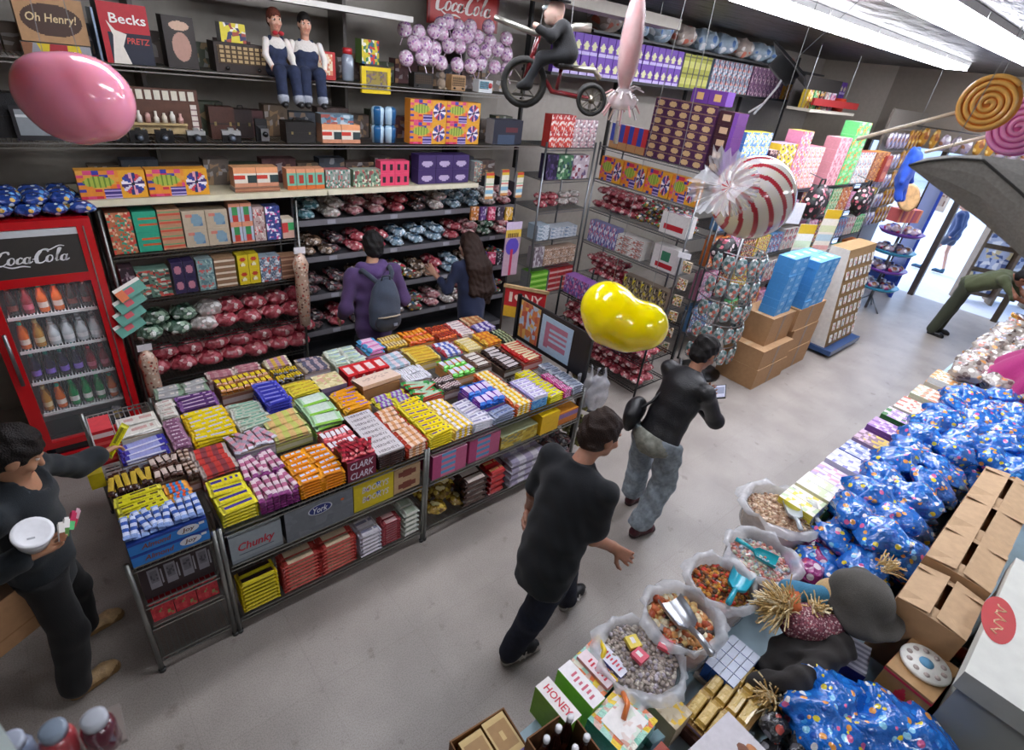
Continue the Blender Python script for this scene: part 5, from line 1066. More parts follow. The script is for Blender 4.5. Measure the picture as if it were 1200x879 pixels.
S = [  # rectangle, lie, bar width, thickness, layers, (base, end, ink, print), label, on a carton?
 ((-.03, .31, 2.43, 2.60), 'y', .034, .018, 2, ('#3f62b4', '#8aa4d8', '#c8d4ee', 3), 'blue and silver bar standing in the two blue lettered cartons', 'AJ'),
 ((-.03, .19, 2.64, 2.86), 'x', .045, .018, 2, ('#d6cf1e', '#e0d84a', '#5a4a20', 1), 'lemon yellow bar, long ones behind the blue cartons', .07),
 ((.2, .315, 2.64, 2.84), 'x', .03, .014, 2, ('#d8542c', '#e8a040', '#3a8ac8', 3), 'orange bar with rainbow stripes beside the lemon yellow ones', .07),
 ((-.03, .17, 2.89, 3.08), 'y', .034, .018, 2, ('#2f1a18', '#3a221c', '#c8a83a', 2), 'dark brown bar with gold label under the woman’s reaching hand', .07),
 ((.18, .315, 2.87, 3.1), 'y', .034, .016, 2, ('#5a382c', '#4a2c22', '#d8c4b8', 2), 'brown bar with cream label behind the rainbow striped bars', .09),
 ((.06, .3, 3.14, 3.32), 'x', .06, .02, 2, ('#d8d8ec', '#3a3aa8', '#9aa0d8', 2), 'white bar with royal blue ends near the rear of the end rack', .07),
 ((.1, .31, 3.4, 3.62), 'x', .1, .012, 2, ('#e0dcd0', '#ece8dc', '#d0a8a0', 1), 'flat off-white packet at the rear of the end rack', .08),
 ((.385, .57, 2.44, 2.74), 'x', .075, .022, 5, ('#e0d21e', '#ece03a', '#4a3a8a', 1), 'big yellow packet with purple lettering at the table front', 0),
 ((.58, .79, 2.43, 2.86), 'y', .036, .018, 6, ('#b8688a', '#8a3a7a', '#e0c8d0', 3), 'mauve pink bar in the deep stack beside the orange one', 0),
 ((.8, 1.075, 2.43, 2.74), 'x', .05, .02, 6, ('#e88a14', '#f0a020', '#c8d0e0', 1), 'bright orange bar in the tall front stack', 0),
 ((1.085, 1.275, 2.44, 2.6), 'y', .026, .016, 2, ('#b02034', '#c84a50', '#7a1424', 3), 'crimson bar heaped over the cartons with white slanted lettering', 'CL'),
 ((1.085, 1.275, 2.63, 2.86), 'y', .032, .016, 3, ('#c83a4a', '#d85a60', '#f0eaf0', 2), 'white and red bar behind the crimson ones', .06),
 ((1.285, 1.485, 2.43, 2.94), 'x', .056, .017, 7, ('#d8d2d2', '#3a221e', '#6a5a60', 1), 'silver white chocolate bar with grey lettering at the table front', 'HS'),
 ((1.495, 1.66, 2.43, 2.9), 'x', .052, .02, 5, ('#d89a6a', '#b8402c', '#e8c8b0', 3), 'tan and red bar beside the silver white stack', 0),
 ((1.67, 1.86, 2.43, 2.9), 'x', .05, .02, 6, ('#ead21a', '#f0e03a', '#6a4a7a', 1), 'sunny yellow bar in the deep stack over the rack post', 0),
 ((1.87, 2.03, 2.43, 2.82), 'x', .05, .02, 5, ('#ecc42a', '#f0d060', '#e8e0e0', 3), 'golden bar with white patches next to the sunny yellow ones', 0),
 ((2.04, 2.22, 2.43, 2.74), 'x', .06, .016, 5, ('#dcd8e4', '#c8c8d8', '#8a86a8', 1), 'white and lilac bar in the low stack before the speckled ones', 0),
 ((2.23, 2.43, 2.43, 2.52), 'x', .05, .02, 4, ('#8a94b0', '#a8b0c8', '#5a6a9a', 1), 'steel blue bar underneath the purple packs', 0),
 ((2.2, 2.43, 2.55, 2.84), 'y', .056, .02, 3, ('#7a3ab8', '#2a6ac8', '#d8c8e8', 2), 'purple and blue pack with pale windows', .07),
 ((2.44, 2.6, 2.43, 2.98), 'x', .045, .02, 5, ('#e8b824', '#d86a3a', '#e8e0b8', 3), 'yellow and orange bar beyond the purple packs', 0),
 ((2.61, 2.78, 2.44, 2.72), 'x', .045, .016, 2, ('#e0dcec', '#b0a8d8', '#9a8ac8', 1), 'white bar with violet print in the sky blue carton', 'BL'),
 ((2.79, 2.95, 2.43, 2.86), 'x', .04, .018, 4, ('#e0d838', '#d8c81c', '#8a7ac0', 1), 'lemon bar with violet lettering beside the sky blue carton', 0),
 ((2.96, 3.05, 2.43, 2.72), 'x', .045, .02, 4, ('#a8286a', '#c84a8a', '#e0b0d0', 3), 'magenta packet near the table corner', 0),
 ((3.06, 3.19, 2.43, 2.86), 'x', .05, .02, 4, ('#9098a8', '#b8bec8', '#5a6478', 1), 'silver grey packet at the table corner by the plastic bags', 0),
 ((.385, .58, 2.79, 3.06), 'x', .05, .02, 2, ('#8a3a44', '#b8a8a0', '#c83a34', 3), 'maroon bar with red and cream stripes behind the big yellow packets', .07),
 ((.43, .68, 3.12, 3.46), 'x', .05, .02, 3, ('#ecd41c', '#f0c81a', '#c8c0d8', 1), 'golden yellow bar in the wide stack near the cooler side', .06),
 ((.6, .83, 2.92, 3.1), 'y', .04, .014, 2, ('#b0a8b8', '#c8c4d0', '#d898a8', 3), 'silver and pink wrapped bar lying untidily in the middle', .08),
 ((.7, .9, 3.14, 3.44), 'x', .04, .016, 2, ('#b8c8b4', '#d8dcd0', '#6aa890', 1), 'pale green and silver bar beside the golden yellow stack', .07),
 ((.84, 1.07, 2.92, 3.22), 'x', .07, .02, 2, ('#c8cc6a', '#d8d88a', '#e0b878', 3), 'yellow-green packet in front of the lime ones', .06),
 ((.91, 1.08, 3.26, 3.56), 'x', .05, .022, 4, ('#3438a8', '#4a50c8', '#7a80d8', 1), 'deep blue bar in the tall rear stack', .06),
 ((.72, 1.07, 3.6, 3.8), 'y', .04, .02, 2, ('#8a4a34', '#b8783a', '#ecd02a', 2), 'brown bar with bright yellow band at the rear', .08),
 ((.45, .68, 3.52, 3.7), 'x', .05, .018, 2, ('#5a3470', '#8a5aa0', '#c8a8c8', 1), 'plum purple bar behind the golden yellow stack', .07),
 ((.36, .68, 3.74, 3.9), 'x', .07, .014, 2, ('#a8a8a8', '#88a088', '#d8d0c8', 1), 'grey-green packet along the rear edge near the hanging tube', .07),
 ((1.1, 1.31, 2.92, 3.3), 'x', .12, .034, 2, ('#9ad850', '#b8e0b0', '#d8e8d8', 2), 'lime green pack in the middle of the table', .05),
 ((1.1, 1.31, 3.34, 3.5), 'x', .04, .018, 2, ('#e0cc3a', '#ecd84a', '#c89a3a', 1), 'yellow bar squeezed behind the lime packs', .08),
 ((1.1, 1.28, 3.56, 3.76), 'y', .034, .018, 2, ('#e0c01c', '#2a2018', '#3a3020', 1), 'yellow bar with black lettering near the rear', .08),
 ((1.34, 1.54, 2.99, 3.26), 'x', .045, .02, 3, ('#eca01c', '#f0b83a', '#8a6ac0', 1), 'amber orange bar behind the silver white stack', .05),
 ((1.57, 1.84, 2.93, 3.08), 'x', .035, .016, 2, ('#b8c4c0', '#d8d040', '#8a5ab0', 3), 'mixed silver bar in front of the cream box', .06),
 ((1.87, 2.08, 2.87, 3.1), 'x', .05, .02, 2, ('#d84a34', '#3a9a4a', '#a8c8a8', 2), 'red bar with green ends in the middle of the far rack', .07),
 ((2.1, 2.26, 2.88, 3.08), 'y', .02, .012, 2, ('#7a5a5a', '#3a2a2a', '#d8c8c8', 3), 'thin speckled brown bar behind the white and lilac stack', .08),
 ((1.92, 2.14, 3.13, 3.34), 'y', .04, .014, 2, ('#e8e8ec', '#d8d8e0', '#c0b8c8', 1), 'plain white bar behind the red and green ones', .07),
 ((2.28, 2.5, 3.02, 3.28), 'y', .06, .02, 2, ('#e8a050', '#5ac03a', '#d8d8e8', 2), 'orange pack with green ends and a pale window', .07),
 ((1.86, 2.1, 3.38, 3.6), 'x', .05, .014, 2, ('#a8c4d4', '#d8e4ec', '#e0d0d8', 3), 'pale blue and white packet behind the plain white bars', .07),
 ((2.14, 2.38, 3.36, 3.6), 'x', .045, .018, 2, ('#dcb83a', '#ecd878', '#c89030', 1), 'mustard yellow bar in the rear middle', .07),
 ((1.32, 1.52, 3.64, 3.84), 'x', .04, .014, 2, ('#b09aa0', '#c8b8a8', '#5a5a70', 3), 'small grey and rose bar along the rear edge', .07),
 ((1.56, 1.82, 3.62, 3.88), 'x', .06, .014, 2, ('#c0d4b8', '#dce4d4', '#a8c0d8', 1), 'mint green packet along the rear edge behind the red boxes', .07),
 ((1.86, 2.02, 3.66, 3.88), 'x', .07, .03, 2, ('#d878b0', '#5aa8d8', '#ecc0dc', 2), 'candy pink packet with blue ends on the rear edge', .07),
 ((2.05, 2.24, 3.66, 3.88), 'y', .028, .016, 2, ('#8a5030', '#d8b040', '#e0c890', 2), 'brown wafer with cream label on the rear edge', .08),
 ((2.26, 2.5, 3.64, 3.88), 'y', .04, .018, 2, ('#e88a1c', '#d8581c', '#f0b04a', 1), 'orange bar on the rear edge behind the backpack', .08),
 ((2.42, 2.6, 3.34, 3.56), 'x', .05, .018, 2, ('#5a68b8', '#c84a5a', '#d8d8e8', 3), 'blue and white bar between mustard and cream ones', .07),
 ((2.52, 2.7, 3.06, 3.28), 'x', .05, .016, 2, ('#4a3028', '#6a4a3a', '#d8d0c8', 2), 'dark brown bar with white label past the green-ended packs', .07),
 ((2.54, 2.72, 3.6, 3.86), 'y', .03, .016, 2, ('#b8442c', '#d86a34', '#5a2a20', 1), 'rusty red bar on the rear edge near the long-haired woman', .08),
 ((2.63, 2.8, 3.32, 3.54), 'x', .045, .016, 2, ('#e0cc90', '#d8b84a', '#f0e4c0', 1), 'cream yellow bar beside the dark chocolate ones', .07),
 ((2.73, 2.92, 2.92, 3.28), 'x', .05, .016, 2, ('#38211e', '#2a1816', '#c8c0c0', 2), 'black-brown chocolate bar with white bands', .07),
 ((2.74, 2.92, 3.58, 3.86), 'x', .045, .016, 2, ('#e0d0cc', '#c85048', '#b8a0a8', 1), 'white bar with red ends on the rear edge', .08),
 ((2.95, 3.16, 2.92, 3.26), 'x', .04, .018, 2, ('#d8443a', '#c82a2a', '#ecd8b0', 2), 'red bar with cream label near the poster board', .08),
 ((2.84, 3.02, 3.32, 3.54), 'x', .06, .02, 2, ('#eca42c', '#f0c04a', '#d87a2a', 3), 'orange yellow packet before the tan ones', .08),
 ((3.04, 3.18, 3.3, 3.54), 'x', .045, .016, 2, ('#4a5a48', '#2a342a', '#a8b890', 3), 'dark green bar near the poster board', .07),
 ((2.95, 3.16, 3.58, 3.72), 'x', .045, .016, 2, ('#5a4a9a', '#8a80c0', '#d8d0e8', 3), 'violet and white bar by the red heart sign', .08),
 ((.325, .375, 2.82, 3.1), 'y', .024, .018, 3, ('#6a4a3a', '#4a3226', '#c8b0a0', 3), 'brown and cream bar wedged between the end rack and the maroon bars', .07),
 ((.325, .42, 3.14, 3.46), 'x', .04, .018, 2, ('#8a5a7a', '#a87a98', '#d8c0d0', 1), 'dusty mauve bar wedged between end rack and golden yellow stack', .07),
 ((.33, .43, 3.5, 3.7), 'x', .05, .014, 2, ('#dcd6cc', '#e8e4da', '#c8a8a0', 1), 'off-white packet wedged beside the plum purple bars', .08),
 ((.7, 1.07, 3.83, 3.93), 'x', .035, .016, 2, ('#b8848a', '#d8c0b8', '#a86a74', 3), 'rose and beige bar along the rear edge behind the yellow bands', .08),
 ((1.1, 1.28, 3.79, 3.93), 'x', .035, .016, 2, ('#d8b04a', '#ecE0c0', '#b88a9a', 3), 'straw yellow and pink bar on the rear edge', .08),
 ((2.95, 3.16, 3.74, 3.88), 'x', .05, .016, 2, ('#c8a070', '#d8b890', '#b0744a', 3), 'tan bar at the far rear corner', .08),
]
def aj(mb, x0, x1, txt, col, h, n, y0, y1, mini=None):
    pass
for i, (rc, al, W, T, ly, sp, lb, bs) in enumerate(S):
    x0, x1, y0, y1 = rc
    if bs == 'AJ':
        for k in range(2):
            def ex(mb): mb.text('Almond', (-.055, -.001, .036), (1, 0, 0), (0, 0, 1), .13, .032, '#8a4a26', .3); mb.add([(.085+.05*math.cos(a), -.0008, .04+.026*math.sin(a)) for a in np.linspace(0, 2*PI, 18)[:-1]], [tuple(range(17))], '#dfe2ea'); mb.text('Joy', (.085, -.0016, .04), (1, 0, 0), (0, 0, 1), .06, .032, '#6a3a20', .2); mb.box(.135, -.001, .045, .16, -.0002, .06, '#e0e4ea')
            row(cbox(.345, .19, .074, lambda u, v: '#2a7ed0' if v < .82 else '#1c3f98', '#1c3a8a', '#24489a', res=(1, 10), extra=ex), 'bar_carton', ('lower', 'upper')[k]+' blue bar carton with brown lettering and white oval', 'carton', (x0-.003, y0-.012, ZT+k*.0765), group=None)
        n_ = ZT; ZT_, ZT = ZT, ZT+.155; stack(i, (x0, x1, y0, y1), al, W, T, ly, sp, lb, False, jit=.25); ZT = ZT_; continue
    if bs == 'CL':
        for k in range(2):
            def ex(mb): mb.text('CLARK', (0, -.001, .036), (1, 0, 0), (0, 0, 1), .155, .05, '#e4dcea', .25)
            row(cbox(.188, .19, .074, '#7a1c38', '#8a2440', '#5a142a', extra=ex), 'bar_carton', ('lower', 'upper')[k]+' maroon bar carton with white slanted lettering', 'carton', (x0, y0-.014, ZT+k*.0765))
        ZT_, ZT = ZT, ZT+.156; stack(i, rc, al, W, T, 2, sp, lb, False, jit=.5); ZT = ZT_; continue
    if bs == 'HS':
        me = None
        stack(i, rc, al, W, T, 6, ('#3a221e', '#2a1614', '#8a8088', 1), 'dark brown bar in the lower layers of the silver white stack', False, jit=.05, cap=60)
        mb = MB(); L = x1-x0-.012; mb.box(-L/2, -.026, 0, L/2, .026, .014, '#d6d0d2', side='#3a221e'); mb.text('HERSHEYS', (0, 0, .014), (1, 0, 0), (0, 1, 0), L*.75, .026, '#6e6468'); me = mb.mesh('chocolate_bar', 'foil')
        for k in range(9): put(me, 'chocolate_bar', lb, 'candy bar', ((x0+x1)/2, y0+.03+k*.054, ZT+6*(T+.0008)+.003), random.uniform(-.05, .05), lb)
        continue
    if bs == 'BL':
        row(cbox(.168, .27, .08, P_conf('#5aa4e0', ['#3a7ac8', '#8ac4f0'], .4, 3), '#c8d8e8', '#4a90d0'), 'bar_carton', 'sky blue carton full of white bars near the table corner', 'carton', (x0, y0, ZT)); ZT_, ZT = ZT, ZT+.084; stack(i, rc, al, W, T, ly, sp, lb, False); ZT = ZT_; continue
    stack(i, rc, al, W, T, ly, sp, lb, bool(bs), hb=bs or None, jit=.16 if i not in (26, 38) else .6)
# boxes standing among the bars
row(cbox(.1, .16, .12, P_band('#c8202c', [(.15, .3, '#e05a5a'), (.6, .8, '#e8d0d0')]), '#d84048', res=(1, 12)), 'candy_box', 'bright red box at the rear corner of the end rack by the cooler', 'box', (-.03, 3.32, ZT), 1, 2)
row(cbox(.07, .16, .1, '#e0c81c', '#ecd83a', '#d0b818'), 'candy_box', 'plain yellow box jutting out by the woman’s reaching arm', 'box', (-.105, 3.12, ZT))
row(cbox(.2, .2, .1, P_band('#6a5a80', [(.6, 1, '#8a7a9a')]), P_conf('#ddd2a0', ['#e8dcb0', '#c8b880', '#d8a890'], .6, 4), '#5a4a70', res=(8, 8)), 'candy_box', 'pale yellow topped box with purple sides among the bars', 'box', (1.32, 3.34, ZT+.0))
row(cbox(.085, .17, .12, lambda u, v: '#ecd8d4' if abs(u-.5)+abs(v-.62) < .3 else '#cc1f24', lambda u, v: '#ecd8d4' if abs(u-.5) < .28 and abs(v-.5) < .3 else '#d4282c', '#b0181c', res=(10, 10)), 'candy_box', 'red box with white diamond in the row behind the cream box', 'box', (1.55, 3.38, ZT), 4)
o = row(cbox(.33, .16, .03, '#d8b090', P_panel('#ecd0bc', '#ecd0bc', '#c8a898', .15, .85, .3, .7, 6, .4), '#6a4a3a', res=(20, 10)), 'flat_box', 'large cream flat box lying over the bars in front of the red boxes', 'box', (1.55, 3.15, ZT+.13))[0]; o.rotation_euler = (R(-8), 0, R(4)); put(cbox(.3, .14, .12, '#a87a50')[0], 'carton_riser', 'brown carton beneath the large cream flat box', 'carton', (1.71, 3.15, ZT+.001))
# ---- goods on the lower shelves of the table
def zrow(*a, **k): return row(*a, **k)
def ex(mb):
    for k in range(4): mb.box(-.13+k*.075, -.003, .06, -.08+k*.075, -.0004, .2, '#7a7880', front=P_panel('#86848c', '#6a6870', '#4a4850', .2, .8, .3, .9, k), res=(6, 10)); mb.box(-.075+k*.075, -.003, .08, -.068+k*.075, -.0004, .18, '#9a98a0')
zrow(cbox(.33, .3, .235, '#2a1a1e', '#4a2a34', '#3a2228', extra=ex), 'bar_carton', 'dark brown carton with four grey packs on the end rack', 'carton', (-.026, 2.45, .56))
zrow(cbox(.105, .3, .14, P_conf('#c8303c', ['#d84a50', '#b0242e', '#8a9a5a'], .35, 5), '#b02a34', '#a02430'), 'candy_box', 'crimson box on the third level of the end rack', 'box', (-.024, 2.44, .39), 3)
def ex(mb): mb.text('Chunky', (.0, -.001, .1), (1, 0, 0), (0, 0, 1), .2, .075, '#c41e32', .25); mb.box(-.1, -.0012, .05, .09, -.0004, .055, '#5a6470')
zrow(cbox(.28, .3, .2, P_band('#98a2a8', [(0, .12, '#8a9298')]), '#a8b0b4', '#7a8288', extra=ex, res=(1, 8)), 'bar_carton', 'silver carton with red slanted lettering on the middle rack', 'carton', (.39, 2.43, .57))
def ex(mb):
    for r_, c_ in ((1, '#d0d4e0'), (.9, '#1c2c78')): mb.add([(.0+.075*r_*math.cos(a), -.0008*(2-r_), .165+.038*r_*math.sin(a)) for a in np.linspace(0, 2*PI, 25)[:-1]], [tuple(range(24))], c_)
    mb.text('York', (0, -.0016, .165), (1, 0, 0), (0, 0, 1), .09, .045, '#e8ecf4', .3); mb.ell((.14, .0, .17), (.012, .002, .01), '#d86a3a', 8)
zrow(cbox(.42, .3, .23, P_conf('#70757c', ['#6a6f78', '#787d84', '#70757c'], .6, 7), '#2a2a2e', '#5a5e64', extra=ex), 'bar_carton', 'dark grey carton with a blue oval emblem', 'carton', (.69, 2.42, .57))
def ex(mb):
    for z in (.16, .08): mb.text('BOOKYS', (.01, -.001, z), (1, 0, .0), (0, 0, 1), .19, .05, '#d8d4d0', .2); mb.ell((.03, 0, z+.01), (.02, .002, .018), '#2a60b8', 8); mb.ell((-.05, 0, z-.005), (.014, .002, .012), '#8a5aa0', 8)
zrow(cbox(.28, .28, .23, '#dcc41c', '#c8b01a', '#d0b81a', extra=ex), 'bar_carton', 'yellow carton with rows of blotchy white and blue lettering', 'carton', (1.12, 2.43, .57))
zrow(cbox(.2, .28, .1, P_spot('#c0a07a', [(.5, .5, .35, .3, '#7a3a2a')]), '#a88a64', '#8a6a4a'), 'bar_carton', 'tan carton with a red-brown picture at the middle rack’s end', 'carton', (1.41, 2.44, .57), 1, 2)
def bstack(lb, x0, x1, z, n, T, sp, nm='candy_bar', L2=1, d=.045):
    L = (x1-x0)/L2-.004
    for k in range(n):
        for s_ in range(L2):
            for j in range(3): put(bar(L, d, T, *sp, seed=3) if (k+s_+j) == 0 else put.last, nm, lb, 'candy bar', (x0+L/2+s_*(L+.004), 2.46+j*d*1.02, z+.003+k*(T+.001)), random.uniform(-.03, .03), lb) if False else None
    me = bar(L, d, T, *sp, seed=3)
    for k in range(n):
        for s_ in range(L2):
            for j in range(2): put(me, nm, lb, 'candy bar', (x0+L/2+s_*(L+.004), 2.455+j*d*1.02, z+.003+k*(T+.001)), random.uniform(-.03, .03), lb)
bstack('black and yellow bar in the bottom stack of the middle rack', .4, .62, .13, 8, .03, ('#2c1c18', '#d8c01c', '#e0cc2a', 4), d=.06)
bstack('salmon red bar in the wide bottom stack under the grey carton', .64, 1.13, .13, 8, .03, ('#c85a50', '#b03a34', '#e0c8a8', 2), L2=2, d=.06)
bstack('white pack in the bottom stack beneath the yellow carton', 1.15, 1.31, .13, 6, .034, ('#d8d4dc', '#c0bcc8', '#8a88a0', 1), d=.08)
bstack('maroon bar in the bottom stack beneath the tan cartons', 1.32, 1.47, .13, 9, .022, ('#8a2c38', '#a84a50', '#d8b0b0', 2), d=.05)
bstack('pale green-white pack at the bottom end of the middle rack', 1.48, 1.61, .13, 5, .045, ('#d4d6cc', '#c0c8bc', '#a8b4a0', 2), d=.08)
PB = cbox(.29, .26, .205, lambda u, v: '#b8487a' if u < .22 else ('#5aa0d0' if int(v*8) % 2 else '#d87a9a') if u < .7 else '#c86088', '#d8a0b8', '#a83a6a', res=(12, 16))
zrow(PB, 'candy_box', 'pink and blue box at the near end of the far rack', 'box', (1.7, 2.42, .572)); o = zrow(PB, 'candy_box', 'pink and blue box set further along the far rack', 'box', (2.02, 2.43, .572))
zrow(cbox(.38, .26, .12, P_conf('#c8ac3a', ['#d8c86a', '#a88a2a', '#8a8a6a'], .5, 9), '#a8b08a', '#b89a34'), 'bar_carton', 'ochre carton tray on the far rack', 'carton', (2.33, 2.43, .57), 1, 1)
zrow(cbox(.2, .28, .09, '#ecbc14', '#f0c81c', '#e0b010'), 'candy_box', 'deep yellow box on the far rack', 'box', (2.73, 2.41, .57), 1, 2); zrow(cbox(.24, .26, .12, P_band('#d87a2a', [(.5, .9, '#8a6aa0')]), '#e89a2c', '#c86a20', res=(1, 8)), 'bar_carton', 'orange and mauve carton at the corner of the far rack', 'carton', (2.945, 2.43, .57))
heap(BAG['gold'], 'candy_bag', 'yellow bag lying on the bottom level by the rack posts', 'bag', 1.7, 1.98, 2.52, 2.75, .132, .2, 2, .08)
bstack('brown and white pack in the bottom stack of the far rack', 2.0, 2.24, .13, 5, .05, ('#4a3028', '#3a2420', '#d8c8c0', 2), d=.08)
bstack('scarlet pack in the bottom stack of the far rack', 2.25, 2.42, .13, 4, .06, ('#c82a2c', '#a82024', '#d88a5a', 1), d=.08)
bstack('clear white pack in the bottom stack of the far rack', 2.45, 2.86, .13, 4, .065, ('#c4c0ca', '#b0acb8', '#a098b0', 3), d=.12)
heap(BAG['dark'], 'candy_bag', 'dark speckled bag at the bottom corner of the far rack', 'bag', 2.9, 3.18, 2.5, 2.72, .132, .16, 2, .08)
# ---- boards and bags at the table's far end
t = thing('poster_board', 'dark framed board with two pastel posters closing the table’s far end', 'board', (3.26, 3.2, .9), R(-90)); mb = MB()
mb.box(-.2, 0, 0, .7, .02, .42, '#1c1b1e'); mb.build('board', 'paint', t)
mb = MB(); mb.box(.12, -.006, .04, .5, -.001, .38, '#b8c8d8', front=lambda u, v: '#b0708a' if .15 < u < .85 and .12 < v < .85 and (int(v*12) % 2 or u < .3) else '#a8c4dc', res=(14, 14)); mb.build('poster', 'card', t)
mb = MB(); mb.box(-.17, -.006, .04, .09, -.001, .4, '#c89a6a', front=P_conf('#c87a4a', ['#d8b060', '#a8c0d8', '#b85a4a'], .6, 4), res=(8, 8)); mb.build('poster', 'card', t)
for y in (-.21, .7): mb = MB(); mb.box(y-.015, -.015, -.9, y+.015, .015, .44, '#141416'); mb.build('post', 'paint', t)
t = thing('heart_sign', 'red and yellow card sign with a heart at the rear of the table', 'sign', (at_z(612, 374, 1.0).x, at_z(612, 374, 1.0).y, 1.0), R(-52)); mb = MB(); mb.box(-.2, 0, 0, .2, .012, .3, '#d8a02a', front=lambda u, v: '#b8242a' if v > .38 else '#e0b030', res=(1, 16)); mb.text('I', (-.14, -.001, .21), (1, 0, 0), (0, 0, 1), .03, .1, '#ecd8c8'); mb.text('NY', (.08, -.001, .21), (1, 0, 0), (0, 0, 1), .17, .1, '#ecd8c8'); mb.build('card', 'card', t)
mb = MB(); mb.add([(-.055+.05*(16*math.sin(a)**3)/16, -.001, .205+.05*(13*math.cos(a)-5*math.cos(2*a)-2*math.cos(3*a)-math.cos(4*a))/16) for a in np.linspace(0, 2*PI, 25)[:-1]], [tuple(range(24))], '#ecd0c0'); mb.build('heart', 'card', t)
mb = MB(); mb.box(-.22, -.01, -.17, -.2, .01, .33, '#3a2c24'); mb.box(-.22, -.012, .3, .22, .014, .33, '#b89a70'); mb.build('frame', 'wood', t)
for k, (x, y) in enumerate(((3.3, 2.5), (3.36, 2.4))):
    F = Field(h=.012, k=.04, wr=.008, ws=45); F.ell((0, 0, -.2), np.array([.055, .1, .17]), None, '#d4d4da'); F.cap((0, -.05, -.06), (0, -.03, .05), .02, .012, '#d4d4da'); F.cap((0, .05, -.06), (0, .03, .05), .02, .012, '#d4d4da'); mb = MB(); F.mesh(mb)
    o = mb.build('plastic_bag', 'film'); o.location = (x, y, .98); o.rotation_euler = (0, 0, R(20+30*k)); tag(o, ('white plastic carrier bag hung on the table corner post', 'second white plastic carrier bag hung outermost at the table corner')[k], 'bag')
t = thing('snack_rack', 'slim dark rack of yellow-green snack packs at the table corner', 'rack', (3.42, 2.62, 0), R(-70)); mb = MB(); [mb.box(x-.008, -.008, 0, x+.008, .008, .95, '#151518') for x in (-.16, .16)]; mb.build('frame', 'paint', t); mb = MB(); [mb.box(-.15, -.02, z, .15, .02, z+.012, '#1c1c20') for z in (.1, .3, .5, .7)]; mb.build('rails', 'paint', t)
vor_mat('snack', '#8a8a4a', ['#d8c83a', '#4a5a3a', '#e0d8b0', '#a8a040', '#3a3028'], 30, .42, .3, .6, 20)
sb = bagset('snack', 2, .1, .05, .14)
for k in range(4):
    for j in range(3): o = put(sb[j % 2], 'snack_pack', 'yellow-green snack pack hanging in the slim dark rack', 'bag', (3.42+.045-.03*j*1.1-.02, 2.62+.1-.1*j, .14+k*.2), R(-70), 'snack packs in the slim rack')
o = put(bar(.2, .05, .02, '#dcd61e', '#e8e04a', '#8a8420', 1, 77), 'held_bar', 'long lemon yellow bar held up in the hand of the woman in black', 'candy bar', tuple(HELD[0]+HELD[1]*.12+V3(.02, .0, .03))); o.rotation_euler = (R(20), R(-50), R(20))
# ------------------------------------------------------------------ corner racks and the far wall
DR = -PI/2
wire_unit('narrow chrome wire rack in the wall corner between grey shelves and purple boxes', (4.68, 4.76, 0), .80, .5, (.54, .92, 1.27, 1.64, 2.0, 2.36), 2.42, col='#8c8f92')
wire_unit('wire rack turned across the corner with purple chocolate boxes piled on top', (5.5, 4.70, 0), 1.46, .5, (.4, .8, 1.24, 1.66, 2.02, 2.40), 2.44, DR, col='#7f8284')
cx = 4.70; Y = 4.78
def mixbox(w, h, base, pal, seed, d=.12, dens=.6, top=None, side=None): return cbox(w, d, h, P_conf(base, pal, dens, seed, (8, 8)), top or base, side or base, res=(8, 8))
row(mixbox(.125, .17, '#c03a34', ['#e0c8c0', '#a82a2a', '#d86a50', '#e8e0d8'], 61), 'candy_box', 'red and white packet box on top of the narrow corner rack', 'box', (cx, Y, 2.36), 3, 2)
row(mixbox(.13, .15, '#c8b8b8', ['#ece8e8', '#a88a90', '#d8a0a8', '#7a6a78'], 62), 'candy_box', 'white and rose box on top of the narrow corner rack', 'box', (cx+.38, Y, 2.36), 3, 2)
row(mixbox(.18, .28, '#2a2440', ['#4a3a6a', '#1c1830', '#6a5a80'], 63), 'candy_box', 'inky purple box just below the corner rack’s top', 'box', (cx+.02, Y, 2.0)); row(mixbox(.24, .27, '#4a7a58', ['#78a878', '#2a4a3a', '#c8d8c0', '#3a5a6a'], 64), 'candy_box', 'green picture box below the corner rack’s top', 'box', (cx+.21, Y, 2.0)); row(mixbox(.28, .27, '#c8bcc4', ['#ecE8ec', '#8a3a4a', '#7a6a8a', '#d8d0d8'], 65), 'candy_box', 'white and dark red splashed box below the corner rack’s top', 'box', (cx+.46, Y, 2.0))
heap(BAG['red'], 'candy_bag', 'dark red bag on the third level of the corner rack', 'bag', cx, cx+.36, 4.9, 5.05, 1.642, .18, 2, .08); heap(BAG['white'], 'candy_bag', 'white bag on the third level of the corner rack', 'bag', cx+.4, cx+.78, 4.9, 5.05, 1.642, .18, 2, .08)
row(mixbox(.2, .045, '#a8b8c4', ['#d8e0e8', '#5a7a90', '#e8ecf0'], 66, .18), 'flat_box', 'flat pale blue box piled on the corner rack', 'box', (cx+.02, Y, 1.27), 1, 4); row(mixbox(.24, .045, '#b8c0c8', ['#e4e8ec', '#6a8aa8', '#c8d0d8'], 67, .18), 'flat_box', 'flat white box with blue bands piled on the corner rack', 'box', (cx+.25, Y, 1.27), 2, 3)
row(mixbox(.17, .26, '#a8a0a4', ['#c8c4c8', '#7a6a74'], 68), 'candy_box', 'grey box on the fifth level of the corner rack', 'box', (cx+.02, Y, .92)); row(mixbox(.14, .11, '#b89a84', ['#e0d4c8', '#8a6a58', '#d8b8a0'], 69), 'candy_box', 'tan and white box on the fifth level of the corner rack', 'box', (cx+.2, Y, .92), 4, 2)
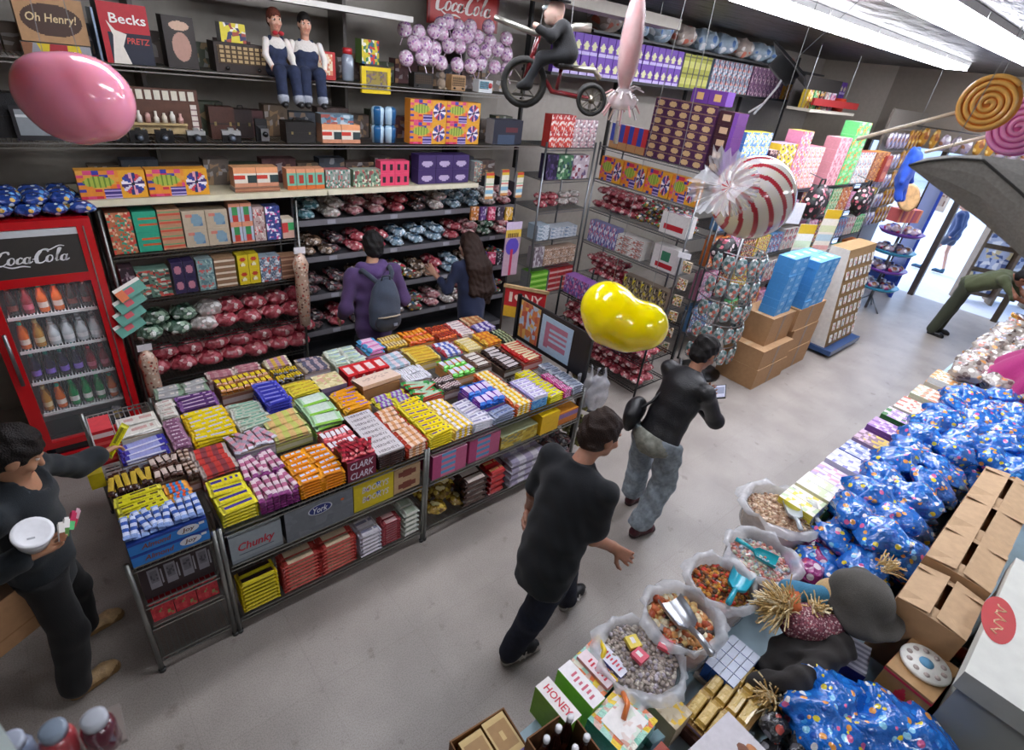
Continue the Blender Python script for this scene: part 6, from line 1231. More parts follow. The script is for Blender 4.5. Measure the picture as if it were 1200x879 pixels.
row(cbox(.3, .2, .075, P_band('#6ab82a', [(.3, .6, '#a8d86a'), (.85, 1, '#3a7a1c')]), '#7ac83a', res=(1, 8)), 'flat_box', 'vivid green box stacked low on the corner rack', 'box', (cx+.02, Y, .54), 1, 4); row(cbox(.15, .2, .075, P_band('#b02a30', [(.3, .6, '#e0b0a8')]), '#c83a3a', res=(1, 8)), 'flat_box', 'red and cream box stacked low on the corner rack', 'box', (cx+.35, Y, .54), 3, 4)
# turned rack: front looks down the aisle towards the camera side
DX = 5.53
GAM2 = cbox(.34, .1, .27, P_game(9), '#e09a34', '#d8862c', res=(36, 20), name='game_box')
row(GAM2, 'game_box', 'orange game box with colour wheel on the turned rack', 'box', (DX, 4.66, 2.02), 4, 1, rz=DR, gap=.012)
for k, (bg, y0, y1, lb) in enumerate((('red', 4.66, 4.0, 'red bag heaped below the game boxes'), ('mix', 3.98, 3.3, 'many-coloured bag heaped below the game boxes'))):
    heap(BAG[bg], 'sweet_bag', lb, 'bag', 5.54, 5.86, y1+.08, y0, 1.662, .17, 3, .09)
row(mixbox(.09, .27, '#8a8ab8', ['#d8d8ec', '#5a5a9a', '#c86a8a', '#ecEcf4'], 71), 'candy_box', 'lilac box with white flecks on the turned rack', 'box', (DX, 4.66, 1.24), 5, 1, rz=DR); row(mixbox(.2, .075, '#d8d4cc', ['#f0ece8', '#b86a5a', '#a8a09a'], 72, .2), 'flat_box', 'flat white box with brown print on the turned rack', 'box', (DX, 4.18, 1.24), 2, 3, rz=DR)
def ex(mb): mb.box(-.13, -.001, .05, .13, -.0003, .11, '#b8242e')
row(cbox(.36, .15, .24, '#e0dcd8', P_conf('#c8c0c0', ['#b82a34', '#3a4a9a', '#e8e4e0'], .6, 7), '#d0ccc8', extra=ex), 'candy_box', 'white box with red lettering band at the outer end of the turned rack', 'box', (DX, 3.62, 1.66), rz=DR); row(cbox(.36, .15, .28, P_spot('#d8d4d0', [(.5, .6, .2, .25, '#3a7a5a'), (.5, .2, .35, .14, '#b8242e')]), '#c8c4c0', res=(12, 10)), 'candy_box', 'white box with green dot at the outer end of the turned rack', 'box', (DX, 3.62, 1.24), rz=DR)
heap(BAG['red'], 'sweet_bag', 'red bag on the level at table height of the turned rack', 'bag', 5.54, 5.8, 4.05, 4.6, .802, .17, 3, .09); row(mixbox(.13, .22, '#7a6a5a', ['#d8c83a', '#2a2a28', '#a89a60', '#c8c0a0'], 74), 'candy_box', 'yellow and black box on the turned rack at table height', 'box', (DX, 3.95, .8), 5, 1, rz=DR)
row(mixbox(.14, .25, '#8a5a7a', ['#c8a0c0', '#5a3a6a', '#c84a5a', '#d8d0d8'], 75), 'candy_box', 'purple and pink box low on the turned rack', 'box', (DX, 4.66, .4), 9, 1, rz=DR)
# on top of it
row(cbox(.13, .12, .27, lambda u, v: '#c03038' if v > .3 and abs(u-.5) < .5 and u > .45 else ('#3048a8' if v > .3 else '#b88a5a'), '#d0c8c8', '#a83030', res=(4, 10)), 'candy_box', 'tall box striped red and blue on the turned rack’s top', 'box', (DX, 4.6, 2.4), 4, 1, rz=DR)
CH = cbox(.152, .13, .086, lambda u, v: '#c8a878' if ((u-.52)/.3)**2+((v-.45)/.33)**2 < 1 else ('#8a6a58' if v > .86 else '#4a2448'), '#5a2c58', '#43203f', res=(10, 8), name='chocolate_box')
row(CH, 'chocolate_box', 'plum box with tan oval in the tall pile on the turned rack', 'box', (DX, 4.06, 2.4), 5, 7, rz=DR, gap=.003)
row(cbox(.2, .14, .13, lambda u, v: '#d8b070' if .3 < u < .75 and .2 < v < .8 else '#6a3a90', '#6a3a8a', '#5a3080', res=(10, 8)), 'chocolate_box', 'violet box with gold panel above the plum pile’s outer end', 'box', (DX+.0, 3.63, 2.4+.616), 2, 1, rz=DR)
CH2 = cbox(.21, .2, .115, lambda u, v: '#c8a888' if ((u-.42)/.24)**2+((v-.5)/.3)**2 < 1 else ('#7a4aa0' if u > .8 else '#3a1a24'), '#4a2430', '#5a2a6a', res=(14, 8), name='chocolate_box')
row(CH2, 'chocolate_box', 'dark maroon box with a cup picture at the end of the plum pile', 'box', (DX+.02, 3.27, 2.4), 1, 5, rz=DR)
# ---- high storage shelf along the wall
hs = thing('display_shelving', 'high black storage shelf of purple bags along the wall near the ceiling', 'shelf', (4.8, 5.0, 0))
mb = MB(); mb.box(0, 0, 3.08, 8.3, .5, 3.11, '#1a1a1b'); mb.build('shelf', 'paint', hs); mb = MB(); mb.box(.6, .02, 3.55, 6.9, .5, 3.575, '#222324'); mb.build('shelf', 'paint', hs)
for k in range(5): mb = MB(); mb.box(.02+k*1.66, .45, 2.0, .05+k*1.66, .5, 3.8, '#2a2a2b'); mb.build('bracket', 'paint', hs)
PK = cbox(.13, .07, .205, lambda u, v: '#e0dca8' if ((u-.5)/.32)**2+((v-.45)/.2)**2 < 1 else ('#c8b8e8' if v < .14 else '#6a3aa8'), '#7a4ab8', '#5a2e98', res=(8, 12), name='candy_pouch')
row(PK, 'candy_pouch', 'purple pouch with cream label on the high storage shelf', 'pouch', (4.86, 5.04, 3.11), 17, 2, rz=0, gap=.012, jit=.4)
row(cbox(.12, .07, .2, P_band('#a8a83a', [(.2, .6, '#c8c86a'), (.8, .9, '#6a6a20')]), '#b0b050', res=(1, 10)), 'candy_pouch', 'olive yellow pouch on the high storage shelf', 'pouch', (7.3, 5.04, 3.11), 5, 2, gap=.02); row(mixbox(.12, .2, '#7a8aa0', ['#c86a5a', '#a8b8c8', '#4a5a70', '#d8d8dc'], 76, .08), 'candy_pouch', 'blue and red pouch on the high storage shelf', 'pouch', (8.05, 5.04, 3.11), 8, 2, gap=.02); row(mixbox(.12, .2, '#6a4a6a', ['#d8c0c8', '#8a5a7a', '#3a2a3a'], 77, .08), 'candy_pouch', 'mauve speckled pouch on the high storage shelf', 'pouch', (9.2, 5.04, 3.11), 8, 2, gap=.02); row(mixbox(.15, .24, '#c88a2c', ['#e0b04a', '#a85a3a', '#d8c8a0'], 78, .1), 'candy_box', 'orange box near the far end of the high storage shelf', 'box', (10.4, 5.04, 3.11), 6, 1, gap=.02)
vor_mat('soft_blue', '#a8bccc', ['#c8dcec', '#f0f2f4', '#5a80b8', '#e0e8f0'], 9, .5, .6, .5, 12, coat=0); vor_mat('soft_mix', '#c8b8ac', ['#ecE0d8', '#c8705a', '#f4f0ec', '#a89888'], 9, .5, .6, .5, 12, coat=0)
for k in range(9):
    o = put(pill(.42, .3, .26, k+5).mesh('stuffed_sack', 'soft_blue' if k % 3 else 'soft_mix'), 'stuffed_sack', ('first', 'second', 'third', 'fourth', 'fifth', 'sixth', 'seventh', 'eighth', 'ninth')[k]+' bulky sack from the corner along the topmost ledge under the ceiling', 'sack', (5.75+k*.52, 5.2, 3.59), random.uniform(-.3, .3), sc=(1.15, 1.1, .98))
row(cbox(.2, .16, .15, '#9a5a44', '#b87a64', '#7a4434'), 'carton', 'reddish carton tipped among the sacks near the far end of the topmost ledge', 'carton', (10.4, 5.1, 3.577), 2, 1, rz=.3)
# ---- long rack beyond, its front to the aisle
EY = 3.22
wire_unit('long wire rack of bright boxed candy beyond the turned rack', (6.15, EY, 0), 2.5, .5, (.35, .8, 1.25, 1.7, 2.12), 2.16, col='#6f7274'); wire_unit('last wire rack of boxed candy before the doorway', (8.75, EY, 0), 2.4, .5, (.35, .8, 1.25, 1.7, 2.12), 2.16, col='#6a6d70')
pals = [('#d8b83a', ['#e8d86a', '#c84a3a', '#8a5a9a', '#f0ecd8']), ('#d08aa8', ['#ecC0d0', '#b84a7a', '#f0e8ec', '#8ab0c8']), ('#5ab070', ['#a8d8a8', '#e07a3a', '#ecE8c8', '#3a7a50']), ('#5a88b8', ['#a8c8e0', '#e8ecf0', '#2a4a7a', '#c85a5a']), ('#3a2a30', ['#c83a34', '#d8c8b8', '#6a4a50', '#e0b03a']), ('#d87a3a', ['#f0c08a', '#a83a2a', '#ecE4d8', '#e0a030']), ('#c8c0b8', ['#ecE8e4', '#8a7a70', '#c85a60', '#6a88a0'])]
nmz = ['yellow', 'pink', 'green', 'blue', 'dark', 'orange', 'whitish']; lvn = {.35: 'bottom', .8: 'second lowest', 1.25: 'middle', 1.7: 'upper'}
for u_, (xs, wh) in enumerate(((6.19, 'long wire rack'), (8.79, 'last wire rack before the door'))):
    for z in (.35, .8, 1.25, 1.7):
        x = xs; k = int(z*10)+u_*3; used = set()
        while x < xs+2.2:
            c = k % 7; k += 3; w = random.choice((.11, .14, .17)); h = random.choice((.13, .18, .3)); nz = 2 if h < .19 else 1; n = 3 if w < .15 else 2
            lb = '%s printed box on the %s level of the %s' % (nmz[c], lvn[z], wh)
            if lb in used: k += 1; continue
            used.add(lb); row(mixbox(w, h, pals[c][0], pals[c][1], k+90), 'sweet_box', lb, 'box', (x, EY+.03, z), n, nz, group=lb, gap=.008); x += n*(w+.008)+.03
# piles on its top
def pile(label, x, w, h, n, nz, c, seed, y=EY+.03, d=.2): row(cbox(w, d, h, P_conf(c[0], c[1], .55, seed, (8, 6)), c[1][0], c[0], res=(8, 6)), 'candy_box', label, 'box', (x, y, 2.12), n, nz, gap=.006)
row(cbox(.3, .3, .3, '#d8d8dc', '#e6e6e8', '#c4c4ca'), 'carton', 'plain white carton above the peppermint on the long rack', 'carton', (6.22, EY+.02, 2.12), 2, 1)
row(cbox(.2, .15, .12, P_conf('#5a88c8', ['#e8d84a', '#a8c8ec', '#f0f0ec'], .6, 80, (8, 6)), '#d8c83a', '#4a70b0', res=(8, 6)), 'candy_box', 'blue and yellow box standing on the plain white cartons', 'box', (6.22, EY+.05, 2.425), 3, 3, gap=.006); pile('maroon box with pale cup print beside the white cartons', 6.86, .2, .12, 1, 4, ('#43202c', ['#c8a8a0', '#6a3a48', '#2a1418']), 81); pile('yellow and lilac box in the pile over the long rack', 7.08, .22, .11, 2, 5, ('#d8b830', ['#b8a0d0', '#ecd84a', '#e8e0e8', '#2a2a2a']), 82); pile('mixed bright box in the pile over the long rack', 7.56, .15, .14, 2, 5, ('#d88aa0', ['#e8c860', '#ecE4e4', '#c8503a', '#8a6ab0']), 83); pile('pink and white box in the pile at the long rack’s end', 7.9, .16, .13, 3, 4, ('#ecC8c8', ['#d87a8a', '#f4ecec', '#e8b080']), 84)
pile('rose box in the vertical stack next to the green ones', 8.8, .2, .16, 2, 4, ('#d8909a', ['#ecb8bc', '#b86a7a']), 85); pile('bright green box with orange spot in the vertical stack', 9.24, .24, .17, 2, 5, ('#6ad07a', ['#a8ecA8', '#e88a3a', '#58b868']), 86); pile('pale boxed candy in the stack past the green ones', 9.78, .2, .15, 3, 3, ('#d8d4cc', ['#c86a5a', '#8aa8c0', '#f0ece8']), 87); pile('brown and orange box in the last stack over the door side rack', 10.45, .2, .15, 3, 3, ('#a8643a', ['#d89a4a', '#6a3a24', '#e8c890']), 88)
# upper right clutter: red toy wagon shelf, packs with swirls, dark cans
t = thing('toy_shelf', 'small red-edged shelf of toys near the ceiling at the far end', 'shelf', (10.6, 4.4, 3.0)); mb = MB(); mb.box(-.9, -.2, .0, .9, .2, .04, '#d8d0c0'); mb.box(-.9, -.22, .1, .9, -.18, .2, '#a82a2a'); mb.box(-.9, .18, 0, .9, .2, .5, '#3a3634'); mb.build('board', 'paint', t)
for k in (-.8, .8): mb = MB(); mb.tube([(k, 0, .04), (k, 0, .9)], .006, '#888', 5); mb.build('hanger', 'chrome', t)
mb = MB(); mb.lathe([(.09, 0), (.11, .1), (.1, .2)], '#c8402c', 16); mb.tube([(.1, 0, .05), (.17, 0, .1), (.1, 0, .16)], .015, '#e0d8d8', 6); put(mb.mesh('toy_mug', 'plastic'), 'toy_mug', 'big orange-red mug with white handle on the toy shelf', 'mug', (11.2, 4.4, 3.042))
for k in range(5): row(mixbox(.18, .26, pals[(k*2) % 7][0], pals[(k*2) % 7][1], 130+k, .1), 'toy_box', ('yellow', 'green', 'dark', 'whitish', 'pink')[k]+' toy box on the red-edged shelf near the ceiling', 'box', (9.8+k*.22, 4.35, 3.04))
vor_mat('swirl_pack', '#b8a8b8', ['#c83a6a', '#3a4a98', '#ecE8ec', '#8a5a3a', '#e0b04a'], 12, .5, .3, .4, 16); vor_mat('amber_pack', '#c8902c', ['#e0b03a', '#8a4a1c', '#e8c878', '#a8642a'], 14, .5, .3, .4, 16)
sp = bagset('swirl_pack', 3, .16, .06, .24); ap = bagset('amber_pack', 2, .14, .06, .3)
rk = thing('peg_wall', 'grey peg wall hung with candy packs beside the doorway', 'rack', (12.0, 3.5, 0)); mb = MB(); mb.box(-.8, 0, .0, 1.0, .04, 3.2, '#6a645c'); mb.build('panel', 'paint', rk); mb = MB(); [mb.tube([(-.7+.2*i, -.14, 1.55+.34*j), (-.7+.2*i, 0, 1.55+.34*j)], .004, '#aaa', 5) for i in range(9) for j in range(5)]; mb.build('pegs', 'chrome', rk)
for j in range(5):
    for i in range(9): put((sp if i < 5 else ap)[(i+j) % 2], 'hanging_pack', ('swirl printed pack hanging on the peg wall', 'amber pack hanging on the peg wall')[i >= 5], 'pack', (11.3+.2*i, 3.42, 1.25+.34*j), PI/2*0, ('swirl packs on the peg wall', 'amber packs on the peg wall')[i >= 5])
# floral bags, pastel boards, cap-like mesh
vor_mat('floral', '#1c1a1e', ['#c86a7a', '#d8c8c8', '#7a2a3a', '#3a4a3a', '#e0a0a8'], 16, .42, .6, .3, 20, coat=0)
for k, (p_, q_, lb) in enumerate(((955, 238, 'black floral fabric bag hanging beyond the peppermint'), (1010, 236, 'black floral fabric bag with large roses near the doorway'), (850, 290, 'black flecked fabric bag below the peppermint'))):
    pt = at_y(p_, q_, 2.95); t = thing('fabric_bag', lb, 'bag', tuple(pt)); t.name = 'hanging_fabric_bag'; pill(.46 if k < 2 else .34, .2, .42 if k < 2 else .3, 40+k, flat=.5).build('pouch', 'floral', t).location = (0, 0, -.2); mb = MB(); mb.tube([(-.1, 0, .14), (-.06, 0, .3), (.06, 0, .3), (.1, 0, .14)], .012, '#1a181a', 6); mb.build('strap', 'cloth', t); mb = MB(); mb.tube([(0, 0, .3), (0, .2, .34)], .006, '#777', 5); mb.build('peg', 'chrome', t)
for k, (p_, q_, lb) in enumerate(((938, 268, 'pastel rainbow card board hanging nearest the peppermint'), (968, 250, 'pastel rainbow card board hanging behind the first'))):
    mb = MB(); mb.box(-.13, -.006, -.3, .13, .006, .3, '#ecE4d0', front=P_band('#ece4d4', [(.1, .2, '#e0a8a0'), (.3, .45, '#b8d0d8'), (.5, .65, '#d8dcb0'), (.82, 1, '#d8b02a')]), res=(1, 20)); put(mb.mesh('hanging_pack', 'card'), 'hanging_pack', lb, 'pack', tuple(at_y(p_, q_+22, 2.75)), R(-25))
# rack of hanging trinket packs
t = thing('trinket_rack', 'revolving rack of small hanging trinket packs next to the brown cartons', 'rack', (6.06, 2.86, 0)); mb = MB(); mb.tube([(0, 0, .05), (0, 0, 1.95)], .02, '#9a9a9c', 8); mb.lathe([(.26, 0), (.26, .04), (.03, .06)], '#3a3a3c', 20); mb.build('stand', 'chrome', t)
for z in (.5, .78, 1.06, 1.34, 1.62): mb = MB(); mb.tube([(.3*math.cos(a), .3*math.sin(a), z) for a in np.linspace(0, 2*PI, 21)], .006, '#9a9a9c', 5, caps=False); [mb.tube([(0, 0, z), (.3*math.cos(a), .3*math.sin(a), z)], .004, '#9a9a9c', 4) for a in np.linspace(0, 2*PI, 7)[:-1]]; mb.build('ring', 'chrome', t)
vor_mat('trinket', '#8a9a98', ['#d8dcdc', '#c86a5a', '#4a6a6a', '#e8d8c8', '#b0b8b8'], 24, .5, .2, .5, 24, alpha=.95); tb = bagset('trinket', 3, .13, .04, .2)
for j, z in enumerate((.5, .78, 1.06, 1.34, 1.62)):
    for i in range(8): a = PI*.95+i*PI/7.5; put(tb[(i+j) % 3], 'trinket_pack', 'clear trinket pack on the revolving rack', 'pack', (6.06+.32*math.cos(a), 2.86+.32*math.sin(a), z-.215), a+PI/2, 'trinket packs on the revolving rack')
for j in range(6): row(mixbox(.1, .12, '#b8a890', ['#d8b03a', '#ecE4d4', '#4a6a3a', '#a83a2a'], 140+j, .03), 'hanging_card', ('lowest', 'second', 'third', 'fourth', 'fifth', 'topmost')[j]+' square card pack in the strip on the turned rack’s outer post', 'card', (5.42, 3.13, .35+j*.2), 1, 1, rz=DR*.9)
mb = MB(); mb.box(-.07, -.004, 0, .07, .004, .06, '#e8e8ea'); o = put(mb.mesh('price_card', 'card'), 'price_card', 'small blank white card clipped on the turned rack’s outer post', 'card', (5.42, 3.14, 1.5), R(-70)); mb = MB(); mb.box(-.09, -.005, 0, .09, .005, .24, '#e4e4e8'); put(mb.mesh('price_sign', 'card'), 'price_sign', 'tall blank white sign just behind the peppermint', 'card', tuple(at_y(928, 262, 2.7)), R(-30))
# ---- brown cartons and the pile of blue boxes in the aisle
def carton(label, P, w, d, h, rz=0, tape=True, flaps=False, mark=None):
    t = thing('cardboard_carton', label, 'carton', P, rz); mb = MB(); KB = '#a9825c'
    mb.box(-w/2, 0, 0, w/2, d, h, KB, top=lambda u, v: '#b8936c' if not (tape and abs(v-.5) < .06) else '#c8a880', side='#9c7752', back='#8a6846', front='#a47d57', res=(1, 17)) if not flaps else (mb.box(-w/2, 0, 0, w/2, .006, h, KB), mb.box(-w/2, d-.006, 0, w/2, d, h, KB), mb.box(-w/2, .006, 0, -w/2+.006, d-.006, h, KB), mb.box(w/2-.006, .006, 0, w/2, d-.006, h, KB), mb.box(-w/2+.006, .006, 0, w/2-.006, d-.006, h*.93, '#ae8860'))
    if mark: mb.text(mark, (0, -.001, h*.5), (1, 0, 0), (0, 0, 1), w*.45, h*.3, '#4a3a2c')
    mb.build('box', 'kraft', t)
    if flaps:
        for q, (a, b, n) in enumerate((((-w/2, 0, h), (w/2, 0, h), (0, -.6, .35)), ((w/2, d, h), (-w/2, d, h), (0, .6, .4)), ((w/2, 0, h), (w/2, d, h), (.5, 0, .2)), ((-w/2, d, h), (-w/2, 0, h), (-.4, 0, .3)))):
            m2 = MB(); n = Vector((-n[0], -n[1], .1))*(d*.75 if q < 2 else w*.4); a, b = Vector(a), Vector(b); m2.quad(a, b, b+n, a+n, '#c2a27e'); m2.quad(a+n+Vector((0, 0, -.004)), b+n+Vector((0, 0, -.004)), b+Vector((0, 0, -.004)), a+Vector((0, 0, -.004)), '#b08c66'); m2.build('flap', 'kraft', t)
    elif tape: m2 = MB(); m2.box(-w/2-.001, d*.46, h, w/2+.001, d*.54, h+.001, '#c8ac84'); m2.box(-.03, -.001, 0, .03, 0, h, '#7a5a3a') ; m2.build('tape', 'gloss', t)
    return t
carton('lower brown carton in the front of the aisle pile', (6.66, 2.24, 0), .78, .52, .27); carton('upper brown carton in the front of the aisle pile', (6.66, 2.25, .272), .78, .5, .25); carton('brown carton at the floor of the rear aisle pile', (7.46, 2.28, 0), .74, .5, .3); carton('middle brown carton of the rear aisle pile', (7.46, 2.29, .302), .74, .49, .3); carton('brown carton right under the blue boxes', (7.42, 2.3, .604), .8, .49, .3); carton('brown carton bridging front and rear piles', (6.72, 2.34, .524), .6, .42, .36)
BB = cbox(.2, .2, .1, lambda u, v: '#b8d4ec' if .3 < u < .8 and .25 < v < .7 and int(u*20) % 3 else '#4a94d0', lambda u, v: '#d8b890' if abs(u-.5) < .2 and abs(v-.5) < .2 else '#6aaee0', '#3f86c4', res=(14, 10), name='snack_box')
row(BB, 'snack_box', 'sky blue box in the taller part of the pile on brown cartons', 'box', (6.5, 2.38, .885), 2, 7, gap=.006, jit=.4); row(BB, 'snack_box', 'sky blue box in the far part of the pile on brown cartons', 'box', (7.06, 2.3, .905), 3, 6, 2, gap=.006, jit=.4)
row(cbox(.12, .1, .16, P_conf('#d85a7a', ['#e890a8', '#ecD8dc', '#c83a5a'], .5, 9), '#e07a94'), 'candy_box', 'hot pink box stacked at the blue pile’s far side', 'box', (7.72, 2.4, .905), 1, 3)
# wheeled cardboard display of cards
t = thing('card_display', 'sloping cardboard display of white candy cards on a blue dolly', 'display', (8.75, 2.2, 0), R(0)); mb = MB(); mb.box(-.55, -.12, .05, .55, .5, .12, '#2a4a7a'); [mb.tube([(x, y-.02, .03), (x, y+.02, .03)], .03, '#222', 10) for x in (-.45, .45) for y in (-.06, .44)]; mb.build('dolly', 'plastic', t)
mb = MB(); mb.add([(-.5, 0, .12), (.5, 0, .12), (.5, .45, .12), (-.5, .45, .12), (-.5, .2, 1.5), (.5, .2, 1.5), (.5, .45, 1.5), (-.5, .45, 1.5)], [(0, 1, 5, 4), (1, 2, 6, 5), (2, 3, 7, 6), (3, 0, 4, 7), (4, 5, 6, 7)], ['#9a7a50', '#8a6c46', '#8a6c46', '#d8d4cc', '#a88a60']); mb.build('body', 'kraft', t)
for j in range(7):
    for i in range(6): y = .0+.2*(j+.5)/7.3-.012; z = .2+j*.18; mb = MB(); mb.box(-.04, -.004, 0, .04, .004, .11, '#ecE8e0', front=P_conf('#ece8e0', ['#c86a6a', '#d8d4cc', '#8aa0b0'], .3, i+j), res=(4, 5)); o = mb.build('card', 'card', t); o.location = (-.42+i*.165, y-.02, z); o.rotation_euler = (R(-12), 0, 0)
# tiered round tray rack by the doorway
t = thing('tray_rack', 'tiered rack of teal round trays with toys near the blue door', 'rack', (11.3, 2.66, 0)); mb = MB(); mb.tube([(0, 0, 0), (0, 0, 1.7)], .025, '#8a8a8c', 8); [mb.tube([(0, 0, .25), (.3*math.cos(a), .3*math.sin(a), 0)], .012, '#9a9a9c', 6) for a in (0, 2.1, 4.2)]; mb.build('stand', 'chrome', t)
for k, z in enumerate((.4, .72, 1.04, 1.36)): mb = MB(); mb.lathe([(.02, z), (.3, z), (.36, z+.06), (.34, z+.06), (.29, z+.015), (.02, z+.012)], '#2a86a8' if k % 2 == 0 else '#6a3a98', 24); mb.build('tray', 'plastic', t)
tw = bagset('swirl_pack', 3, .16, .14, .12)
for k, z in enumerate((.4, .72, 1.04, 1.36)):
    for i in range(6): put(tw[i % 3], 'toy_pack', ('lowest', 'second', 'third', 'top')[k]+' tier toy pack on the teal tray rack', 'pack', (11.3+.2*math.cos(i*1.05+k), 2.66+.2*math.sin(i*1.05+k), z+.016), i, ('lowest', 'second', 'third', 'top')[k]+' tier toy packs')
mb = MB(); mb.box(-.2, -.15, 0, .2, .15, .3, '#2a54b8'); F = Field(h=.02, k=.08, wr=.006); F.ell((0, 0, 0), np.array([.12, .1, .18]), None, '#1f48b0'); F.ell((0, -.02, .22), np.array([.13, .11, .12]), None, '#2450b8'); [(F.cap((q*.1, -.02, .08), (q*.2, -.06, -.08), .05, .04, '#1f48b0'), F.cap((q*.06, -.02, -.15), (q*.09, -.08, -.32), .06, .05, '#1f48b0'), F.ell((q*.1, 0, .33), np.array([.04, .03, .06]), None, '#2450b8')) for q in (-1, 1)]; mb = MB(); F.mesh(mb); o = mb.build('hanging_plush', 'cloth'); o.location = tuple(at_y(1060, 205, 2.6)); tag(o, 'royal blue plush hanging at the tip of the grey hull', 'plush')
mb = MB(); mb.lathe([(.02, 0), (.2, .02), (.21, .05), (.17, .05), (.02, .03)], '#c8a070', 20); o = put(mb.mesh('tambourine', 'wood'), 'round_tray', 'round tan tray hanging below the royal blue plush', 'tray', tuple(at_y(1062, 232, 2.6))); o.rotation_euler = (R(70), 0, R(-30))
t = thing('striped_parcel', 'pink striped parcel sticking out near the tan tray', 'parcel', tuple(at_y(1060, 252, 2.6)), R(-20)); mb = MB(); mb.box(-.25, -.1, -.1, .25, .1, .1, '#b85a5a', front=P_conf('#b85a5a', ['#d88a6a', '#9a4a6a'], .5, 3, (10, 1)), top=P_conf('#c86a60', ['#d8906a', '#a8507a'], .5, 3, (10, 1)), res=(10, 1)); mb.build('parcel', 'card', t)
# low rack standing out from the turned one, near the table's end
wire_unit('low dark wire rack of crimson and purple packs behind the person in leather', (4.72, 4.25, 0), 1.36, .6, (.12, .46, .82), 1.0, DR, col='#2e2f31')
row(mixbox(.14, .22, '#7a4a8a', ['#b890c8', '#d8d0e0', '#5a6ab0', '#c86a9a'], 151, .16), 'candy_box', 'purple and lilac box on top of the low dark rack', 'box', (4.74, 4.22, .82), 9, 1, rz=DR, gap=.006)
for z, k, lb in ((.462, 'red', 'crimson bag on the middle level of the low dark rack'), (.122, 'red', 'crimson bag on the bottom level of the low dark rack')): heap(BAG[k], 'sweet_bag', lb, 'bag', 4.76, 5.1, 2.98, 4.2, z, .17, 3, .09)
b1, b2 = at_y(640, 2, 4.3), at_y(800, 21, 4.3); t = thing('storage_board', 'long beige board hung edge-on beneath the ceiling over the purple pouches', 'board', ((b1.x+b2.x)/2, 4.3, (b1.z+b2.z)/2)); L_ = b2.x-b1.x
mb = MB(); mb.box(-L_/2, 0, -.05, L_/2, .3, .05, '#a0988a'); mb.build('board', 'paint', t); mb = MB(); [mb.tube([(x, .15, .05), (x, .15, ZC-(b1.z+b2.z)/2)], .006, '#888', 5) for x in (-L_*.4, L_*.4)]; mb.build('hanger', 'chrome', t)
t = thing('hanging_rail', 'rail of orange and amber hanging packs above the doorway', 'rail', (12.7, 2.6, 2.98)); mb = MB(); mb.tube([(0, -1.3, 0), (0, 1.0, 0)], .012, '#999', 6); [mb.tube([(0, y, 0), (0, y, ZC-2.98)], .006, '#888', 5) for y in (-1.2, .9)]; mb.build('rail', 'chrome', t)
for k in range(13): put((ap+sp)[k % 5], 'hanging_pack', 'orange or swirl printed pack on the rail above the doorway', 'pack', (12.7, 1.45+k*.17, 2.66), PI/2, 'packs on the doorway rail')
row(PK, 'candy_pouch', 'dim purple pouch at the far end of the black storage shelf', 'pouch', (11.5, 5.04, 3.11), 10, 2, gap=.015, jit=.4)
row(cbox(.26, .2, .2, P_spot('#a8443a', [(.5, .5, .36, .3, '#c87a5a')]), '#b85a48', '#8a342c', res=(20, 14)), 'display_box', 'rust red box with paler oval on the last rack’s far top', 'box', (10.85, EY-.02, 2.12), 1, 2)
for k, (x, y) in enumerate(((14.3, 1.62), (14.9, 1.15))):
    t = thing('outdoor_rack', ('brown card rack standing just outside the doorway', 'second brown rack outside, hidden behind the bending man')[k], 'rack', (x, y, -.03), R(-60)); mb = MB(); [mb.box(a, -.02, 0, a+.05, .25, 1.7, '#5a4a3a') for a in (-.35, .3)]; mb.box(-.3, .2, .1, .3, .24, 1.65, '#6a5a48'); mb.build('frame', 'wood', t)
    for j in range(3): mb = MB(); mb.box(-.27, .12, .2+j*.48, .27, .18, .58+j*.48, '#8a98b8', front=P_conf('#a8b0c8', ['#d8d8dc', '#4a5a88', '#c8b890'], .6, j+k, (8, 6)), res=(8, 6)); mb.build('panel', 'card', t)
# ------------------------------------------------------------------ the counter along the near side of the aisle
CZ = .74
ct = thing('sales_counter', 'long low pale blue counter heaped with sweets along the aisle', 'counter', (0, 0, 0))
mb = MB(); mb.box(.5, -.335, CZ-.04, 3.55, .74, CZ, '#a8c4d0'); mb.box(3.55, -1.05, CZ-.04, 9.4, .74, CZ, '#a8c4d0'); mb.build('top', 'paint', ct); mb = MB(); mb.box(.54, .68, .08, 9.36, .71, CZ-.04, '#8a8d90', front='#8a8d90'); mb.box(.54, -.3, .08, .57, .68, CZ-.04, '#85888c'); mb.box(9.33, -1.0, .08, 9.36, .68, CZ-.04, '#85888c'); mb.build('front_panel', 'paint', ct); mb = MB(); mb.box(.6, .6, 0, 9.3, .66, .08, '#3a3a3c'); mb.build('plinth', 'paint', ct)
def cp(p, q, z=.95): v = at_z(p, q, z); return v.x, v.y
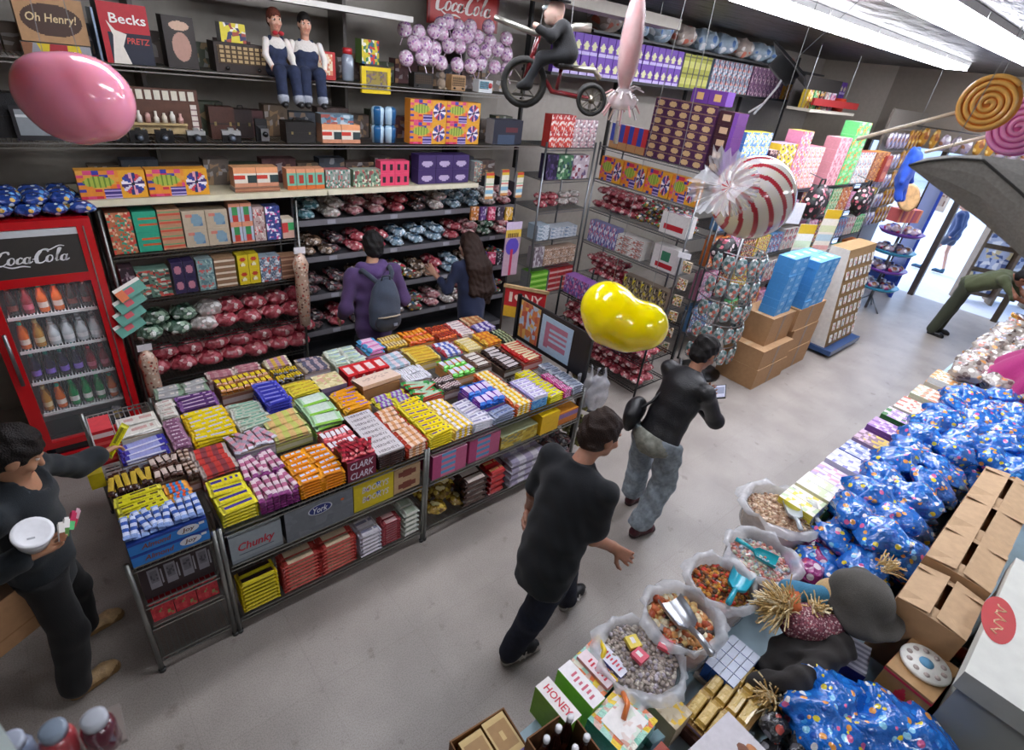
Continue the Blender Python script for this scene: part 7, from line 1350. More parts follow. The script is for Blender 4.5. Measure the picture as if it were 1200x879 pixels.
# carton of dark bottles in the corner
x, y = cp(664, 866, .98)
t = thing('cardboard_carton', 'open brown carton holding dark glass bottles at the counter’s near corner', 'carton', (x, y, CZ+.001), R(-5)); mb = MB(); w, d, h = .22, .2, .19
for a in ((-w/2, -d/2, w/2, -d/2+.006), (-w/2, d/2-.006, w/2, d/2), (-w/2, -d/2+.006, -w/2+.006, d/2-.006), (w/2-.006, -d/2+.006, w/2, d/2-.006)): mb.box(a[0], a[1], 0, a[2], a[3], h, '#7a5230')
mb.box(-w/2+.006, -d/2+.006, 0, w/2-.006, d/2-.006, .01, '#4a3018'); mb.build('box', 'kraft', t)
SB = bottle('#2c1612', '#e8e8ea', '#5a2c1c', .24, .029)
for k, (p, q) in enumerate(((661, 842), (637, 863), (672, 857), (651, 876), (683, 873), (665, 884))):
    bx, by = cp(p, q, 1.1); put(SB, 'root_beer_bottle', 'dark bottle with white cap in the open brown carton', 'bottle', (x-.065+.065*(k % 3), y-.045+.09*(k//3), CZ+.013), k, 'dark bottles in the corner carton')
x, y = cp(580, 868, .9); t = thing('shallow_carton', 'shallow brown carton of tan gift tins at the counter’s very edge', 'carton', (x, y, CZ+.001), R(-6)); mb = MB(); w, d, h = .26, .24, .08
mb.box(-w/2, -d/2, 0, w/2, -d/2+.006, h, '#8a6038'); mb.box(-w/2, d/2-.006, 0, w/2, d/2, h, '#8a6038'); mb.box(-w/2, -d/2+.006, 0, -w/2+.006, d/2-.006, h, '#7a5430'); mb.box(w/2-.006, -d/2+.006, 0, w/2, d/2-.006, h, '#7a5430'); mb.box(-w/2+.006, -d/2+.006, 0, w/2-.006, d/2-.006, .01, '#6a4828'); mb.build('box', 'kraft', t)
TN = cbox(.105, .2, .075, '#b8965a', lambda u, v: '#a07a44' if .12 < u < .88 and .3 < v < .88 and ((u-.5)**2+(v-.6)**2) > .012 else ('#5a4a8a' if v < .2 else '#c8aa6c'), '#a8864c', res=(12, 16), name='gift_tin')
for k in range(2): put(TN[0], 'gift_tin', ('tan gift box lying at the carton’s outer side', 'tan gift box lying next to the bottle carton')[k], 'box', (x-.058+.115*k, y-.1, CZ+.014), R(-4))
def wbox(label, p, q, z, w, d, h, txt, bg='#ecE6e2', ink='#c8283c', side='#7ab83a', rz=.0):
    x, y = cp(p, q, z)
    def ex(mb): (mb.text(txt, (0, d*.5, h), (0, -1, 0), (1, 0, 0), d*.75, w*.45, ink) if txt else [mb.box(-w*.25+.1*w*(q % 2), d*(.15+.11*q), h, w*(.1+.08*(q*7 % 3)), d*(.2+.11*q), h+.0008, ink) for q in range(6)])
    row(cbox(w, d, h, side, bg, side, extra=ex), 'candy_box', label, 'box', (x-w/2, y-d/2, CZ), rz=rz)
wbox('white box with big red lettering and green side nearest the bottles', 655, 818, .95, .075, .2, .19, 'HONEY', side='#8ac83a'); wbox('white box with small red lettering and lime green edge', 682, 798, .95, .075, .21, .19, '', '#f0ecec', '#d06a7a', '#9ad84a'); wbox('pink and white box with red lettering on the counter edge', 700, 780, .95, .06, .18, .19, '', '#ecd8dc', '#c8283c', '#d88a98'); wbox('navy and white box with red lettering beside a clear bag', 718, 770, .95, .065, .16, .19, '', '#dcdce8', '#c83a4a', '#2a3a88')
# teal see-through gift packs
for k, (p, q, lb) in enumerate(((727, 820, 'teal see-through gift pack with a white label'), (712, 800, 'second teal gift pack showing yellow and orange sweets'))):
    x, y = cp(p, q, 1.0); t = thing('gift_pack', lb, 'gift pack', (x+(.0 if k == 0 else .09), y+(-.04 if k == 0 else .1), CZ+.001), R(4))
    mb = MB(); mb.box(-.11, -.1, 0, .11, .1, .17, '#3fae94', top=P_conf('#a8d8c4', ['#ecE8d8', '#e8c83a', '#e07a4a', '#d8b8a8', '#8accb4'], .8, 4+k, (9, 9)), front='#2f9a84', side='#38a48c', res=(9, 9)); mb.build('wrap', 'foil', t); mb = MB(); mb.tube([(0, 0, .17), (.05, .02, .2), (.09, .07, .175)], .012, '#e8c82a' if k else '#e07a3a', 6); mb.build('sweet', 'gloss', t)
    if k == 0: mb = MB(); mb.box(-.075, -.075, .1712, .075, .06, .173, '#f0ece6', top=P_conf('#f2eeea', ['#e8d8d0', '#d8a898', '#dce8d8'], .25, 8, (8, 8)), res=(8, 8)); mb.build('label', 'card', t)
# clear bags of loose sweets
def tub(label, x, y, r, h, cols, ssz, n, rim=.1, scoop=None, seed=1, film='film', sq=1.0, fill=.78):
    rr = rnd(seed); t = thing('candy_sack', label, 'sack', (x, y, CZ+.001))
    def wob(u): return 1
    mb = MB(); prof = [(r*.8, 0), (r*1.02, h*.25), (r*1.05, h*.7), (r*1.0, h*.95), (r*1.18, h*1.0), (r*1.28, h*.9)]; n0 = 36; vs, fs = [], []
    for q, (a, z) in enumerate(prof):
        for i in range(n0): th = 2*PI*i/n0; w = 1+.05*math.sin(3*th+seed+q)+.035*math.sin(7*th+2*seed+1.7*q)*(q > 1)+(.05*math.sin(13*th+seed) if q > 3 else 0); vs.append((a*w*math.cos(th), a*w*math.sin(th)*sq, z*(1+(.06*math.sin(4*th+seed)+.05*math.sin(9*th) if q > 3 else 0))))
    for q in range(len(prof)-1):
        for i in range(n0): j = (i+1) % n0; fs.append((q*n0+i, q*n0+j, (q+1)*n0+j, (q+1)*n0+i))
    mb.add(vs, fs, '#d4d6da', 0, True); mb.build('bag', film, t)
    mb = MB(); mb.lathe([(r*.78, .004), (r*.98, h*.3), (r*.99, h*fill*.85), (r*.6, h*fill), (.0, h*fill+.02)], lambda k, i: cols[(i*7+k*3) % len(cols)], 24)
    for k in range(n):
        a = rr.uniform(0, 2*PI); d = r*.95*math.sqrt(rr.random()); z = h*fill*(1-.16*(d/r)**2)+.012; c = rr.choice(cols); s = ssz*rr.uniform(.75, 1.25)
        mb.ell((d*math.cos(a), d*math.sin(a)*sq, z+rr.uniform(-.006, .01)), (s, s*rr.uniform(.55, .9), s*.6), c, 6, M=Matrix.Translation((d*math.cos(a), d*math.sin(a)*sq, 0)) @ Matrix.Rotation(rr.uniform(0, 3), 4, 'Z') @ Matrix.Translation((-d*math.cos(a), -d*math.sin(a)*sq, 0)))
    o = mb.build('loose_candy', 'candy', t); o['kind'] = 'stuff'
    return t
def scoop(label, P, col, rz, kind='plastic', metal=False, s=1.):
    t = thing('candy_scoop', label, 'scoop', P, rz); mb = MB(); n = 12; vs, fs = [], []
    for k, (x, r) in enumerate(((-.07, .018), (-.05, .045), (0, .052), (.07, .054))):
        for i in range(n+1): a = PI+PI*i/n; vs.append((x*s, r*math.cos(a)*s, (r*math.sin(a)*.75+.03)*s))
    for k in range(3):
        for i in range(n): q = k*(n+1)+i; fs += [(q, q+1, q+n+2, q+n+1)]
    vs2 = [(v[0], v[1]*.95, v[2]+.003) for v in vs]; b = len(vs)
    mb.add(vs+vs2, fs+[tuple(b+i for i in f[::-1]) for f in fs], col, 0, True); mb.add([vs[i] for i in range(n+1)], [tuple(range(n+1))], col); mb.build('bowl', 'chrome' if metal else 'plastic', t)
    mb = MB(); mb.tube([(-.068*s, 0, .025*s), (-.12*s, 0, .04*s), (-.19*s, 0, .045*s)], [.011*s, .012*s, .014*s], col, 8); mb.build('handle', 'chrome' if metal else 'plastic', t)
    return t
x, y = cp(915, 596, .98); tub('open clear sack of pale peanuts with a clear scoop', x, y, .2, .26, ['#c8a888', '#d8bfa0', '#b8947a', '#a88468', '#e0ccb4'], .014, 520, seed=3); scoop('clear plastic scoop lying in the peanut sack', (x+.03, y-.06, CZ+.235), '#c4ccd2', R(35))
x, y = cp(893, 650, .98); tub('open clear sack of small pastel sweets with a turquoise scoop', x, y, .17, .25, ['#c8a098', '#b8c0a8', '#d89a98', '#a8b4c0', '#e0d0b8', '#c87a6a'], .013, 420, seed=6); scoop('turquoise scoop standing slantwise in the pastel sweets', (x+.0, y-.02, CZ+.22), '#1fa8b4', R(-75), s=.9)
x, y = cp(846, 682, .98); tub('open clear sack of dark and orange sweets with a turquoise scoop', x, y, .155, .26, ['#8a4a1c', '#b8641c', '#4a2c14', '#c88a2c', '#6a3a18', '#c83a28', '#98702a'], .016, 420, seed=9); scoop('turquoise scoop lying across the dark and orange sweets', (x+.06, y-.06, CZ+.245), '#18a2b8', R(12), s=1.1)
x, y = cp(800, 722, .98); tub('open clear sack of wrapped toffees with a metal scoop', x, y, .165, .25, ['#d8b878', '#c86a3a', '#e8dcb8', '#a84a2a', '#ecD8b0', '#3a2c22', '#d89a5a'], .024, 240, seed=12); scoop('shiny metal scoop on the wrapped toffees', (x-.03, y+.01, CZ+.25), '#c0c4ca', R(70), metal=True, s=1.25)
x, y = cp(752, 766, .95); tub('big clear bag of small grey-beige sweets with coloured labels', x, y, .175, .2, ['#b8aca0', '#a89a90', '#c8c0b4', '#988c84', '#b0a8b0'], .012, 620, seed=15, fill=.9)
for k, (p, q, c, lb) in enumerate(((742, 752, '#e0c84a', 'small yellow label card on the grey-beige sweets'), (750, 768, '#d8566a', 'pink and yellow label card on the grey-beige sweets'), (780, 755, '#d85a6a', 'pink tag at the side of the grey-beige sweets'))):
    mb = MB(); mb.box(-.03, -.03, 0, .03, .03, .02, c, top=lambda u, v, c=c: '#ece4e0' if .25 < u < .75 and .3 < v < .8 else c, res=(6, 6)); lx, ly = cp(p, q, .97); put(mb.mesh('label_card', 'card'), 'label_card', lb, 'label', (lx, ly, CZ+.215), R(-20+20*k))
row(cbox(.12, .16, .15, '#c8b898', P_conf('#d0c2a4', ['#c0ae8c', '#dccfb4', '#e0b83a'], .4, 7, (8, 8)), '#b8a684', res=(8, 8)), 'candy_box', 'beige box with dark and yellow corner beside the clear bag', 'box', (cp(788, 818)[0]-.06, cp(788, 818)[1]-.08, CZ))
# front-edge boxes running up the aisle
ed = [(2.98, '#e0c81c', ['#f0ecd8', '#c8d8a8', '#e8d84a'], 'yellow-ended box of white and green packs next to the peanut sack', .2), (3.22, '#8ab85a', ['#ecEce0', '#d8e0b8', '#f0f0e8'], 'green-ended box of white packs', .2), (3.46, '#c888a8', ['#ecdce8', '#d8a8c0', '#b8a0d0'], 'pink and lilac packs after the green-ended box', .18), (3.7, '#4a4a98', ['#c8c8e8', '#8a8ac8', '#ecEcf4'], 'indigo and lavender packs halfway along the counter', .2), (3.96, '#8a98c8', ['#d8dcf0', '#a8b0d8', '#5a6ab0'], 'periwinkle packs past the indigo ones', .18), (4.22, '#4a2a48', ['#d8b84a', '#8a6a7a', '#c8a8c0'], 'dark plum box with gold packs', .18), (4.5, '#6a3a8a', ['#b890c8', '#d8c0dc', '#8a5aa8'], 'purple box with pale packs', .2), (4.85, '#5a3a7a', ['#a88ac0', '#e0d0e4', '#3a7a3a'], 'violet box with a green strip', .18), (5.2, '#e88a7a', ['#f0c8b8', '#d86a5a', '#ecE0d0'], 'salmon packs towards the door', .14), (5.7, '#d8c0a8', ['#ecE0d0', '#e08a6a', '#c8a888', '#c8d8b8'], 'cream and peach packs towards the door', .12), (6.3, '#c8b8a0', ['#e0d4c0', '#d89a4a', '#ecE8e0'], 'beige and orange packs near the white bags', .12)]
for k, (x, c, pl, lb, h) in enumerate(ed): row(cbox(.22 if k < 8 else .4, .24, h, c, P_conf(pl[0], pl, 1., 200+k, (7, 5)), c, res=(7, 5)), 'candy_box', lb, 'box', (x+.2, .5, CZ), 1, 1); row(cbox(.1, .22, .03, pl[0], P_conf(pl[0], pl, .9, 220+k, (3, 8)), pl[-1], res=(3, 8)), 'sweet_pack', 'flat pack on the '+' '.join(lb.split()[:11]), 'pack', (x+.205, .51, CZ+h), 2 if k < 8 else 3, 2)
# the heap of blue printed bags
vor_mat('blue_bag', '#1c74d8', ['#e8d83a', '#2a86e4', '#e8a04a', '#e06aa0', '#3a9ae8', '#8ad0f0', '#1450b0', '#f0f0f0', '#1a5cc0'], 27, .42, .16, .9, 11, coat=.8)
bb = [pill(random.uniform(.26, .34), random.uniform(.22, .28), random.uniform(.13, .17), k+60, lump=.2).mesh('taffy_bag', 'blue_bag') for k in range(6)]
r = rnd(8); n = 0
for L_, (xa, xb, ya, yb, z) in enumerate(((2.85, 6.7, .06, .4, CZ+.015), (2.95, 6.4, .08, .34, CZ+.14), (3.1, 5.9, .1, .3, CZ+.26))):
    y = ya-.4
    while y <= yb:
        x = xa+r.uniform(0, .1); x = max(x, 4.75) if y < .05 else x
        while x < xb: o = put(r.choice(bb), 'taffy_bag', 'shiny blue bag printed with yellow, white and pink sweets in the big counter heap', 'bag', (x+.15, y+.07, z+.004+r.uniform(0, .02)), 0, 'blue bags in the counter heap'); o.rotation_euler = (r.uniform(-.35, .35), r.uniform(-.3, .3), r.uniform(-1, 1)); x += .285
        y += .2
big = [pill(.36, .3, .2, k+90, lump=.22).mesh('taffy_bag', 'blue_bag') for k in range(3)]
for k, (p, q, z, rz, lb) in enumerate(((972, 818, .9, .5, 'large blue sweet bag beside the scarecrow’s dark sleeve'), (1075, 868, .9, -.3, 'large blue sweet bag nearest the counter’s corner below the kraft box'), (960, 848, .9, 1.2, 'crumpled blue sweet bag lowest beside the black packets'), (1030, 850, .86, .2, 'blue sweet bag squeezed between the two large ones'), (1065, 655, 1.0, .4, 'blue sweet bag against the brown cartons'))):
    x, y = cp(p, q, z); o = put(big[k % 3], 'taffy_bag', lb, 'bag', (x, y, CZ+.03+(.12 if k == 4 else 0))); o.rotation_euler = (.3, -.2, rz)
vor_mat('pink_pack', '#b03a8a', ['#e8a0c8', '#f0e0e8', '#8a2a6a', '#d85ab0', '#c83a4a'], 24, .5, .2, .6, 16); pp = bagset('pink_pack', 3, .17, .13, .1)
heap(pp, 'candy_bag', 'magenta pack of sweets between the peanut sack and the blue heap', 'bag', cp(905, 650)[0], cp(905, 650)[0]+.45, .3, .46, CZ+.0, .17, 2, .09)
# white and clear bags at the far end
vor_mat('clear_bag', '#b4aaa0', ['#ecE8e0', '#988a80', '#e0c8a8', '#d8985a', '#f4f4f0', '#6a5a54', '#c8c0d0', '#c87a6a'], 16, .45, .15, .9, 12, coat=.8); cb = [pill(.34, .26, .17, k+120, lump=.2).mesh('sweet_bag', 'clear_bag') for k in range(3)]
for L_ in range(2):
    x = 6.75
    while x < 9.2:
        for y in ((.22, .46) if 6.8 < x < 8.5 else (-.05, .2, .45)): o = put(r.choice(cb), 'sweet_bag', 'clear and white bag of sweets at the doorway end of the counter', 'bag', (x+r.uniform(-.04, .04), y+.05, CZ+.02+L_*.16), 0, 'clear bags by the doorway'); o.rotation_euler = (r.uniform(-.2, .2), r.uniform(-.2, .2), r.uniform(-1, 1))
        x += .33
t = thing('news_stand', 'crate rack of colourful packets beyond the counter by the door', 'rack', (10.4, .2, 0)); mb = MB(); mb.box(-.9, -.6, 0, .9, .5, .7, '#6a5a48'); mb.box(-.9, -.62, .7, .9, -.55, 1.7, '#4a4038'); mb.build('crate', 'wood', t)
for k in range(24): o = put(random.choice(sp+ap+cb), 'display_packet', 'colourful packet in the crate rack beyond the counter', 'packet', (9.7+(k % 8)*.2, .42-.24*(k//8), .74+.13*(k//8)*0+.005), 0, 'packets in the crate rack'); o.rotation_euler = (R(-60) if o.data.name.startswith('candy') else .1, 0, .2*(k % 3))
for k in range(3): row(mixbox(.3, .4, pals[k*2][0], pals[k*2][1], 240+k, .05), 'poster_card', ('yellow', 'green', 'dark')[k]+' printed card standing on the crate rack’s back', 'card', (9.65+k*.5, -.5, 1.05), 1, 1)
# magenta cloth over a stand
t = thing('cloth_cover', 'magenta cloth draped over a stand behind the blue heap', 'cloth', (7.2, -.02, CZ+.16)); mb = MB(); n = 48; prof = [(.6, 0), (.55, .1), (.42, .3), (.24, .5), (.1, .62), (.0, .66)]; vs, fs = [], []
for q, (a, z) in enumerate(prof):
    for i in range(n): th = 2*PI*i/n; w = 1+.13*math.sin(7*th)*(1-z)+.06*math.sin(11*th+1)*(1-z); vs.append((a*w*math.cos(th), a*w*math.sin(th)*.8, z*.9))
for q in range(len(prof)-1):
    for i in range(n): j = (i+1) % n; fs.append((q*n+i, q*n+j, (q+1)*n+j, (q+1)*n+i))
mb.add(vs, fs, '#9a1f64', 0, True); mb.build('cloth', 'cloth', t)
# brown shipping cartons behind the blue bags
for k, (x, w, h, lb) in enumerate(((2.76, .36, .42, 'open brown carton closest to the red oval chest'), (3.15, .4, .46, 'open brown carton with black print in the middle of the carton row'), (3.58, .48, .44, 'wide open brown carton third along the carton row'), (4.09, .5, .42, 'open brown carton fourth along the carton row'))):
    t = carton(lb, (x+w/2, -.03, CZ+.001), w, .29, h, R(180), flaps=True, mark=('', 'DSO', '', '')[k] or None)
# chest with white lid and red oval
t = thing('drinks_chest', 'white-topped chest with a red oval emblem at the counter’s near side', 'chest', (2.98, -.69, 0)); mb = MB(); mb.box(-.5, -.35, 0, .5, .33, 1.15, '#8e9088', front='#8a8c84'); mb.build('body', 'enamel', t)
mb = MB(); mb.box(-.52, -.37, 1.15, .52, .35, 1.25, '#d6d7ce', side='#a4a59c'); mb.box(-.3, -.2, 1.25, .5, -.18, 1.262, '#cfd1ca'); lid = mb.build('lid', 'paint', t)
mb = MB(); oc_ = at_z(1170, 726, 1.25); C_, U_, V_ = Vector((oc_.x-2.98, oc_.y+.69, 1.2515)), Vector((.93, .1, 0)).normalized(), Vector((-.1, .93, 0)).normalized(); mb.add([C_+U_*(.17*math.cos(a))+V_*(.065*math.sin(a)) for a in np.linspace(0, 2*PI, 33)[:-1]], [tuple(range(32))], '#b8282c'); mb.tube([C_+U_*(.012*k-.11)+V_*(.018*math.sin(k*1.1)+.008*math.sin(k*2.3))+Vector((0, 0, .0005)) for k in range(19)], .004, '#e0c098', 5); mb.build('emblem', 'paint', lid)
t = thing('lever', 'bare steel lever sticking up beside the chest’s lower edge', 'lever', tuple(at_z(1180, 850, .9))); mb = MB(); mb.tube([(0, 0, -.9), (.03, .02, 0), (.1, .06, .12)], .016, '#8a8c90', 8); mb.tube([(.03, .02, -.02), (-.03, .02, .12)], .012, '#9a9c9e', 8); mb.build('arm', 'chrome', t)
# kraft box with dotted white card, black crate
t = thing('kraft_box', 'kraft box with red stripes and a red dot, in front of the chest', 'box', (at_z(1082, 782, 1.0).x, at_z(1082, 782, 1.0).y, CZ+.001), R(-6)); mb = MB(); mb.box(-.15, -.1, 0, .15, .1, .26, '#a87a50', front=P_spot('#8a6240', [(.35, .5, .1, .3, '#b82438')]), side=P_spot('#96703f', [(.5, .5, .14, .3, '#b82438')]), back=P_spot('#96703f', [(.4, .5, .12, .3, '#b82438')]), top='#b08a5e', res=(26, 16)); mb.box(-.152, -.102, .235, .152, .102, .247, '#b02030'); mb.build('box', 'card', t)
mb = MB(); mb.lathe([(.1, 0), (.105, .01), (.1, .02)], '#ecEae2', 24); mb.lathe([(.03, .02), (.03, .023)], '#6aa8d0', 16); [mb.lathe([(.013, .02), (.013, .0225)], '#b8a8a0', 8, M=Matrix.Translation((.072*math.cos(a), .072*math.sin(a), 0))) for a in np.linspace(0, 2*PI, 11)[:-1]]; put(mb.mesh('dial_card', 'card'), 'dial_card', 'white round dial card with ringed dots on the kraft box', 'card', (at_z(1082, 782, 1.0).x+.01, at_z(1082, 782, 1.0).y, CZ+.264), R(-20))
t = thing('mesh_crate', 'black perforated crate between kraft box and cartons', 'crate', (at_z(1105, 722, .98).x, at_z(1105, 722, .98).y, CZ+.001)); mb = MB(); mb.box(-.15, -.12, .0, .15, .12, .2, '#2a2422', top=lambda u, v: '#3a3230' if (int(u*40)+int(v*28)) % 2 else '#1c1817', res=(40, 28)); mb.build('crate', 'plastic', t)
mb = MB(); mb.lathe([(.03, 0), (.035, .04), (.02, .06)], '#d84a2a', 12); put(mb.mesh('red_cap', 'plastic'), 'red_cap', 'small orange-red cap between dial card and chest', 'cap', (at_z(1128, 768, .97).x, at_z(1128, 768, .97).y-.0, CZ+.204))
# scarecrow doll with felt hat and straw
S0 = cp(950, 745, 1.05); sx, sy = S0; t = thing('scarecrow_doll', 'scarecrow doll with straw hair, plaid shirt and dark overalls lying on the counter', 'doll', (sx, sy, CZ))
def rel(p, q, z): v = at_z(p, q, CZ+z); return V3(v.x-sx, v.y-sy, z)
F = Field(h=.009, k=.04, wr=.008, ws=42); F.cap(rel(925, 770, .1), rel(965, 745, .16), .1, .09, '#221f1e'); F.chain([rel(985, 760, .2), rel(930, 800, .17), rel(890, 800, .12)], [.07, .055, .05], '#262220'); F.cap(rel(925, 775, .1), rel(900, 790, .05), .09, .07, '#221f1e'); F.build('overalls', 'cloth', t, (0, 0, 0))
vor_mat('plaid', '#8a4a58', ['#b88a90', '#d8c0bc', '#5a2a38', '#a85a64'], 110, .5, .8, .3, 30, coat=0)
F = Field(h=.009, k=.04, wr=.005); F.ell(rel(945, 728, .24), np.array([.1, .09, .08]), None, '#7a3a48'); F.cap(rel(930, 730, .22), rel(975, 735, .24), .07, .06, '#7a3a48'); F.build('shirt', 'plaid', t, (0, 0, 0))
F = Field(h=.009, k=.03, wr=.005); F.cap(rel(925, 692, .3), rel(970, 700, .3), .05, .05, '#3a7a9a'); F.cap(rel(925, 690, .3), rel(932, 712, .3), .035, .03, '#c86a3a'); F.build('neckerchief', 'cloth', t, (0, 0, 0))
def straw(name, c, d0, n, L, seed, sp=.5): 
    rr = rnd(seed); mb = MB(); c = Vector(tuple(c)); d0 = Vector(tuple(d0)).normalized()
    for k in range(n): d = (d0+Vector((rr.uniform(-sp, sp), rr.uniform(-sp, sp), rr.uniform(-sp, sp)))).normalized(); s0 = c+Vector((rr.uniform(-.03, .03), rr.uniform(-.03, .03), rr.uniform(-.02, .02))); l = L*rr.uniform(.6, 1.1); mb.tube([s0, s0+d*l*.5, s0+d*l+Vector((0, 0, -.02))], .0035, rr.choice(['#e4d0a0', '#d8bc84', '#f0e2c0', '#c4a468']), 4)
    return mb.build(name, 'straw', t)
straw('straw_hair', rel(922, 712, .28), (-.35, .4, .2), 260, .15, 2, .9); straw('straw_neck', rel(955, 715, .3), (.1, -.1, .6), 60, .08, 3, .9); straw('straw_hand', rel(905, 818, .1), (-.4, .2, .3), 90, .13, 4, .8); straw('straw_collar', rel(1035, 665, .32), (.5, -.2, .2), 70, .1, 5, .6)
F = Field(h=.009, k=.04); F.ell(rel(975, 700, .28), np.array([.09, .09, .1]), None, '#c8a878'); F.build('head', 'cloth', t, (0, 0, 0))
F = Field(h=.009, k=.05, wr=.006, ws=26); hc = rel(1012, 700, .36); F.ell(hc, np.array([.15, .135, .11]), None, '#4c4943'); F.ell(hc+V3(-.03, .05, .03), np.array([.1, .1, .09]), None, '#504d47'); F.cap(hc+V3(-.14, -.05, -.05), hc+V3(.14, .06, -.03), .06, .06, '#45423d'); F.ell(hc+V3(0, -.03, -.05), np.array([.2, .18, .03]), None, '#45423d')
mb = MB(); F.mesh(mb); o = mb.build('felt_hat', 'cloth'); o.location = (sx, sy, CZ); tag(o, 'crumpled dark grey felt hat on the scarecrow doll', 'hat')
row(cbox(.2, .1, .12, '#2a2a78', lambda u, v: '#c8c8d4' if int(u*12) % 2 else '#8a8a9a', '#22226a', res=(12, 1)), 'candy_box', 'navy box with white fluted packs under the felt hat', 'box', (cp(1015, 765, .9)[0]-.1, cp(1015, 765, .9)[1]-.05, CZ), rz=.2)
# tan, blue and mauve bars at the bottom of the picture
x, y = cp(868, 812, .9)
for k in range(4):
    for j in range(3): put(bar(.15, .05, .03, '#c8a85c', '#b89648', '#d8bc74', 1, k+70), 'biscuit_bar', 'tan wrapped bar in the layered block below the blue packs', 'bar', (x-.17+.153*(j % 3), y+.1-.054*k, CZ+.09+.001*j), R(3), 'tan bars by the scarecrow'); 
put(cbox(.47, .23, .085, '#b08a4c')[0], 'bar_carton', 'tan carton holding the layered tan bars', 'carton', (x-.02, y-.1, CZ+.001))
x2, y2 = cp(872, 765, .95); BL_ = cbox(.06, .035, .1, P_band('#2a62b8', [(.8, 1, '#d8dce8')]), '#c8d0e0', '#2456a8', res=(1, 10), name='sweet_pack')
for k in range(4):
    for j in range(4): put(BL_[0], 'sweet_pack', 'blue pack with white cap in the block by the scarecrow’s straw', 'pack', (x2-.1+.063*j, y2-.05+.038*k, CZ+.03), 0, 'blue packs by the straw'); 
put(cbox(.27, .19, .028, '#c8c0b8')[0], 'candy_tray', 'pale tray under the blue packs with white caps', 'tray', (x2-.005, y2-.07, CZ+.001))
x3, y3 = cp(838, 822, .9)
for k in range(6): put(bar(.15, .04, .025, '#9a8498', '#7a6478', '#d8a890' if k % 2 else '#b8a8c0', 2, 80+k), 'mauve_bar', 'mauve and peach bar in the row above the white flower box', 'bar', (x3-.11+.046*k, y3-.0, CZ+.06), PI/2, 'mauve bars in the tray'); 
put(cbox(.3, .17, .055, '#5a3a30')[0], 'candy_tray', 'dark brown tray under the mauve bars', 'tray', (x3+.005, y3-.085, CZ+.001))
x4, y4 = cp(845, 884, .95)
def ex(mb): [mb.box(-.13+.018*q, .05, .16, -.12+.018*q, .07+.025*(q*5 % 3), .1606, '#a8848a') for q in range(9)]; mb.ell((.09, .06, .16), (.025, .045, .002), '#7a4a34', 10); mb.ell((.12, .05, .16), (.02, .03, .002), '#b87a4a', 10)
row(cbox(.34, .2, .16, '#b8b0b4', '#ccc8cc', '#8a8288', extra=ex), 'candy_box', 'large grey-white box with a brown flower print', 'box', (x4-.14, y4-.1, CZ), rz=R(-4)); row(cbox(.16, .16, .15, '#8a3a2c', P_spot('#9a4434', [(.45, .5, .35, .35, '#6a4038'), (.8, .3, .15, .3, '#d87a3a')]), '#7a3024', res=(12, 12)), 'candy_box', 'red-brown box at the side of the flower print box', 'box', (cp(770, 880, .95)[0]-.08, cp(770, 880, .95)[1]-.14, CZ))
vor_mat('black_pack', '#2a2a2c', ['#c8c8cc', '#6a6a70', '#b0483a', '#4a4a50'], 22, .45, .25, .6, 16); kp = bagset('black_pack', 3, .14, .1, .07); heap(kp, 'candy_bag', 'black and silver packet at the very bottom by the blue bags', 'bag', cp(925, 868, .85)[0]-.14, cp(925, 868, .85)[0]+.25, cp(925, 868, .85)[1]-.1, cp(925, 868, .85)[1]+.12, CZ, .15, 2, .07)
for k, (p, q, lb) in enumerate(((820, 745, 'pale blue card strip between the toffee sack and blue packs'), (790, 850, 'pale blue card strip under the teal gift packs'))):
    x, y = cp(p, q, .8); mb = MB(); mb.box(-.14, -.02, 0, .14, .02, .06, '#a8ccd8', front='#98c0d0'); put(mb.mesh('shelf_strip', 'plastic'), 'shelf_strip', lb, 'strip', (x, y, CZ+.001), R(-12))
# ---- tall shelf at the foot of the stairs, close to the viewer
x, y, _ = at_z(95, 868, 2.1); t = thing('narrow_shelf', 'narrow shelf post with white edge close to the viewer', 'shelf', (x-.02, y+.02, 0))
mb = MB(); mb.box(-.085, -.02, 2.03, .075, .06, 2.04, '#8a8078'); mb.tube([(0, .0, 0), (0, .0, 2.03)], .012, '#7a726a', 8); mb.build('post', 'paint', t)
GJ = [('#8a98b0', '#b0b8c8', 'small grey jar with pale lid on the narrow shelf near the viewer'), ('#b84a50', '#8a98a8', 'small red jar on the narrow shelf near the viewer'), ('#5a2030', '#c0c4cc', 'small dark red jar on the narrow shelf near the viewer')]
for k, (c, l, lb) in enumerate(GJ):
    t = thing('glass_jar', lb, 'jar', (x-.085+.055*k, y+.045-.018*k, 2.042)); mb = MB(); mb.lathe([(.022, 0), (.026, .005), (.026, .06), (.018, .072)], c, 14); mb.build('jar_body', 'liquid', t); mb = MB(); mb.lathe([(.02, .072), (.02, .088), (.015, .09)], l, 14); mb.build('lid', 'plastic', t)
v = at_d(-58, 815, 1.0); mb = MB(); mb.box(-.02, -.012, -v.z, .02, .012, .1, '#d0dcd8'); put(mb.mesh('white_post', 'paint'), 'white_post', 'pale white upright post at the viewer’s side', 'post', (v.x, v.y, v.z), R(-46))
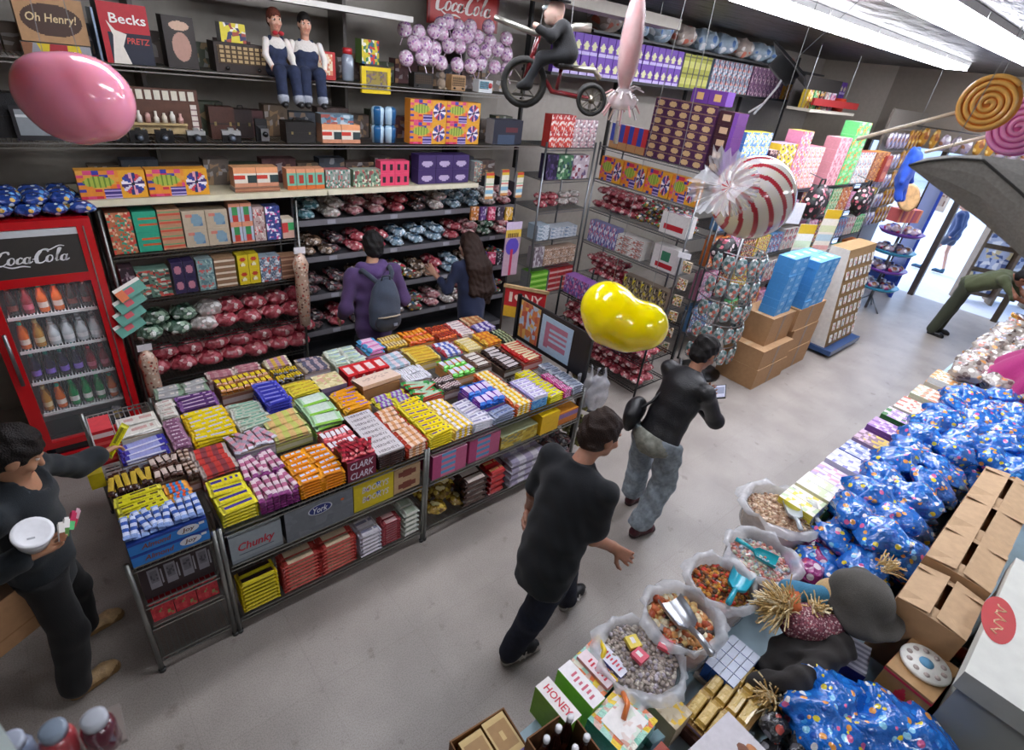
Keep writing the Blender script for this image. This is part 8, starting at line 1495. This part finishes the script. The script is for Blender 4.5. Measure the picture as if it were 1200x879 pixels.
# ------------------------------------------------------------------ things hanging from the ceiling
def wires(t, pts, P):
    mb = MB()
    for a in pts: mb.tube([tuple(a), (a[0]*.4, a[1]*.4, ZC-.004-P[2])], .0015, '#8a8a88', 4)
    mb.build('wire', 'plastic', t)
def bean(label, circ, col, d, name='jelly_bean_balloon'):
    """two fat lobes on a bent belly"""
    P = at_d(sum(c[0] for c in circ)/len(circ), sum(c[1] for c in circ)/len(circ), d); t = thing(name, label, 'hanging decoration', tuple(P)); F = Field(h=.014, k=.05)
    k_ = d/FPX*.96
    pts = [A3(at_d(c[0], c[1], d))-A3(P) for c in circ]
    for i in range(len(pts)-1): F.cap(pts[i], pts[i+1], circ[i][2]*k_, circ[i+1][2]*k_, col)
    mb = MB(); F.mesh(mb); mb.build('bean', 'balloon', t)
    wires(t, [pts[0]+V3(0, 0, circ[0][2]*k_*.9), pts[-1]+V3(0, 0, circ[-1][2]*k_*.9)], P)
bean('shiny yellow jelly bean balloon hanging over the aisle', ((711, 360, 31), (719, 373, 33), (736, 386, 25), (754, 382, 29)), '#ffe000', 3.0)
bean('shiny pink jelly bean balloon hanging before the camera shelf', ((62, 106, 28), (76, 116, 30), (92, 120, 31), (105, 116, 35)), '#f09ab4', 2.6)
# giant peppermint in clear wrap
P = at_d(882, 232, 3.2); t = thing('giant_peppermint', 'giant red and white striped peppermint in crinkled clear wrap', 'hanging decoration', tuple(P)); axv = norm(A3(at_d(849, 217, 3.0))-A3(P)); B3 = axes(axv, V3(0, 0, 1))
Mx = Matrix([list(B3[i]) for i in range(3)]).to_4x4()
def pc(u):   # swirl about local Y
    a = math.atan2(u.z, u.x)+1.1*u.y; return '#b83a48' if (a/(2*PI)*12) % 1 < .33 else '#eae4e0'
mb = MB(); n = 144; m = 72; vs, fs, us = [], [], []
for j in range(m+1):
    th = PI*j/m
    for i in range(n): a = 2*PI*i/n; u = Vector((math.sin(th)*math.cos(a), -math.cos(th), math.sin(th)*math.sin(a))); us.append(u); vs.append(u*.205)
cs = []
for j in range(m):
    for i in range(n): k = (i+1) % n; f = (j*n+i, (j+1)*n+i, (j+1)*n+k, j*n+k); fs.append(f); cs.append(pc((us[f[0]]+us[f[1]]+us[f[2]]+us[f[3]]).normalized()))
mb.add(vs, fs, cs, 0, True, Mx); mb.build('candy', 'balloon', t)
def tail(sg, seed):
    mb = MB(); vs, fs, n = [], [], 64; rr = rnd(seed)
    ph = [rr.uniform(.85, 1.15) for _ in range(n)]
    for q, (r_, y) in enumerate(((.13, .16), (.065, .205), (.028, .235), (.07, .262), (.11, .285), (.15, .3))):
        for i in range(n): a = 2*PI*i/n; w = 1+(.2*(-1)**i*(.3+.1*q))*.4; vs.append((r_*w*math.cos(a)*(ph[i] if q > 3 else 1), sg*(y+(.03*math.sin(5*a+seed) if q > 2 else 0)), r_*w*math.sin(a)*(ph[i] if q > 3 else 1)))
    for q in range(5):
        for i in range(n): j = (i+1) % n; fs.append((q*n+i, q*n+j, (q+1)*n+j, (q+1)*n+i))
    mb.add(vs, fs, '#ecECf0', 0, False, Mx); mb.build('wrapper_end', 'cello', t)
tail(1, 3); wires(t, [V3(0, 0, .22)], P)
# wrapped ice-pop like rocket sweet
P = at_d(735, 80, 2.7); t = thing('giant_candy_pop', 'tall pink and white pointed candy pop on a white stick', 'hanging decoration', tuple(P)); dn = norm(A3(at_d(722, 155, 2.75))-A3(at_d(743, 22, 2.65))); up_ = -dn; Ms = spine_axes(up_, (1, -1, 0)); Mq = Matrix([list(Ms[i]) for i in range(3)]).to_4x4()
mb = MB(); mb.lathe([(.02, -.07), (.038, .0), (.042, .1), (.034, .19), (.018, .26), (.003, .31)], lambda k, i: '#e88a84' if (i//3+k) % 2 else '#f0b8b0', 18, M=Mq); mb.build('pop', 'gloss', t); mb = MB(); mb.lathe([(.024, -.08), (.044, 0), (.048, .1), (.039, .2), (.022, .27), (.005, .32)], '#f0e8ea', 18, M=Mq); mb.lathe([(.02, -.07), (.035, -.09), (.07, -.12), (.06, -.15)], '#e8dcdc', 18, M=Mq); mb.build('wrapper', 'cello', t); mb = MB(); mb.lathe([(.011, -.31), (.011, -.06)], '#eceaf0', 10, M=Mq); mb.build('stick', 'plastic', t)
mb = MB(); rr = rnd(5)
for k in range(26): d = Mq @ Vector((rr.uniform(-1, 1), rr.uniform(-1, 1), rr.uniform(-.8, .3))).normalized(); o_ = Mq @ Vector((0, 0, -.1)); mb.tube([o_, o_+d*.06, o_+d*.1+Vector((0, 0, -.03))], .004, rr.choice(['#e0d8d8', '#d8a8a8', '#b8a090']), 4)
mb.build('ribbon', 'gloss', t); wires(t, [up_*.31], P)
# spiral lollipops
def lolly(label, p, q, d, r, c1, c2, sp_, face):
    global ZC
    P = at_d(p, q, d); t = thing('spiral_lollipop', label, 'hanging decoration', tuple(P)); f = norm(face); Mf = axes(f, V3(0, 0, 1)); L = lambda x, y, z: Vector(tuple(Mf @ V3(x, y, z)))
    mb = MB(); mb.add([L(r*math.cos(a), q_, r*math.sin(a)) for q_ in (-.03, .03) for a in np.linspace(0, 2*PI, 33)[:-1]], [tuple(range(31, -1, -1)), tuple(range(32, 64))]+[(i, (i+1) % 32, 32+(i+1) % 32, 32+i) for i in range(32)], c2, 0, True); mb.build('disc', 'gloss', t)
    mb = MB(); pts = []; n = 150
    for k in range(n): a = k/n*2*PI*4.4; rr_ = r*(.06+.94*k/n); pts.append(L(rr_*math.cos(a), .032, rr_*math.sin(a)))
    mb.tube(pts, r*.085, c1, 8); pts2 = [L(-math.cos(k/n*2*PI*4.4)*-r*(.06+.94*k/n), -.032, math.sin(k/n*2*PI*4.4)*r*(.06+.94*k/n)) for k in range(n)]; mb.tube(pts2, r*.085, c1, 8); mb.build('spiral', 'gloss', t)
    e = Vector(tuple(A3(at_d(*sp_, d+.35))-A3(P))); mb = MB(); mb.tube([e.normalized()*r*.95, e], .008, '#e8d8c0', 8); mb.build('stick', 'wood', t); wires(t, [V3(0, 0, r)], P)
lolly('giant orange spiral lollipop hanging over the counter', 1158, 122, 2.8, .092, '#f4b860', '#e8903a', (1005, 163), -A3(ray(1158, 122)))
lolly('giant pink spiral lollipop half beyond the orange one', 1197, 150, 3.0, .1, '#f0a0d4', '#dc6ab4', (1085, 178), -A3(ray(1200, 152))+V3(.3, .2, 0))
# toy tricycle with a dressed figure
P = at_d(648, 95, 2.7); t = thing('toy_tricycle', 'red and black tricycle hanging below the ceiling with a figure riding it', 'tricycle', tuple(P)); fw = norm(A3(at_d(622, 92, 2.72))-A3(at_d(690, 112, 2.72))); fw = norm(V3(fw[0], fw[1], 0)); sd = np.cross(fw, V3(0, 0, 1)); T = lambda a, b, c: Vector(tuple(fw*a+sd*b+V3(0, 0, c)))
def wheel(nm, c, r):
    mb = MB(); mb.tube([c+Vector(tuple(fw))*(r*math.cos(a))+Vector((0, 0, r*math.sin(a))) for a in np.linspace(0, 2*PI, 25)], r*.16, '#23221f', 8, caps=False); w_ = mb.build('tyre', 'rubber', t); mb = MB(); mb.tube([c+Vector(tuple(fw))*(r*.84*math.cos(a))+Vector((0, 0, r*.84*math.sin(a))) for a in np.linspace(0, 2*PI, 25)], r*.05, '#8a8476', 6, caps=False)
    for k in range(8): a = k*PI/4; mb.tube([c, c+Vector(tuple(fw))*(r*.84*math.cos(a))+Vector((0, 0, r*.84*math.sin(a)))], .0025, '#9a9488', 4)
    mb.tube([c-Vector(tuple(sd))*.02, c+Vector(tuple(sd))*.02], .014, '#7a7264', 8); mb.build('spokes', 'chrome', w_)
wheel('front', T(.125, 0, -.02), .088); wheel('rear', T(-.175, .07, -.05), .055); wheel('rear', T(-.175, -.07, -.05), .055)
mb = MB(); mb.tube([T(.125, 0, -.02), T(.1, 0, .09), T(.085, 0, .16)], .011, '#6a1c20', 8); mb.tube([T(.1, 0, .08), T(.0, 0, -.04), T(-.17, 0, -.05)], .011, '#6a1c20', 8); mb.tube([T(-.175, -.07, -.05), T(-.175, .07, -.05)], .008, '#6a1c20', 8); mb.tube([T(-.02, 0, -.03), T(-.03, 0, .06)], .009, '#6a1c20', 8); mb.build('frame', 'enamel', t)
mb = MB(); mb.tube([T(.27, -.05, .2), T(.2, -.06, .185), T(.1, -.02, .165), T(.085, 0, .165), T(.02, .04, .18), T(-.06, .07, .21), T(-.13, .08, .215)], [.011, .012, .012, .012, .013, .017, .018], '#c4c0b4', 8); mb.build('handlebar', 'chrome', t); F = Field(h=.008, k=.03); F.ell(tuple(T(-.035, 0, .065)), np.array([.05, .045, .018]), None, '#2a2826'); F.build('seat', 'leather', t, (0, 0, 0)); mb = MB(); mb.tube([T(.125, -.05, -.05), T(.125, .05, .01)], .007, '#555', 6); mb.build('pedal', 'chrome', t); mb = MB(); mb.tube([T(-.06, 0, .06), T(-.17, 0, .06), T(-.2, 0, .03)], .012, '#b0a898', 8); mb.build('rear_step', 'chrome', t)
wires(t, [A3(T(.085, 0, .17)), A3(T(-.05, 0, .07))], P)
d_ = thing('doll', 'dark dressed toy figure in a black hat riding the hanging tricycle', 'doll', tuple(P)); 
F = Field(h=.007, k=.02); hd = A3(T(.03, 0, .25)); head(F, hd, axes(fw, V3(0, 0, 1)), '#d0b0a0', s=.37); F.cap(A3(T(-.0, 0, .19)), hd, .02, .02, '#c8a090')
for q in (-1, 1): F.cap(A3(T(.09, q*.085, .185)), A3(T(.1, q*.09, .19)), .014, .012, '#c8a090')
F.build('body', 'skin', d_, (0, 0, 0))
F = Field(h=.007, k=.025, wr=.002); F.cap(A3(T(-.04, 0, .11)), A3(T(-.01, 0, .185)), .05, .045, '#0d0d0f')
for q in (-1, 1): F.chain([A3(T(-.01, q*.04, .205)), A3(T(.03, q*.075, .16)), A3(T(.085, q*.085, .18))], [.022, .018, .016], '#0d0d0f'); F.chain([A3(T(-.03, q*.03, .1)), A3(T(.06, q*.045, .08)), A3(T(.11, q*.045, -.02))], [.028, .023, .018], '#17181b'); F.cap(A3(T(.105, q*.045, -.03)), A3(T(.14, q*.045, -.035)), .017, .014, '#111')
F.build('clothes', 'cloth', d_, (0, 0, 0)); mb = MB(); hM = Matrix.Translation(Vector(tuple(hd))+Vector((0, 0, .035))); mb.lathe([(.06, 0), (.062, .006), (.04, .01), (.042, .06), (.0, .062)], '#141416', 16, M=hM); mb.build('hat', 'cloth', d_); mb = MB(); mb.ell(tuple(hd+fw*.036+V3(0, 0, .008)), (.02, .02, .01), '#c8d0d4', 8); mb.build('goggles', 'plastic', d_)
# grey hull, its nose towards the aisle
c_top = [(1065, 193), (1085, 185), (1110, 182), (1150, 182), (1200, 188), (1270, 204)]; c_sm = [(1065, 194), (1088, 189), (1118, 186), (1152, 188), (1196, 226), (1262, 292)]; c_lo = [(1066, 196), (1088, 213), (1116, 234), (1148, 258), (1180, 285), (1225, 326)]
D0 = 2.05; P = at_d(1150, 220, D0); t = thing('hull_prop', 'dark grey hull-shaped hanging prop with a seam along its side', 'hanging decoration', tuple(P)); dp = [0, .06, .12, .18, .22, .26]
mb = MB(); ring = [[A3(at_d(*c_top[k], D0+.02*k))-A3(P), A3(at_d(*c_sm[k], D0-.03*k*.5))-A3(P), A3(at_d(*c_lo[k], D0+.01*k))-A3(P)] for k in range(6)]
bk_ = A3(ray(1150, 220))
vs = []
for k in range(6):
    a, b, c = ring[k]; back = (a+c)/2+bk_*dp[k]*1.2; mids = [a, a*.5+b*.5, b, b*.75+c*.25+bk_*-.004*k, b*.4+c*.6+bk_*-.006*k, c, c*.5+back*.5+bk_*dp[k]*.2, back, a*.5+back*.5+bk_*dp[k]*.2]; vs += [tuple(v) for v in mids]
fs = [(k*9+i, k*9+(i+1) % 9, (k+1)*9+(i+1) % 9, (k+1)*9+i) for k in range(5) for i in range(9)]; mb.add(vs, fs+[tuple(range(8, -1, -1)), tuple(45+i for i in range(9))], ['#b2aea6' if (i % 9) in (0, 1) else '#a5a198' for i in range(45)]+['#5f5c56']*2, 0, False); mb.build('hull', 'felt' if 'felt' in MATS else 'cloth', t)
mb = MB(); mb.tube([tuple(ring[k][1]) for k in range(6)], .004, '#3c3a36', 5); mb.build('seam', 'cloth', t); wires(t, [ring[2][0], ring[4][0]], P)
# mortarboard and twisted streamer
P = at_d(925, 76, 3.6); t = thing('graduation_cap', 'black square cap hanging with a twisted white ribbon', 'hat', tuple(P), R(20)); mb = MB(); mb.box(-.12, -.12, .0, .12, .12, .012, '#131315'); mb.lathe([(.075, -.07), (.08, 0)], '#161618', 16); mb.build('cap', 'cloth', t); t.rotation_euler = (R(35), R(10), R(20)); mb = MB(); mb.tube([(0, 0, .01), (-.03, -.05, -.1), (.01, -.06, -.2), (-.06, -.08, -.26)], .006, '#d8d8dc', 5); mb.tube([(.01, -.06, -.19), (.06, -.03, -.27)], .006, '#d8d8dc', 5); mb.build('ribbon', 'cloth', t); wires(t, [V3(0, 0, .012)], P)
